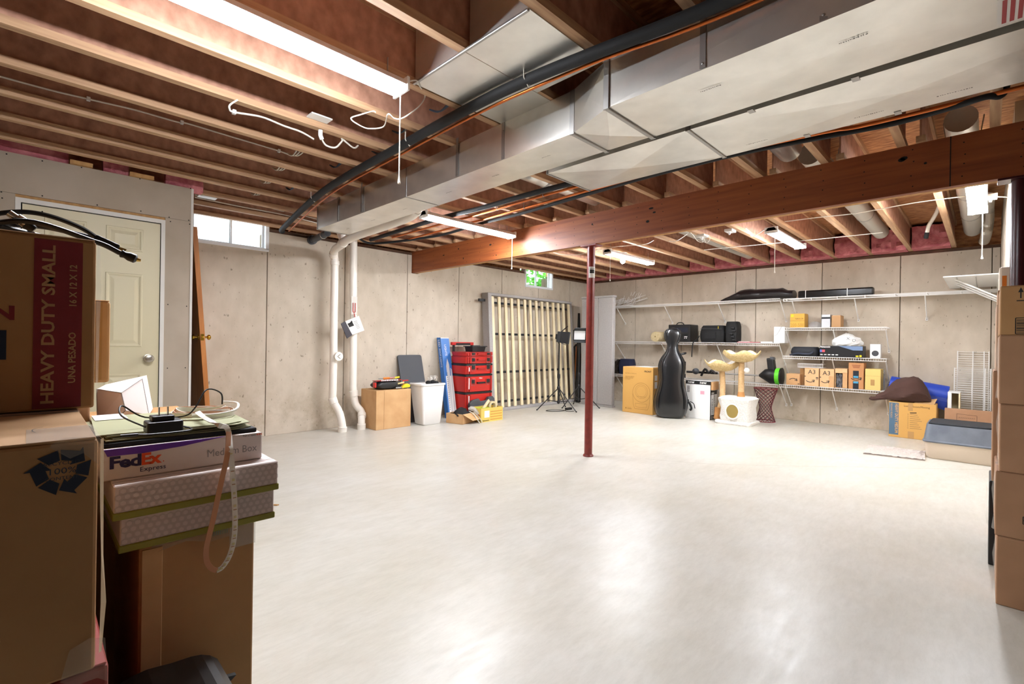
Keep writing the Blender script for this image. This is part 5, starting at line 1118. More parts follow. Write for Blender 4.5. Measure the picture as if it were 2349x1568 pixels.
shelf('long middle wire shelf carrying the amplifier and black bags', 2.10, 5.05, SZ['mid'], [py0(x,y) for x,y in ((1413,783),(1517,785),(1644,787),(1788,787))])
shelf('short wire shelf carrying the orange lens box', 0.885, 2.03, SZ['s3'], [py0(x,y) for x,y in ((1803,757),(1911,757),(2032,757))])
shelf('short wire shelf carrying the black player carton and white bag', 0.885, 2.05, SZ['s4'], [py0(x,y) for x,y in ((1797,820),(1909,822),(2032,825))])
shelf('long lowest wire shelf carrying the green trimmer', 2.11, 5.05, SZ['low']-0.008, [py0(x,y) for x,y in ((1413,862),(1640,875),(1790,884))])
shelf('short lowest wire shelf carrying the row of small cartons', 0.885, 2.09, SZ['low'], [py0(x,y) for x,y in ((1802,886),(1909,892),(2031,897))])
# ---- item helpers: faces toward -X
def sdim(x0, x1, yt, z0, X):
    ym = 0.5*(yt+800); return px_(x0,ym,X).y, px_(x1,ym,X).y, px_((x0+x1)/2,yt,X).z
def sbox(name, lab, cat, x0, x1, yt, z0, X, dep, mat, flaps=True, bev=0.004, group=None):
    ya, yb, zt = sdim(x0,x1,yt,z0,X); o = thing(name, lab, cat, (X+dep/2,(ya+yb)/2,z0), group=group)
    MB().box(X,X+dep,yb,ya,z0+0.0005,zt).build('carton_body' if cat == 'box' else 'body', mat, o, bevel=bev)
    fr = Fr((X,ya,z0),(0,-1,0),(0,0,1)); return o, fr, ya-yb, zt-z0
T, Md, S3, S4, Lw = SZ['top']+0.004, SZ['mid']+0.004, SZ['s3']+0.004, SZ['s4']+0.004, SZ['low']+0.004
# top shelf
wb = thing('wire_bundle','tangle of white wire shelf scraps on the top shelf end','wire scraps',(7.7,4.8,T)); rn = random.Random(41)
for k in range(64):
    y = rn.uniform(4.45,4.95); x = rn.uniform(7.56,7.78); a = rn.uniform(-0.6,0.6); L_ = rn.uniform(0.08,0.22)
    p = Vector((x,y,T+0.004+rn.uniform(0,0.10)+(0.08 if y < 4.55 else 0))); MB().tube([p,p+Vector((rn.uniform(-.04,.06),-L_*math.cos(a)*(1 if k%2 else 0.2),L_*(0.25 if k%2 else 0.5)))],0.0036,6).build('wire', mWire, wb)
MB().box(7.58,7.80,4.50,4.95,T,T+0.010).build('wire_pad', mWire, wb)
m = MB(); ya, yb = px_(1650,680,7.60).y, px_(1818,675,7.60).y; R_ = []; rn = random.Random(5)
for i in range(15):
    t = i/14; y = ya+(yb-ya)*t; h = 0.03+0.15*min(1,t*3.2) if t < 0.32 else 0.18-0.03*(t-0.32); 
    if t > 0.9: h *= 0.8
    w = 0.05+0.09*min(1,t*4)*(1 if t < 0.92 else 0.75)
    R_.append([(7.70+w*math.cos(a)*(1+rn.uniform(-.06,.06)), y, max(T+0.0005, T+h*0.45+h*0.5*math.sin(a)*(1+rn.uniform(-.08,.08)))) for a in [2*math.pi*k/14 for k in range(14)]])
o = m.loft(R_).build('wrapped_bundle', M('black_film','#1c1718',0.32), smooth=True); tag(o,'long bundle wrapped in shiny black plastic on the top shelf','bundle')
bt, fr, w, h = sbox('long_case','long glossy black tube box tied with white bands on the top shelf','case',1829,2003,662,T-0.01,7.60,0.11,M('gloss_black','#0e0e10',0.22),bev=0.02)
for x in (0.11,0.66): MB().box(7.5985,7.712,bt.location.y+w/2-x*w*1.02-0.004,bt.location.y+w/2-x*w*1.02+0.004,T-0.011,T-0.01+h+0.001).build('white_band', mWhiteP, bt)
# middle shelf
rg = thing('rug_roll','cream rolled rug end-on on the middle shelf beside the amplifier','rug',(7.7,4.2,Md))
cy_, cz_ = px_(1503,766,7.53).y, Md+0.086
MB().lathe([(0.015,0.0),(0.084,0.0),(0.086,0.01),(0.086,0.30),(0.084,0.315)],28,(7.53,cy_,cz_),'x').build('roll_body', M('rug_cream','#dccba2',0.9,col2='#cdb98c',scale=40), rg, smooth=True)
fr = Fr((7.53,cy_,cz_),(0,-1,0),(0,0,1)); m = MB(); m.fdisc(fr,0,0,0.014,14); 
for k in range(1,6): m.fring(fr,0,0,0.014+0.0135*k,0.0125+0.0135*k,24,d=0.0008)
m.build('spiral_edge', M('rug_spiral','#8a7448',0.9), rg)
am, fr, w, h = sbox('guitar_amplifier','black box amplifier with dark grille on the middle shelf','amplifier',1533,1583,744,Md,7.53,0.30,mBlk,bev=0.008)
MB().box(7.527,7.53,am.location.y-w*0.40,am.location.y+w*0.42,Md+h*0.55,Md+h*0.82).build('grille', M('navy_grille','#141a2a',0.6), am); MB().box(7.527,7.53,am.location.y-w*0.40,am.location.y+w*0.42,Md+h*0.05,Md+h*0.46).build('speaker_cloth', mBlkS, am)
m = MB(); m.fq(fr,w*0.74,h*0.28,w*0.88,h*0.32,0.004); m.fq(fr,w*0.74,h*0.20,w*0.78,h*0.24,0.004); m.fq(fr,w*0.82,h*0.20,w*0.86,h*0.24,0.004); m.build('white_badge', mWhiteP, am)
MB().tube(smoothpts([(7.60,am.location.y-0.05,Md+h),(7.60,am.location.y-0.02,Md+h+0.03),(7.60,am.location.y+0.05,Md+h+0.03),(7.60,am.location.y+0.08,Md+h)],4),0.008,8).build('top_handle', mBlk, am, smooth=True)
def softbag(name, lab, cat, x0, x1, yt, z0, X, dep, mat, seed=1, puff=0.04):
    ya, yb, zt = sdim(x0,x1,yt,z0,X); o = thing(name, lab, cat, (X+dep/2,(ya+yb)/2,z0)); rn = random.Random(seed); cx, cy = X+dep/2, (ya+yb)/2; R_ = []
    for i in range(9):
        t = i/8; s = 0.90+0.10*math.sin(math.pi*min(1,t*1.15)); 
        if i == 8: s = 0.80
        R_.append([(cx+dep/2*s*math.copysign(abs(math.cos(a))**0.45,math.cos(a))*(1+rn.uniform(-puff,puff)*.5), cy+(ya-yb)/2*s*math.copysign(abs(math.sin(a))**0.45,math.sin(a))*(1+rn.uniform(-puff,puff)*.5), z0+0.0005+(zt-z0)*t*(1 if i < 8 else 1)) for a in [2*math.pi*k/20 for k in range(20)]])
    MB().loft(R_).build('bag_body', mat, o, smooth=True); return o, Fr((X,ya,z0),(0,-1,0),(0,0,1)), ya-yb, zt-z0
bg, fr, w, h = softbag('equipment_bag','black zippered equipment bag beside the amplifier','bag',1602,1660,746,Md,7.55,0.27,mBlkS,3,0.02)
MB().tube([(7.545,bg.location.y+w*0.42,Md+h*0.80),(7.545,bg.location.y-w*0.42,Md+h*0.78)],0.004,6).build('zipper', M('zip_grey','#4a4a4c',0.5), bg); MB().box(7.545,7.553,bg.location.y-w*0.20,bg.location.y+w*0.25,Md+h*0.2,Md+h*0.6).build('front_pocket', mBlkS, bg, bevel=0.003); MB().box(7.545,7.550,bg.location.y-w*0.30,bg.location.y-w*0.28,Md+h*0.78,Md+h*0.95).build('yellow_tab', mYel, bg)
MB().tube(smoothpts([(7.55,bg.location.y+w*0.45,Md+h*0.4),(7.535,bg.location.y+w*0.55,Md+0.04),(7.53,bg.location.y+w*0.70,Md-0.02),(7.53,bg.location.y+w*0.74,Md-0.24)],5),0.008,6).build('hanging_strap', mBlkS, bg, smooth=True)
b2_, fr, w, h = softbag('harness_bag','black padded harness with buckles standing on the middle shelf','bag',1661,1691,737,Md,7.55,0.22,mBlkS,8,0.12)
for k in range(5): MB().box(7.53,7.555,b2_.location.y-w*0.4+0.02*(k%3),b2_.location.y-w*0.4+0.05+0.02*(k%3),Md+0.03+k*0.045,Md+0.055+k*0.045).build('buckle', mBlk, b2_, bevel=0.004)
o = MB().box(7.56,7.72,px_(1745,778,7.6).y,px_(1693,778,7.6).y,Md+0.0005,Md+0.012).build('red_packet', M('packet_red','#b0585c',0.5), bevel=0.002); tag(o,'flat red and white packets on the middle shelf','packet')
o = MB().box(7.565,7.70,px_(1722,778,7.6).y,px_(1696,778,7.6).y,Md+0.0125,Md+0.022).build('magazine', M('magazine_pale','#d8c8c2',0.5)); tag(o,'pale magazine lying on the red packet','magazine')
o = MB().box(7.56,7.72,px_(1774,780,7.6).y,px_(1747,780,7.6).y,Md+0.0005,Md+0.020).build('white_tablet_box', mWhiteBx, bevel=0.002); tag(o,'flat white box on the middle shelf beside the tall white carton','box')
wc, fr, w, h = sbox('white_carton','tall plain white carton with a curled cord at the end of the middle shelf','box',1775,1800,749,Md,7.56,0.20,mWhiteBx)
MB().tube(smoothpts([(7.557,wc.location.y-w*0.2,Md+h*1.0),(7.555,wc.location.y+0.0,Md+h*0.75),(7.555,wc.location.y+w*0.25,Md+h*0.5),(7.555,wc.location.y+w*0.45,Md+h*0.48)],5),0.002,6).build('cord', M('cord_grey','#a9a7a5',0.5), wc)
# shelf 3
mOrB = M('lens_carton','#d9a441',0.55); mBrB = M('carton_brown','#b98f62',0.7)
lx, fr, w, h = sbox('lens_box','orange-yellow lens box marked 200-500 on the short upper shelf','box',1812,1845,719,S3,7.56,0.19,mOrB)
text('200-500', fr, w*0.5, h*0.07, 0.064, M('lens_print','#a07a22',0.5), lx, align='CENTER', sx=0.80); text('NIKKOR', fr, w*0.93, h*0.58, 0.030, mInk, lx, align='RIGHT', sx=0.9); MB().fq(fr,w*0.06,h*0.76,w*0.26,h*0.95).build('yellow_mark', mYel, lx); MB().fq(fr,0.0,h*0.48,w,h*0.495).build('rule_line', mInk, lx)
cd = thing('clear_dome','clear plastic dome lying between the lens box and white carton','dome',(7.68,1.63,S3)); yy = px_(1868,745,7.62).y
MB().lathe([(0.085,0.0),(0.083,0.03),(0.068,0.06),(0.04,0.08),(0.0,0.087)],20,(7.66,yy,S3+0.0005)).build('dome', M('clear_grey','#b9b9bb',0.15,alpha=0.35), cd, smooth=True)
sg, fr, w, h = sbox('appliance_box','silver-grey box with black label on the short upper shelf','box',1884,1904,721,S3,7.57,0.14,M('silver_box','#cfd2d6',0.45)); MB().fq(fr,0,h*0.66,w,h*0.80).build('black_label', mBlk, sg)
sbox('cardboard_box','small brown carton on the short upper shelf','box',1907,1928,723,S3,7.57,0.19,mBrB)
# shelf 4
kb, fr, w, h = softbag('camera_bag','dark blue-black camera bag on the shelf beside the player carton','bag',1811,1876,795,S4,7.55,0.26,M('navy_black','#171a21',0.7),12,0.03)
MB().tube(smoothpts([(7.545,kb.location.y+w*0.48,S4+h*0.1),(7.535,kb.location.y+w*0.2,S4+h*0.28),(7.535,kb.location.y-w*0.2,S4+h*0.25),(7.545,kb.location.y-w*0.35,S4+h*0.5)],5),0.012,8).build('shoulder_strap', M('strap_slate','#2a3040',0.7), kb, smooth=True)
pn, fr, w, h = sbox('player_carton','long black Panasonic player carton under a white bag','box',1880,1980,793,S4,7.56,0.20,M('carton_black','#101013',0.4))
text('Panasonic', fr, w*0.01, h*0.84, 0.030, mWhiteP, pn, bold=0.0012); m = MB(); m.fq(fr,w*0.01,h*0.42,w*0.13,h*0.65); m.build('flag_panel', M('panel_red','#c4525a',0.5), pn); m = MB(); m.fq(fr,w*0.01,h*0.42,w*0.06,h*0.65,0.001); m.build('flag_blue', M('panel_blue','#5a6ab0',0.5), pn)
m = MB()
for k in range(5): m.fq(fr,w*(0.02+0.09*k),h*0.16,w*(0.08+0.09*k),h*0.24)
m.build('white_icons', mWhiteP, pn); m = MB(); m.fq(fr,w*0.84,h*0.06,w*0.90,h*0.18); m.fq(fr,w*0.92,h*0.06,w*0.97,h*0.22); m.build('yellow_icons', mYel, pn)
m = MB(); m.fp(fr,[(w*0.45,h*0.98),(w*0.99,h*0.98),(w*0.99,h*0.62),(w*0.78,h*0.62)]); m.build('sky_picture', M('picture_blue','#6f86a8',0.5), pn)
rn = random.Random(61); ya, yb = px_(1905,780,7.62).y, px_(1977,780,7.62).y; R_ = []
ztp = S4+h
for i in range(8):
    t = i/7; s = [0.85,1.0,1.0,0.92,0.80,0.6,0.35,0.12][i]
    R_.append([(7.66+0.09*s*math.cos(a)*(1+rn.uniform(-.15,.15)), (ya+yb)/2+(ya-yb)/2*s*math.sin(a)*(1+rn.uniform(-.12,.12)), ztp+0.001+0.17*t+(rn.uniform(-.008,.008) if 0 < i else 0)) for a in [2*math.pi*k/16 for k in range(16)]])
pb = thing('plastic_bag','crumpled white plastic bag with faint print on the player carton','bag',(7.70,(ya+yb)/2,ztp)); MB().loft(R_).build('bag_film', M('bag_white','#e6e6e3',0.4), pb)
fr2 = Fr((7.565,(ya+yb)/2,ztp+0.08),(0,-1,0),(0.35,0,1)); m = MB(); m.fstroke(fr2,[(0.02,0.03),(0.05,0.0)],0.006,0.012); m.fstroke(fr2,[(0.02,0.0),(0.05,0.03)],0.006,0.012); m.fring(fr2,0.10,-0.01,0.02,0.015,10,d=0.012); m.build('printed_marks', M('print_dark','#5c5c5c',0.5), pb)
gm, fr, w, h = sbox('speaker_carton','small white carton with a dark grey disc on its front','box',1996,2020,789,S4,7.57,0.11,mWhiteBx,bev=0.002); MB().fdisc(fr,w*0.5,h*0.34,w*0.34,24).build('grey_disc', M('disc_grey','#3b3d42',0.6), gm)
MB().fring(fr,w*0.48,h*0.86,w*0.06,w*0.045,10).build('small_logo', M('logo_faint','#b5b5b5',0.5), gm)
# lowest short shelf: row of cartons
mAmz = M('carton_tan','#c99d6d',0.7,col2='#bf9262',scale=5); mAmzP = M('carton_tan_pale','#d6ad7e',0.7)
def smile(o, fr, x, y, wd, flip=False):
    s = -1 if flip else 1; m = MB(); P = [(x+wd*(t-0.5), y+s*wd*0.55*((t-0.5)**2)*1.6) for t in [k/10 for k in range(11)]]
    m.fstroke(fr,P,0.009); e = P[-1] ; m.fstroke(fr,[(e[0]-0.028,e[1]+s*0.004),(e[0]+0.004,e[1]+s*0.012),(e[0]-0.004,e[1]-s*0.022)],0.008); m.build('curved_arrow', mInk, o)
a1, fr, w, h = sbox('cardboard_box','low carton with an upside-down curved arrow on the lowest shelf','box',1804,1835,857,Lw,7.55,0.20,mAmz); smile(a1,fr,w*0.52,h*0.60,w*0.55,True); MB().fq(fr,w*0.86,h*0.10,w*0.99,h*0.16).build('tape_end', mInk, a1)
ax_, fr, w, h = sbox('cardboard_box','open-topped brown carton squeezed behind the first A3 carton','box',1835.5,1845,845,Lw,7.66,0.16,mCardD)
a2, fr, w, h = sbox('cardboard_box','carton printed A3 beside the low arrow carton','box',1846,1879,844,Lw,7.56,0.20,mAmzP); text('A3', fr, w*0.52, h*0.68, h*0.34, mInk, a2, align='CENTER', sx=0.95); smile(a2,fr,w*0.40,h*0.22,w*0.56); MB().fq(fr,0,h*0.52,w*0.10,h*0.56).build('tape_end', mInk, a2)
m = MB()
for dx in (0.84,0.92): m.fstroke(fr,[(w*dx,h*0.36),(w*dx,h*0.48)],0.005); m.fp(fr,[(w*dx-0.010,h*0.46),(w*dx+0.010,h*0.46),(w*dx,h*0.53)])
m.build('up_arrows', mInk, a2)
a3, fr, w, h = sbox('cardboard_box','carton printed A3 beside the open carton of grey film','box',1881,1914,846,Lw,7.55,0.20,mAmzP); text('A3', fr, w*0.48, h*0.66, h*0.34, mInk, a3, align='CENTER', sx=0.95); smile(a3,fr,w*0.38,h*0.24,w*0.52); MB().fq(fr,0,h*0.52,w*0.10,h*0.56).build('tape_end', mInk, a3); MB().fq(fr,w*0.63,0,w*0.98,h*0.62).build('side_patch', mAmz, a3)
ya, yb, zt_ = sdim(1916,1944,845,Lw,7.555); op = thing('open_carton','open carton stuffed with crumpled grey film on the lowest shelf','box',(7.66,(ya+yb)/2,Lw))
for q in ((7.555,7.74,yb,yb+0.05),(7.555,7.74,ya-0.006,ya),(7.73,7.74,yb+0.05,ya-0.006)): MB().box(q[0],q[1],q[2],q[3],Lw+0.0005,zt_-0.055).build('carton_side', mAmz, op)
MB().box(7.555,7.74,yb,ya,zt_-0.06,zt_).build('top_flap', mAmzP, op, bevel=0.003); MB().box(7.555,7.74,yb,ya,Lw+0.0005,Lw+0.005).build('carton_bottom', mAmz, op)
rn = random.Random(77); g = [[Vector((7.585+rn.uniform(-.02,.02), yb+0.055+(ya-yb-0.065)*j/6, Lw+0.006+(zt_-Lw-0.075)*i/6)) for j in range(7)] for i in range(7)]
o = MB().sheet(g).build('grey_film', M('grey_film','#6f7074',0.25), thick=0.002); tag(o,'crumpled shiny grey film inside the open carton','film')
a4, fr, w, h = sbox('cardboard_box','tall brown carton with black and blue tape stripe on the lowest shelf','box',1947,1982,832,Lw,7.56,0.19,M('carton_orange','#b98252',0.7)); MB().fq(fr,w*0.30,0.0,w*0.68,h*0.30).fq(fr,w*0.30,h*0.40,w*0.68,h*0.70).build('black_tape', M('tape_navy','#1b222c',0.4), a4)
m = MB(); m.fq(fr,w*0.33,h*0.43,w*0.65,h*0.50,0.001); m.fq(fr,w*0.33,h*0.22,w*0.65,h*0.29,0.001); m.build('blue_lettering', M('tape_blue','#4a9ac0',0.5), a4, kind='stuff'); smile(a4,fr,w*0.50,h*0.34,w*0.65)
m = MB()
for k in range(3): m.fq(fr,w*(0.22+0.04*k),h*(0.90-0.045*k),w*(0.78-0.03*k),h*(0.925-0.045*k))
m.build('small_print', M('print_brown','#8a4a2a',0.6), a4)
a5, fr, w, h = sbox('cardboard_box','pale yellow carton at the end of the lowest shelf','box',1985,2021,846,Lw,7.55,0.22,M('carton_yellow','#dcbf72',0.65)); MB().fq(fr,w*0.36,h*0.22,w*0.62,h*0.50).build('tan_tape', mTapeB, a5); MB().fq(fr,0,h*0.66,w,h*0.67).build('flap_line', mTapeB, a5)
cj = thing('clear_jar','clear plastic jar behind the pale yellow carton','jar',(7.70,0.93,Lw)); yy = px_(2024,870,7.66).y; MB().lathe([(0.04,0.0),(0.042,0.02),(0.042,0.20),(0.03,0.215),(0.03,0.23)],16,(7.806,yy+0.03,Lw+0.0005)).build('jar_wall', M('clear_jar','#c9c9cc',0.15,alpha=0.35), cj, smooth=True); MB().lathe([(0.034,0.0),(0.034,0.02),(0.0,0.02)],16,(7.806,yy+0.03,Lw+0.231)).build('jar_lid', mWhiteP, cj)
# white wire tray over the cartons
tr2 = thing('wire_tray','shallow white wire tray lying on the A3 cartons','tray',(7.66,1.75,Lw+0.27)); ya, yb = px_(1832,838,7.62).y, px_(1889,838,7.62).y; zt2 = Lw+h*1.0
zt2 = max(px_(1862,844,7.56).z, a2.location.z+0.0)+0.006
for z in (zt2,zt2+0.05): MB().tube([(7.58,yb,z),(7.78,yb,z),(7.78,ya,z),(7.58,ya,z),(7.58,yb,z)],0.003,6).build('rim_wire', mWire, tr2)
m = MB()
for k in range(24): y = yb+(ya-yb)*k/23; m.box(7.579,7.582,y-0.0015,y+0.0015,zt2,zt2+0.05); m.box(7.58,7.78,y-0.0012,y+0.0012,zt2-0.001,zt2+0.001)
m.build('mesh_wires', mWire, tr2, kind='stuff')
# string trimmer on the long lowest shelf
tz = SZ['low']-0.008+0.004
ht = thing('garden_trimmer','green and black string trimmer lying along the lowest shelf','trimmer',(7.6,2.3,tz))
sA, sB = Vector((7.50,px_(1575,852,7.50).y,px_(1575,852,7.50).z)), Vector((7.62,px_(1742,861,7.62).y,px_(1742,861,7.62).z))
MB().tube([sA,sA.lerp(sB,0.45)],0.017,10).build('grip_tube', mBlk, ht, smooth=True); MB().tube([sA.lerp(sB,0.45),sB],0.011,10).build('shaft', mGalvD, ht, smooth=True)
p = px_(1596,851,7.48); MB().sphere(p,0.055,12,8,(0.9,1.0,0.9)).build('motor_housing', M('housing_grey','#55585c',0.4), ht, smooth=True)
p = px_(1623,855,7.48); MB().tube(smoothpts([p+Vector((0,0.10,-0.05)),p+Vector((0,0.04,0.06)),p+Vector((0,-0.02,0.0)),p+Vector((0,-0.06,0.04)),p+Vector((0,-0.12,0.0))],4),[0.018]*17,8).build('handle_loop', mBlk, ht, smooth=True)
MB().lathe([(0.014,-0.10),(0.014,-0.03),(0.026,-0.028),(0.026,-0.012),(0.018,0.0)],12,sB+Vector((0,-0.0,0)),'y').build('coupler', mGalvD, ht, smooth=True)
hc = px_(1773,861,7.62); hc.z = max(hc.z, tz+0.125)
MB().tube([sB,Vector((hc.x,hc.y+0.10,hc.z)),Vector((hc.x,hc.y+0.02,hc.z-0.01)),Vector((hc.x,hc.y-0.06,hc.z-0.02))],[0.02,0.085,0.115,0.10],18).build('guard_body', mBlk, ht, smooth=True)
MB().lathe([(0.03,0.0),(0.118,-0.002),(0.122,-0.03),(0.118,-0.058),(0.05,-0.07),(0.0,-0.07)],22,hc+Vector((0.0,-0.045,-0.012)),'y').build('green_spool', M('trimmer_green','#5ecf2c',0.4), ht, smooth=True)
MB().lathe([(0.10,0.0),(0.124,-0.004),(0.126,-0.022),(0.09,-0.03),(0.0,-0.03)],22,hc+Vector((0.0,-0.10,-0.012)),'y').build('black_cap', mBlk, ht, smooth=True)
MB().obox(hc+Vector((-0.05,-0.035,0.06)),(0.11,0,0),(0,0.095,0.02),(0,0.02,0.17)).build('motor_block', mBlk, ht, bevel=0.015); MB().obox(hc+Vector((-0.045,-0.02,0.225)),(0.10,0,0),(0,0.05,0.01),(0,0.006,0.035)).build('motor_top', M('housing_grey','#55585c',0.4), ht, bevel=0.006)
# dark foil and navy cushion on the lowest shelf end
o, fr, w, h = softbag('navy_cushion','navy cushion on the lowest shelf behind the litter box carton','cushion',1417,1449,823,tz,7.60,0.20,M('navy_fabric','#22263f',0.9),15,0.03)
rn = random.Random(90); R_ = []
yy = px_(1408,840,7.55).y+0.04
for i in range(8): R_.append([(7.66+0.10*math.cos(a)*(1+rn.uniform(-.3,.3)), yy+0.09*math.sin(a)*(1+rn.uniform(-.3,.3)), tz+0.001+0.26*i/7+(rn.uniform(-.01,.01) if i else 0)) for a in [2*math.pi*k/14 for k in range(14)]])
o = MB().loft(R_).build('foil_bag', M('foil_dark','#3a332e',0.2,0.7)); tag(o,'crumpled dark shiny foil bag on the lowest shelf beside the headboard','bag')
# ============================================================ FLOOR ITEMS BEFORE THE BACK WALL
# litter machine carton
lc_ = thing('appliance_carton','large tan carton with a round machine drawing beside the instrument case','box',(6.85,3.83,0))
cy0, cy1, ch = 3.575, 4.10, 0.715
MB().box(6.66,7.03,cy0,cy1,0.0,ch).build('carton_body', M('carton_ochre','#cf9f55',0.65), lc_, bevel=0.006)
MB().box(6.665,6.842,cy0+0.004,cy1-0.004,ch,ch+0.004).build('top_flap', mCardL, lc_); MB().box(6.846,7.025,cy0+0.004,cy1-0.004,ch,ch+0.004).build('top_flap', mCardL, lc_)
fr = Fr((6.66,cy1,0),(0,-1,0),(0,0,1)); w = cy1-cy0; mPr = M('carton_brownprint','#8a6428',0.6)
text('FRONT', fr, w*0.72, ch*0.90, 0.036, mInk, lc_, bold=0.001)
for i,(t,y,s) in enumerate((('ELECTRIC LITTER BOX',0.85,0.020),('MAKE CAT CARE UP',0.78,0.018),('FAMILY FUN TIME',0.75,0.018),('AT ITS BEST',0.72,0.018))): text(t, fr, w*0.08, ch*y, s, mPr, lc_)
m = MB(); m.fring(fr,w*0.63,ch*0.46,0.150,0.146,36); m.fring(fr,w*0.63,ch*0.48,0.108,0.105,32); m.fring(fr,w*0.63,ch*0.48,0.085,0.083,32)
m.fstroke(fr,[(w*0.35,ch*0.42),(w*0.37,ch*0.20),(w*0.42,ch*0.10),(w*0.84,ch*0.10),(w*0.89,ch*0.20),(w*0.91,ch*0.42)],0.004); m.fstroke(fr,[(w*0.44,ch*0.22),(w*0.82,ch*0.22),(w*0.80,ch*0.14),(w*0.46,ch*0.14),(w*0.44,ch*0.22)],0.003); m.fstroke(fr,[(w*0.48,ch*0.37),(w*0.78,ch*0.37)],0.003); m.build('machine_drawing', mPr, lc_)
m = MB(); m.fp(fr,[(w*0.10,ch*0.08),(w*0.125,ch*0.12),(w*0.15,ch*0.08)]); m.fq(fr,w*0.17,ch*0.08,w*0.32,ch*0.09); m.fq(fr,w*0.17,ch*0.11,w*0.30,ch*0.115); m.build('warning_print', mPr, lc_)
frs = Fr((6.66,cy0,0),(1,0,0),(0,0,1)); m = MB(); m.fq(frs,0.05,0.40,0.13,0.50); m.fq(frs,0.05,0.52,0.13,0.60); m.build('white_labels', mWhiteP, lc_)
o = MB().box(6.70,6.98,3.62,3.90,ch+0.0045,ch+0.010).build('paper_pile', mWhiteBx); tag(o,'white papers lying on the large tan carton','paper')
# cello case
cc_ = thing('cello_case','tall black glossy cello case standing by the tan carton','instrument case',(6.64,3.30,0))
mCello = M('gloss_case','#121315',0.28,coat=0.4)
yaw = math.radians(180+30); fw = Vector((math.cos(yaw),math.sin(yaw),0)); rt = Vector((-fw.y,fw.x,0)); C0 = Vector((6.66,3.29,0))
prof = [(0.0,.12,.07),(0.015,.165,.10),(0.06,.205,.125),(0.15,.228,.135),(0.26,.232,.135),(0.36,.212,.13),(0.46,.182,.125),(0.55,.170,.12),(0.64,.178,.115),(0.74,.188,.11),(0.82,.176,.105),(0.89,.142,.095),(0.95,.100,.085),(1.01,.076,.075),(1.07,.070,.07),(1.12,.088,.07),(1.17,.112,.075),(1.23,.120,.075),(1.28,.104,.068),(1.31,.06,.05),(1.322,.012,.02)]
lean = lambda z: C0-fw*0.05*z+rt*0.02*z
def ring(z,w_,d_,n=24,front=None):
    P = []
    for k in range(n):
        a = 2*math.pi*k/n; c, s_ = math.cos(a), math.sin(a); e = 0.62
        P.append(lean(z)+rt*w_*math.copysign(abs(c)**e,c)+fw*d_*math.copysign(abs(s_)**e,s_)+Vector((0,0,z)))
    return P
MB().loft([ring(*p) for p in prof]).build('case_shell', mCello, cc_, smooth=True)
for sg in (-1,1):
    MB().tube(smoothpts([lean(z)+rt*w_*sg*0.80+fw*(d_*0.93)+Vector((0,0,z)) for z,w_,d_ in prof[3:-1]],3),0.008,6).build('ridge_moulding', mCello, cc_, smooth=True)
    MB().tube(smoothpts([lean(z)+rt*(w_+0.001)*sg-fw*0.02+Vector((0,0,z)) for z,w_,d_ in prof[1:-1]],3),0.007,6).build('edge_trim', M('trim_rubber','#0d0d0e',0.5), cc_, smooth=True)
for z in (0.25,0.62,0.80):
    w_ = [p for p in prof if p[0] >= z][0][1]; q = lean(z)+rt*(w_+0.004)+Vector((0,0,z)); MB().obox(q-fw*0.03-Vector((0,0,0.03)),fw*0.05,rt*0.012,(0,0,0.06)).build('latch', mBlk, cc_, bevel=0.003)
q = lean(0.93)+rt*0.12+Vector((0,0,0.93)); MB().tube(smoothpts([q+fw*0.03,q+rt*0.06+fw*0.02+Vector((0,0,0.02)),q+rt*0.06-fw*0.06+Vector((0,0,0.02)),q-fw*0.07],5),0.014,8).build('carry_handle', mBlk, cc_, smooth=True)
q = lean(0.28)+rt*0.235+Vector((0,0,0.25)); MB().tube(smoothpts([q,q+rt*0.03+Vector((0,0,-0.04)),q+rt*0.05+Vector((0,0,-0.10)),q+rt*0.03+Vector((0,0,-0.13))],4),0.016,8).build('strap_loop', mBlkS, cc_, smooth=True); MB().tube(smoothpts([q+rt*0.03,q+rt*0.08+Vector((0,0,-0.03)),q+rt*0.10+Vector((0,0,-0.10))],4),0.006,6).build('strap_end', mBlkS, cc_, smooth=True)
# white carton with black printed tape
nw = thing('white_carton','tall white carton with black printed tape leaning beside the cello case','box',(7.0,2.98,0))
MB().box(6.885,7.12,2.80,3.165,0.0,0.555).build('carton_body', mWhiteBx, nw, bevel=0.004)
fr = Fr((6.885,3.165,0),(0,-1,0),(0,0,1)); frs = Fr((6.885,2.80,0),(1,0,0),(0,0,1))
MB().fq(fr,0.0,0.50,0.365,0.552).build('black_tape', mBlk, nw); MB().fq(frs,0.0,0.36,0.235,0.42).fq(frs,0.0,0.0,0.03,0.55).fq(frs,0.02,0.004,0.17,0.066).build('black_tape', mBlk, nw)
for x in (0.03,0.21): text('new', fr, x, 0.512, 0.058, mWhiteP, nw, d=0.0012, bold=0.001)
text('new', frs, 0.04, 0.368, 0.055, mWhiteP, nw, d=0.0012, bold=0.001); text('@ ne', frs, 0.03, 0.016, 0.055, mWhiteP, nw, d=0.0012, bold=0.001)
text('HANDLE', Fr((6.885,2.80,0),(0,0,1),(-1,0,0)), 0.09, -0.10, 0.055, mInk, nw, bold=0.0); text('WITH CARE', Fr((6.885,2.80,0),(0,0,1),(-1,0,0)), 0.09, -0.165, 0.048, mInk, nw)
m = MB(); m.fq(fr,0.22,0.36,0.28,0.41); m.build('pink_sticker', M('pink_sticker','#e2a0b0',0.5), nw); m = MB()
for k in range(8): m.fq(fr,0.02,0.38+0.012*k,0.06,0.386+0.012*k)
m.build('barcode', mInk, nw)
MB().box(6.90,7.10,2.765,2.80,0.43,0.545).build('brown_inner_flap', mAmz, nw, bevel=0.002)
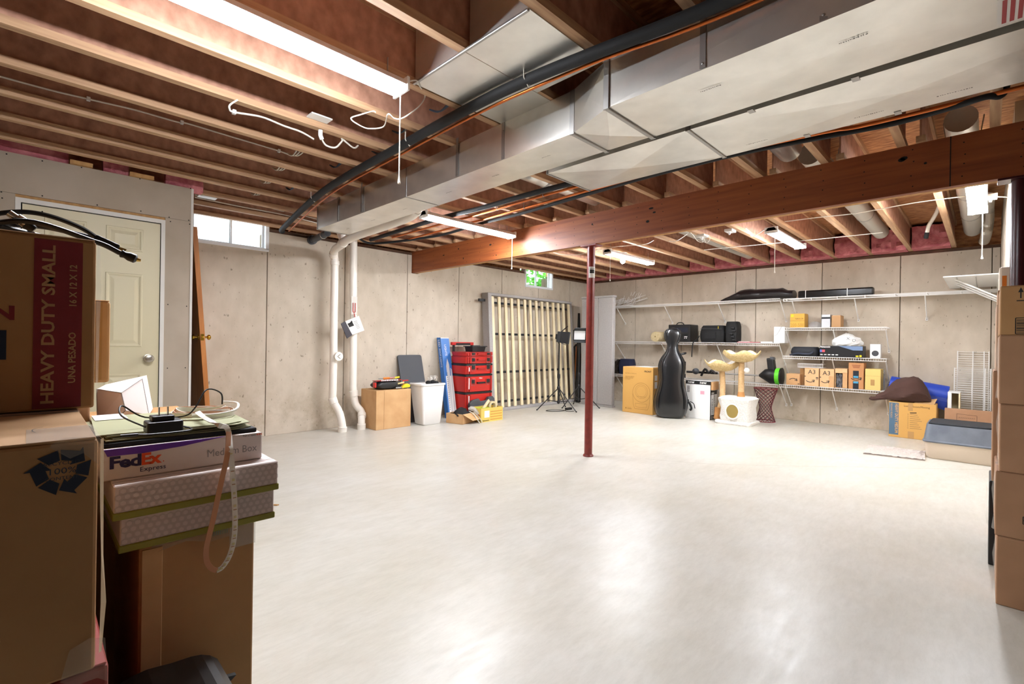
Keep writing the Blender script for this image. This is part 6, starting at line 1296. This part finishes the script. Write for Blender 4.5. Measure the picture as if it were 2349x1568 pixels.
# cat tree
ct = thing('cat_tree','cat tree with white plush cave, two posts and two straw bowls','cat tree',(6.92,2.42,0))
mPlush = M('white_plush','#efece6',0.95,col2='#e2ded6',scale=50,bump=0.8,bscale=70); mSisal = M('sisal','#d3b184',0.85,col2='#c29d6c',scale=30,stretch=(1,1,6),bump=0.4); mStraw = M('straw_weave','#dcc592',0.8,col2='#c8ac74',scale=45,bump=0.6); mBark = M('bare_wood','#c08a4f',0.6,col2='#a9733d',scale=12)
bx0,bx1,by0,by1 = 6.725,7.105,2.225,2.62
def rrw(x0,x1,y0,y1,z,r,seed): 
    rn = random.Random(seed); return [(x+rn.uniform(-.006,.006),y+rn.uniform(-.006,.006),z) for x,y,_ in rr_ring(x0,x1,y0,y1,z,r,6)]
MB().loft([rrw(bx0-.02,bx1+.02,by0-.02,by1+.05,0.0,0.06,1),rrw(bx0-.03,bx1+.03,by0-.03,by1+.06,0.02,0.07,2),rrw(bx0-.02,bx1+.02,by0-.02,by1+.05,0.045,0.06,3)]).build('base_plate', mPlush, ct, smooth=True)
MB().loft([rrw(bx0+.01,bx1-.01,by0+.01,by1-.01,0.045,0.06,4),rrw(bx0,bx1,by0,by1,0.10,0.07,5),rrw(bx0+.01,bx1-.01,by0+.01,by1-.01,0.22,0.07,6),rrw(bx0-.015,bx1+.015,by0-.015,by1+.015,0.32,0.07,7),rrw(bx0-.02,bx1+.02,by0-.02,by1+.02,0.35,0.07,8),rrw(bx0+.02,bx1-.02,by0+.02,by1-.02,0.375,0.07,9)]).build('plush_cave', mPlush, ct, smooth=True)
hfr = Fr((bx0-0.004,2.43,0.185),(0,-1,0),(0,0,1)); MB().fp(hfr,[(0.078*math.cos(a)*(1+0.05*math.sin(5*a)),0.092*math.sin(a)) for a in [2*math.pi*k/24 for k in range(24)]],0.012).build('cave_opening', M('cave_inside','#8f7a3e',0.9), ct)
MB().fring(hfr,0,0,0.096,0.078,24,sx=1.0,sy=1.16,d=0.014).build('opening_rim', mPlush, ct, smooth=True)
def bowl(cx, cy, z, R, seed):
    n = 40; out = []; inn = []
    for r_, h in ((0.25,0.0),(0.55,0.02),(0.82,0.07),(1.0,0.135)):
        out.append([(cx+R*r_*math.cos(a),cy+R*r_*math.sin(a),z+h+(0.028*math.cos(5*a+seed) if r_ == 1.0 else 0.010*math.cos(5*a+seed) if r_ > .8 else 0)) for a in [2*math.pi*k/n for k in range(n)]])
    for r_, h in ((0.96,0.130),(0.78,0.085),(0.5,0.065),(0.05,0.06)):
        inn.append([(cx+R*r_*math.cos(a),cy+R*r_*math.sin(a),z+h+(0.028*math.cos(5*a+seed) if r_ > 0.9 else 0.010*math.cos(5*a+seed) if r_ > .7 else 0)) for a in [2*math.pi*k/n for k in range(n)]])
    MB().loft(out,cap=False).build('straw_bowl', mStraw, ct, smooth=True, thick=0.006); MB().loft(inn,cap=False).build('bowl_cushion', mPlush, ct, smooth=True)
t1 = px_(1701,829,6.90); t2 = px_(1656,850,6.95)
MB().tube([(t1.x,t1.y,0.37),(t1.x,t1.y,t1.z-0.05),(t1.x,t1.y,t1.z+0.0)],[0.040,0.038,0.036],14).build('sisal_post', mSisal, ct, smooth=True); MB().tube([(t1.x,t1.y,0.355),(t1.x,t1.y,0.44)],[0.055,0.040],14).build('post_collar', mBark, ct, smooth=True)
b2p = Vector((6.86,2.63+0.06,0.04))
MB().tube(smoothpts([b2p,b2p.lerp(t2,0.35)+Vector((0,-0.04,0)),b2p.lerp(t2,0.7)+Vector((0,-0.03,0)),t2],4),[0.042]*4+[0.038]*9,14).build('bent_post', mSisal, ct, smooth=True); MB().tube([b2p,b2p+Vector((0,-0.012,0.16))],[0.045,0.043],14).build('post_collar', mBark, ct, smooth=True)
bowl(t1.x,t1.y,t1.z-0.005,0.235,0.8); bowl(t2.x,t2.y,t2.z-0.005,0.232,2.2)
pp_ = px_(1713,849,6.80); MB().sphere(pp_,0.035,10,6).build('pompom', mPlush, ct, smooth=True); MB().tube([pp_,(pp_.x,pp_.y,t1.z+0.03)],0.0015,5).build('pompom_string', mDark, ct)
# red net basket
nb = thing('net_basket','hourglass net basket of red and black cord behind the cat tree','basket',(7.45,2.25,0)); mNet = M('net_red','#7e2a33',0.6); nz = 0.47; ncx, ncy = 7.42, 2.23
def nr(z): t = z/nz; return 0.075+0.10*abs(t-0.42)**1.2*1.5
for s_ in (-1,1):
    m = MB()
    for k in range(13): m.tube([(ncx+nr(nz*i/14)*math.cos(2*math.pi*k/13+s_*i*0.30), ncy+nr(nz*i/14)*math.sin(2*math.pi*k/13+s_*i*0.30), nz*i/14+0.002) for i in range(15)],0.0036,5)
    m.build('net_cords', mNet if s_ > 0 else M('net_dark','#3a2226',0.6), nb, kind='stuff')
for z in (0.004,nz): MB().tube(arc((ncx,ncy,z),nr(z),0,2*math.pi,24,(1,0,0),(0,1,0)),0.006,6).build('hoop', mNet, nb)
# ---- right corner group
mb_ = thing('moving_box','tan moving box with blue HEAVY DUTY MEDIUM band below the blue mat','box',(7.55,0.60,0))
x0,x1,y0,y1,hh = 7.39,7.80,0.40,0.835,0.425
MB().box(x0,x1,y0,y1,0,hh).build('carton_body', M('carton_honey','#d3a257',0.65), mb_, bevel=0.005); fr = Fr((x0,y1,0),(0,-1,0),(0,0,1)); w = y1-y0
MB().fq(fr,0.004,0.03,0.095,hh-0.01).build('blue_band', M('band_blue','#4d6a80',0.6), mb_)
dn_ = Fr((x0,y1,hh),(0,0,-1),(0,-1,0)); text('HEAVY DUTY MEDIUM', dn_, 0.02, 0.062, 0.040, mCardL, mb_, d=0.0012, bold=0.001, sx=0.88); text('MEDIANO PESADO', dn_, 0.02, 0.018, 0.026, mCardL, mb_, d=0.0012, sx=0.8)
text('Living Room/Moving', fr, w*0.33, hh*0.88, 0.030, mInk, mb_, sx=0.95)
m = MB()
for k in range(8): m.fring(fr,w*0.42,hh*(0.68-0.055*k),0.006,0.004,6); m.fq(fr,w*0.46,hh*(0.672-0.055*k),w*(0.46+0.16+0.03*(k%4)),hh*(0.682-0.055*k))
m.build('check_list', M('print_grey2','#7a6040',0.6), mb_); MB().fstroke(fr,[(w*0.46,hh*0.72),(w*0.52,hh*0.725),(w*0.60,hh*0.735)],0.010).build('marker_stroke', mInk, mb_)
MB().fq(fr,w*0.42,hh*0.78,w*0.52,hh,0.0012).build('tape_strip', mTapeB, mb_); MB().fq(fr,w*0.42,0,w*0.55,hh*0.20,0.0012).build('tape_strip', mTapeB, mb_)
for a,b in ((0.0,0.12),): MB().add([(x0,y0+0.02,hh),(x0,y0+0.20,hh),(x0+0.10,y0+0.16,hh+0.03),(x0+0.12,y0,hh+0.06)],[(0,1,2,3)]).build('raised_flap', mCardL, mb_, thick=0.004)
# brown fleece sack
cb_ = thing('fleece_sack','dark brown fleece bundle lying on the tan moving box','blanket',(7.55,0.72,hh)); R_ = []; rn = random.Random(7)
for i in range(14):
    t = i/13; y = 0.97-0.52*t; r_ = [0.03,0.04,0.05,0.08,0.115,0.14,0.155,0.165,0.17,0.168,0.155,0.13,0.09,0.03][i]; zc = 0.437+r_*0.88+0.012*math.sin(t*9)
    R_.append([(7.46+r_*0.82*math.cos(a)*(1+0.10*math.sin(6*a+i*0.7)), y, max(0.429 if y < 0.85 else 0.40, zc+r_*0.92*math.sin(a)*(1+0.08*math.cos(5*a+i)))) for a in [2*math.pi*k/24 for k in range(24)]])
MB().loft(R_).build('fleece', M('brown_fleece','#4a322b',0.95), cb_, smooth=True)
MB().tube(smoothpts([(7.45,0.86,0.47),(7.44,0.93,0.455),(7.43,1.0,0.44),(7.43,1.03,0.45)],3),[0.03,0.028,0.026,0.026,0.025,0.025,0.024,0.024,0.022,0.015],8).build('sleeve_end', MATS['brown_fleece'], cb_, smooth=True)
# blue mat
bmx = thing('yoga_mat','blue rolled foam mat resting slanted behind the brown bundle','mat',(7.6,0.6,0.45))
q0, q1 = px_(2046,884,7.73), px_(2174,908,7.73); mBlue = M('mat_blue','#1f43b4',0.5); dv = (q1-q0).normalized()
MB().tube([q0-dv*0.02,q1],[0.118,0.118],24).build('mat_roll', mBlue, bmx, smooth=True); 
m = MB(); P = [q0.lerp(q1,t) for t in (0,0.25,0.5,0.75,1)]; m.sheet([[p+Vector((-0.115,0,-0.02)) for p in P],[p+Vector((-0.122,0,-0.06)) for p in P],[p+Vector((-0.11,0,-0.14*(0.2+0.8*i/4)-0.03)) for i,p in enumerate(P)]]); m.build('loose_edge', M('mat_blue_dark','#18348f',0.55), bmx, thick=0.005)
# white drawer frame
df = thing('drawer_frame','white-edged wooden drawer standing on end beside the tan moving box','drawer',(7.45,0.28,0)); ztop = px_(2170,900,7.35).z
fx0, fx1, fy0, fy1 = 7.33, 7.58, 0.20, 0.30
MB().box(fx0,fx1,fy1-0.012,fy1,0,ztop).build('side_panel', mWhiteBx, df); MB().box(fx0,fx1,fy0,fy0+0.012,0,ztop).build('side_panel', mSlat, df); MB().box(fx0,fx1,fy0,fy1,ztop,ztop+0.012).build('top_panel', mWhiteBx, df); MB().box(fx1-0.01,fx1,fy0+0.012,fy1-0.012,0,ztop).build('back_panel', mSlat, df); MB().box(fx0-0.006,fx0+0.01,fy1-0.03,fy1+0.002,0,ztop+0.012).build('front_edge', mWhiteBx, df)
# spare wire shelf panels leaning on the back wall
def wire_panel(lab, xa, xb, yt, yb_, X0, X1, nrod, group):
    o = thing('wire_rack', lab, 'wire rack', ((X0+X1)/2, px_((xa+xb)/2,yt,X1).y, 0), group=group)
    ya, yb = px_(xa,yt,X1).y, px_(xb,yt,X1).y; zt = px_((xa+xb)/2,yt,X1).z; P = lambda y,t: Vector((X0+(X1-X0)*t, y, 0.004+zt*t))
    for y in (ya, yb, ya+(yb-ya)*0.5, ya+(yb-ya)*0.85): MB().tube([P(y,0),P(y,1)],0.005,6).build('upright_rod', mWire, o)
    m = MB()
    for k in range(nrod): t = 0.02+0.97*k/(nrod-1); m.tube([P(ya,t),P(yb,t)],0.0026,5)
    m.build('cross_wires', mWire, o, kind='stuff')
wire_panel('taller white wire shelf panel leaning in the corner', 2197,2269,806,945,7.68,7.835,40,'spare wire panels'); wire_panel('shorter white wire shelf panel leaning before the taller one', 2190,2273,845,945,7.62,7.77,34,'spare wire panels')
# flat pinkish cartons
for i,(xa,xb,yt,X,lab) in enumerate(((2166,2300,940,7.22,'flat brown carton with a handwritten label standing before the wire panels'),(2164,2300,969,7.10,'lower flat brown carton with orange sticker behind the grey litter tray'))):
    ya, yb, zt = px_(xa,1000,X).y, max(px_(xb,1000,X).y,YC+0.01), px_(2220,yt,X).z
    o = thing('flat_carton', lab, 'box', (X+0.03,(ya+yb)/2,0), group='flat cartons by the wire panels'); MB().box(X,X+0.07,yb,ya,0,zt).build('carton_body', mCardP, o, bevel=0.003)
    fr = Fr((X,ya,0),(0,-1,0),(0,0,1)); m = MB()
    if i == 0:
        m.fstroke(fr,[(0.10,zt*0.62),(0.26,zt*0.60),(0.26,zt*0.86),(0.10,zt*0.88),(0.10,zt*0.62)],0.003); rn = random.Random(3)
        for r_ in (0.78,0.69):
            for k in range(9): x = 0.115+0.015*k; m.fstroke(fr,[(x,zt*r_-0.006),(x+0.007,zt*r_+0.006),(x+0.010,zt*r_-0.004)],0.002)
        m.build('handwritten_label', M('pen_brown','#5a4030',0.7), o)
    else: m.fq(fr,ya-yb-0.05,zt-0.06,ya-yb-0.01,zt-0.01); m.build('orange_sticker', mOrg, o)
# litter tray
lt = thing('litter_tray','large litter tray with grey hood edge and beige base before the flat cartons','litter tray',(6.45,0.17,0))
def lr(x0,x1,y0,y1,z): return rr_ring(x0,x1,y0,y1,z,0.05,4)
mBeige = M('tray_beige','#d8c8b4',0.5); mSlate = M('tray_slate','#5b616b',0.4,col2='#6d737c',scale=7)
MB().loft([lr(6.24,6.70,-0.08,0.40,0.0),lr(6.225,6.715,-0.085,0.41,0.02),lr(6.20,6.74,-0.095,0.425,0.165),lr(6.215,6.725,-0.08,0.41,0.165),lr(6.25,6.69,-0.06,0.38,0.02)]).build('tray_base', mBeige, lt, smooth=True)
MB().loft([lr(6.19,6.75,-0.10,0.435,0.163),lr(6.185,6.755,-0.10,0.44,0.175),lr(6.20,6.74,-0.095,0.43,0.185)],cap=False).build('grey_rim', mSlate, lt, smooth=True)
A = lr(6.20,6.74,-0.095,0.43,0.185); n = len(A); top = [Vector(p)+Vector((0.03*(1 if p[0] < 6.5 else -1),-0.02*(1 if p[1] > 0.2 else -1), 0.150)) for p in A]; MB().prism([p+Vector((0.02 if p.x < 6.5 else -0.02,-0.02 if p.y > 0.2 else 0.02,-0.004)) for p in top],(0,0,0.02)).build('dark_lid', M('liner_dark','#22252a',0.7), lt, bevel=0.006); inn = [p+Vector((0.012 if p.x < 6.5 else -0.012, -0.012 if p.y > 0.2 else 0.012,0)) for p in top]; inb = [Vector(p)+Vector((0.014 if p[0] < 6.5 else -0.014,-0.014 if p[1] > 0.2 else 0.014,0)) for p in A]
MB().loft([A,top,inn,inb],cap=False).build('grey_hood', mSlate, lt, smooth=True)
MB().box(6.26,6.68,-0.05,0.37,0.02,0.06).build('tray_liner', M('liner_dark','#22252a',0.7), lt)
# white shag mat
P4 = [pz(1980,1041,0),pz(2122,1057,0),pz(2122,1037,0),pz(1994,1021,0)]; rn = random.Random(14)
P4[2].x = min(P4[2].x, 6.6)
g = []
for i in range(13):
    a, b = P4[0].lerp(P4[3],i/12), P4[1].lerp(P4[2],i/12); g.append([a.lerp(b,j/24)+Vector((0,0,0.010+rn.uniform(0,0.008))) for j in range(25)])
sm = thing('shag_mat','small white shaggy bath mat lying beside the grey litter tray','mat',P4[0]); MB().sheet(g).build('pile', M('mat_white','#cdc2ba',0.95,col2='#b8aca3',scale=60,bump=0.8), sm); MB().prism([p+Vector((0,0,0.0005)) for p in P4],(0,0,0.009)).build('backing', M('mat_backing','#a89a90',0.9), sm)
# white board shelf and rods on the right wall
ws = thing('wall_board','white corner shelf board on wire rods high on the right wall','shelf board',(7.2,0.05,1.80)); zb = 1.80
MB().box(6.55,7.845,YC+0.002,0.32,zb,zb+0.012).build('board', mWhiteBx, ws, bevel=0.003)
MB().box(6.55,7.845,YC+0.002,YC+0.03,zb-0.03,zb-0.0005).build('wall_cleat', mWhiteBx, ws)
for k,x in enumerate((6.75,7.05,7.35)): MB().tube([(x,0.24,zb-0.002),(x,YC+0.008,zb-0.22)],0.008,8).build('diagonal_rod', mWire, ws)
for y in (0.22,0.08): MB().tube([(6.56,y,zb-0.004),(7.84,y,zb-0.004)],0.004,6).build('support_wire', M('wire_grey','#b9b8b5',0.4), ws)
# ---- right foreground stack of cartons
sX = 2.90; sY = px_(2285,1300,sX).y
def rcar(lab, yt, yb_, dx, dy, mat, dep=0.45, wid=0.55, zfix=None):
    X = sX+dx; zt = px_(2320,yt,X).z; zb_ = zfix if zfix is not None else px_(2320,yb_,X).z
    y1 = sY+dy; o = carton('cardboard_box', lab, X, X+dep, y1-wid, y1, zb_, zt, mat, group='carton stack on the right', seam='y'); return o, X, y1, zb_, zt
z_ = 0.0; rows = [(1235,'plain brown carton at the foot of the right-hand stack',0.0,0.0,mCardP),(1084,'brown carton with a handwritten mark, second in the right-hand stack',0.0,0.0,mCardP),(928,'plain brown carton third up in the right-hand stack',0.0,0.0,mCardP),(768,'plain brown carton under the arrow-marked one in the right-hand stack',0.0,0.0,mCardP),(655,'brown carton printed with two up arrows atop the right-hand stack',0.0,0.0,mCard)]
yo = [0.0,0.006,-0.004,0.0,0.0]
for i,(yt,lab,dx,dy,mat) in enumerate(rows):
    zt = px_(2320,yt,sX).z; y1 = sY+yo[i]
    o = carton('cardboard_box', lab, sX+0.003*(i%2), sX+0.42, y1-0.55, y1, z_, zt, mat, group='carton stack on the right', seam='y'); fr = Fr((sX+0.003*(i%2),y1,z_),(0,-1,0),(0,0,1)); h = zt-z_
    if i < 4: ragged([(sX+0.002,y1+0.001,z_+0.02),(sX+0.002,y1+0.002,z_+h*0.35),(sX+0.002,y1+0.001,z_+h*0.7),(sX+0.002,y1+0.001,z_+h-0.01)],[(sX+0.03,y1+0.010,z_+0.02),(sX+0.03,y1+0.003,z_+h*0.35),(sX+0.03,y1+0.012,z_+h*0.7),(sX+0.03,y1+0.003,z_+h-0.01)],60+i,0.004).build('torn_tape', mTape, o)
    if i == 1:
        m = MB(); q = (0.082,h*0.25)
        m.fstroke(fr,[(q[0],q[1]),(q[0],q[1]+0.03),(q[0]+0.022,q[1]+0.03),(q[0]+0.022,q[1]),(q[0],q[1])],0.003); m.fstroke(fr,[(q[0],q[1]+0.015),(q[0]+0.022,q[1]+0.015)],0.003); m.fstroke(fr,[(q[0]+0.03,q[1]+0.03),(q[0]+0.06,q[1]+0.03)],0.003); m.fstroke(fr,[(q[0]+0.045,q[1]+0.03),(q[0]+0.034,q[1]),(q[0]+0.056,q[1]),(q[0]+0.056,q[1]+0.016),(q[0]+0.038,q[1]+0.016)],0.003); m.build('handwritten_mark', mInk, o)
    if i == 4:
        m = MB()
        for x in (0.06,0.085): m.fstroke(fr,[(x,h*0.74),(x,h*0.90)],0.004); m.fp(fr,[(x-0.008,h*0.86),(x+0.008,h*0.86),(x,h*0.96)])
        m.fq(fr,0.048,h*0.68,0.098,h*0.70); m.build('up_arrows', mInk, o)
        m = MB(); m.fstroke(fr,[(0.046,h*0.02),(0.092,h*0.02),(0.092,h*0.34),(0.046,h*0.34),(0.046,h*0.02)],0.003)
        for k in range(8): m.fq(fr,0.049,h*(0.05+0.034*k),0.089,h*(0.062+0.034*k)+0.001*(k%3))
        m.build('barcode', mInk, o)
    z_ = zt+0.001
# second stack behind it
z2 = 0.0
for i,(hh_,lab,m_) in enumerate(((0.42,'dark plastic bin wrapped in clear film behind the right-hand stack',mBlk),(0.55,'brown carton behind the right-hand stack with frayed tape',mCardP),(0.33,'orange printed carton high behind the right-hand stack',M('carton_salmon','#cbab90',0.7)))):
    o = carton('cardboard_box' if i else 'storage_bin', lab, 3.40, 3.70, sY-0.60, sY+0.022-0.008*i, z2, z2+hh_, m_); 
    if i == 0: ragged([(3.40,sY+0.016,0.18),(3.43,sY+0.024,0.22),(3.47,sY+0.026,0.28),(3.5,sY+0.024,0.36)],[(3.41,sY+0.03,0.20),(3.45,sY+0.034,0.24),(3.49,sY+0.034,0.30),(3.52,sY+0.03,0.38)],3,0.006).build('clear_film', mTape, o)
    z2 += hh_+0.001
cY = px_(2292,640,3.87).y; z2 = px_(2310,652,3.87).z-0.03; carton('cardboard_box','plain tall carton standing behind the maroon post',3.87,4.20,cY-0.45,cY+0.005,0.0,z2-0.001,mCardP)
cu_ = thing('cream_carton','cream carton with rounded edge behind the maroon post','box',(4.0,-0.3,z2)); MB().box(3.87,4.15,cY-0.40,cY,z2,z2+0.13).build('carton_body', M('cream_card','#e6d6c0',0.6), cu_, bevel=0.01); MB().fq(Fr((3.87,cY,z2),(0,-1,0),(0,0,1)),0.012,0.02,0.03,0.08).build('orange_print', mOrg, cu_)
# foliage outside the small window
rn = random.Random(99); m = MB()
for k in range(1800):
    c = Vector((rn.uniform(6.2,8.6),rn.uniform(6.2,6.8),rn.uniform(1.9,3.1))); a = Vector((rn.uniform(-1,1),rn.uniform(-1,1),rn.uniform(-1,1))).normalized(); b = a.orthogonal().normalized(); s_ = rn.uniform(0.03,0.065)
    m.add([c-a*s_*1.6,c+b*s_*0.8,c+a*s_*1.6,c-b*s_*0.8],[(0,1,2,3)])
o = m.build('garden_foliage', M('leaf_green','#4fae2c',0.5,col2='#8fdc55',scale=3)); tag(o,'bright green leaves outside the small basement window','foliage',kind='stuff')
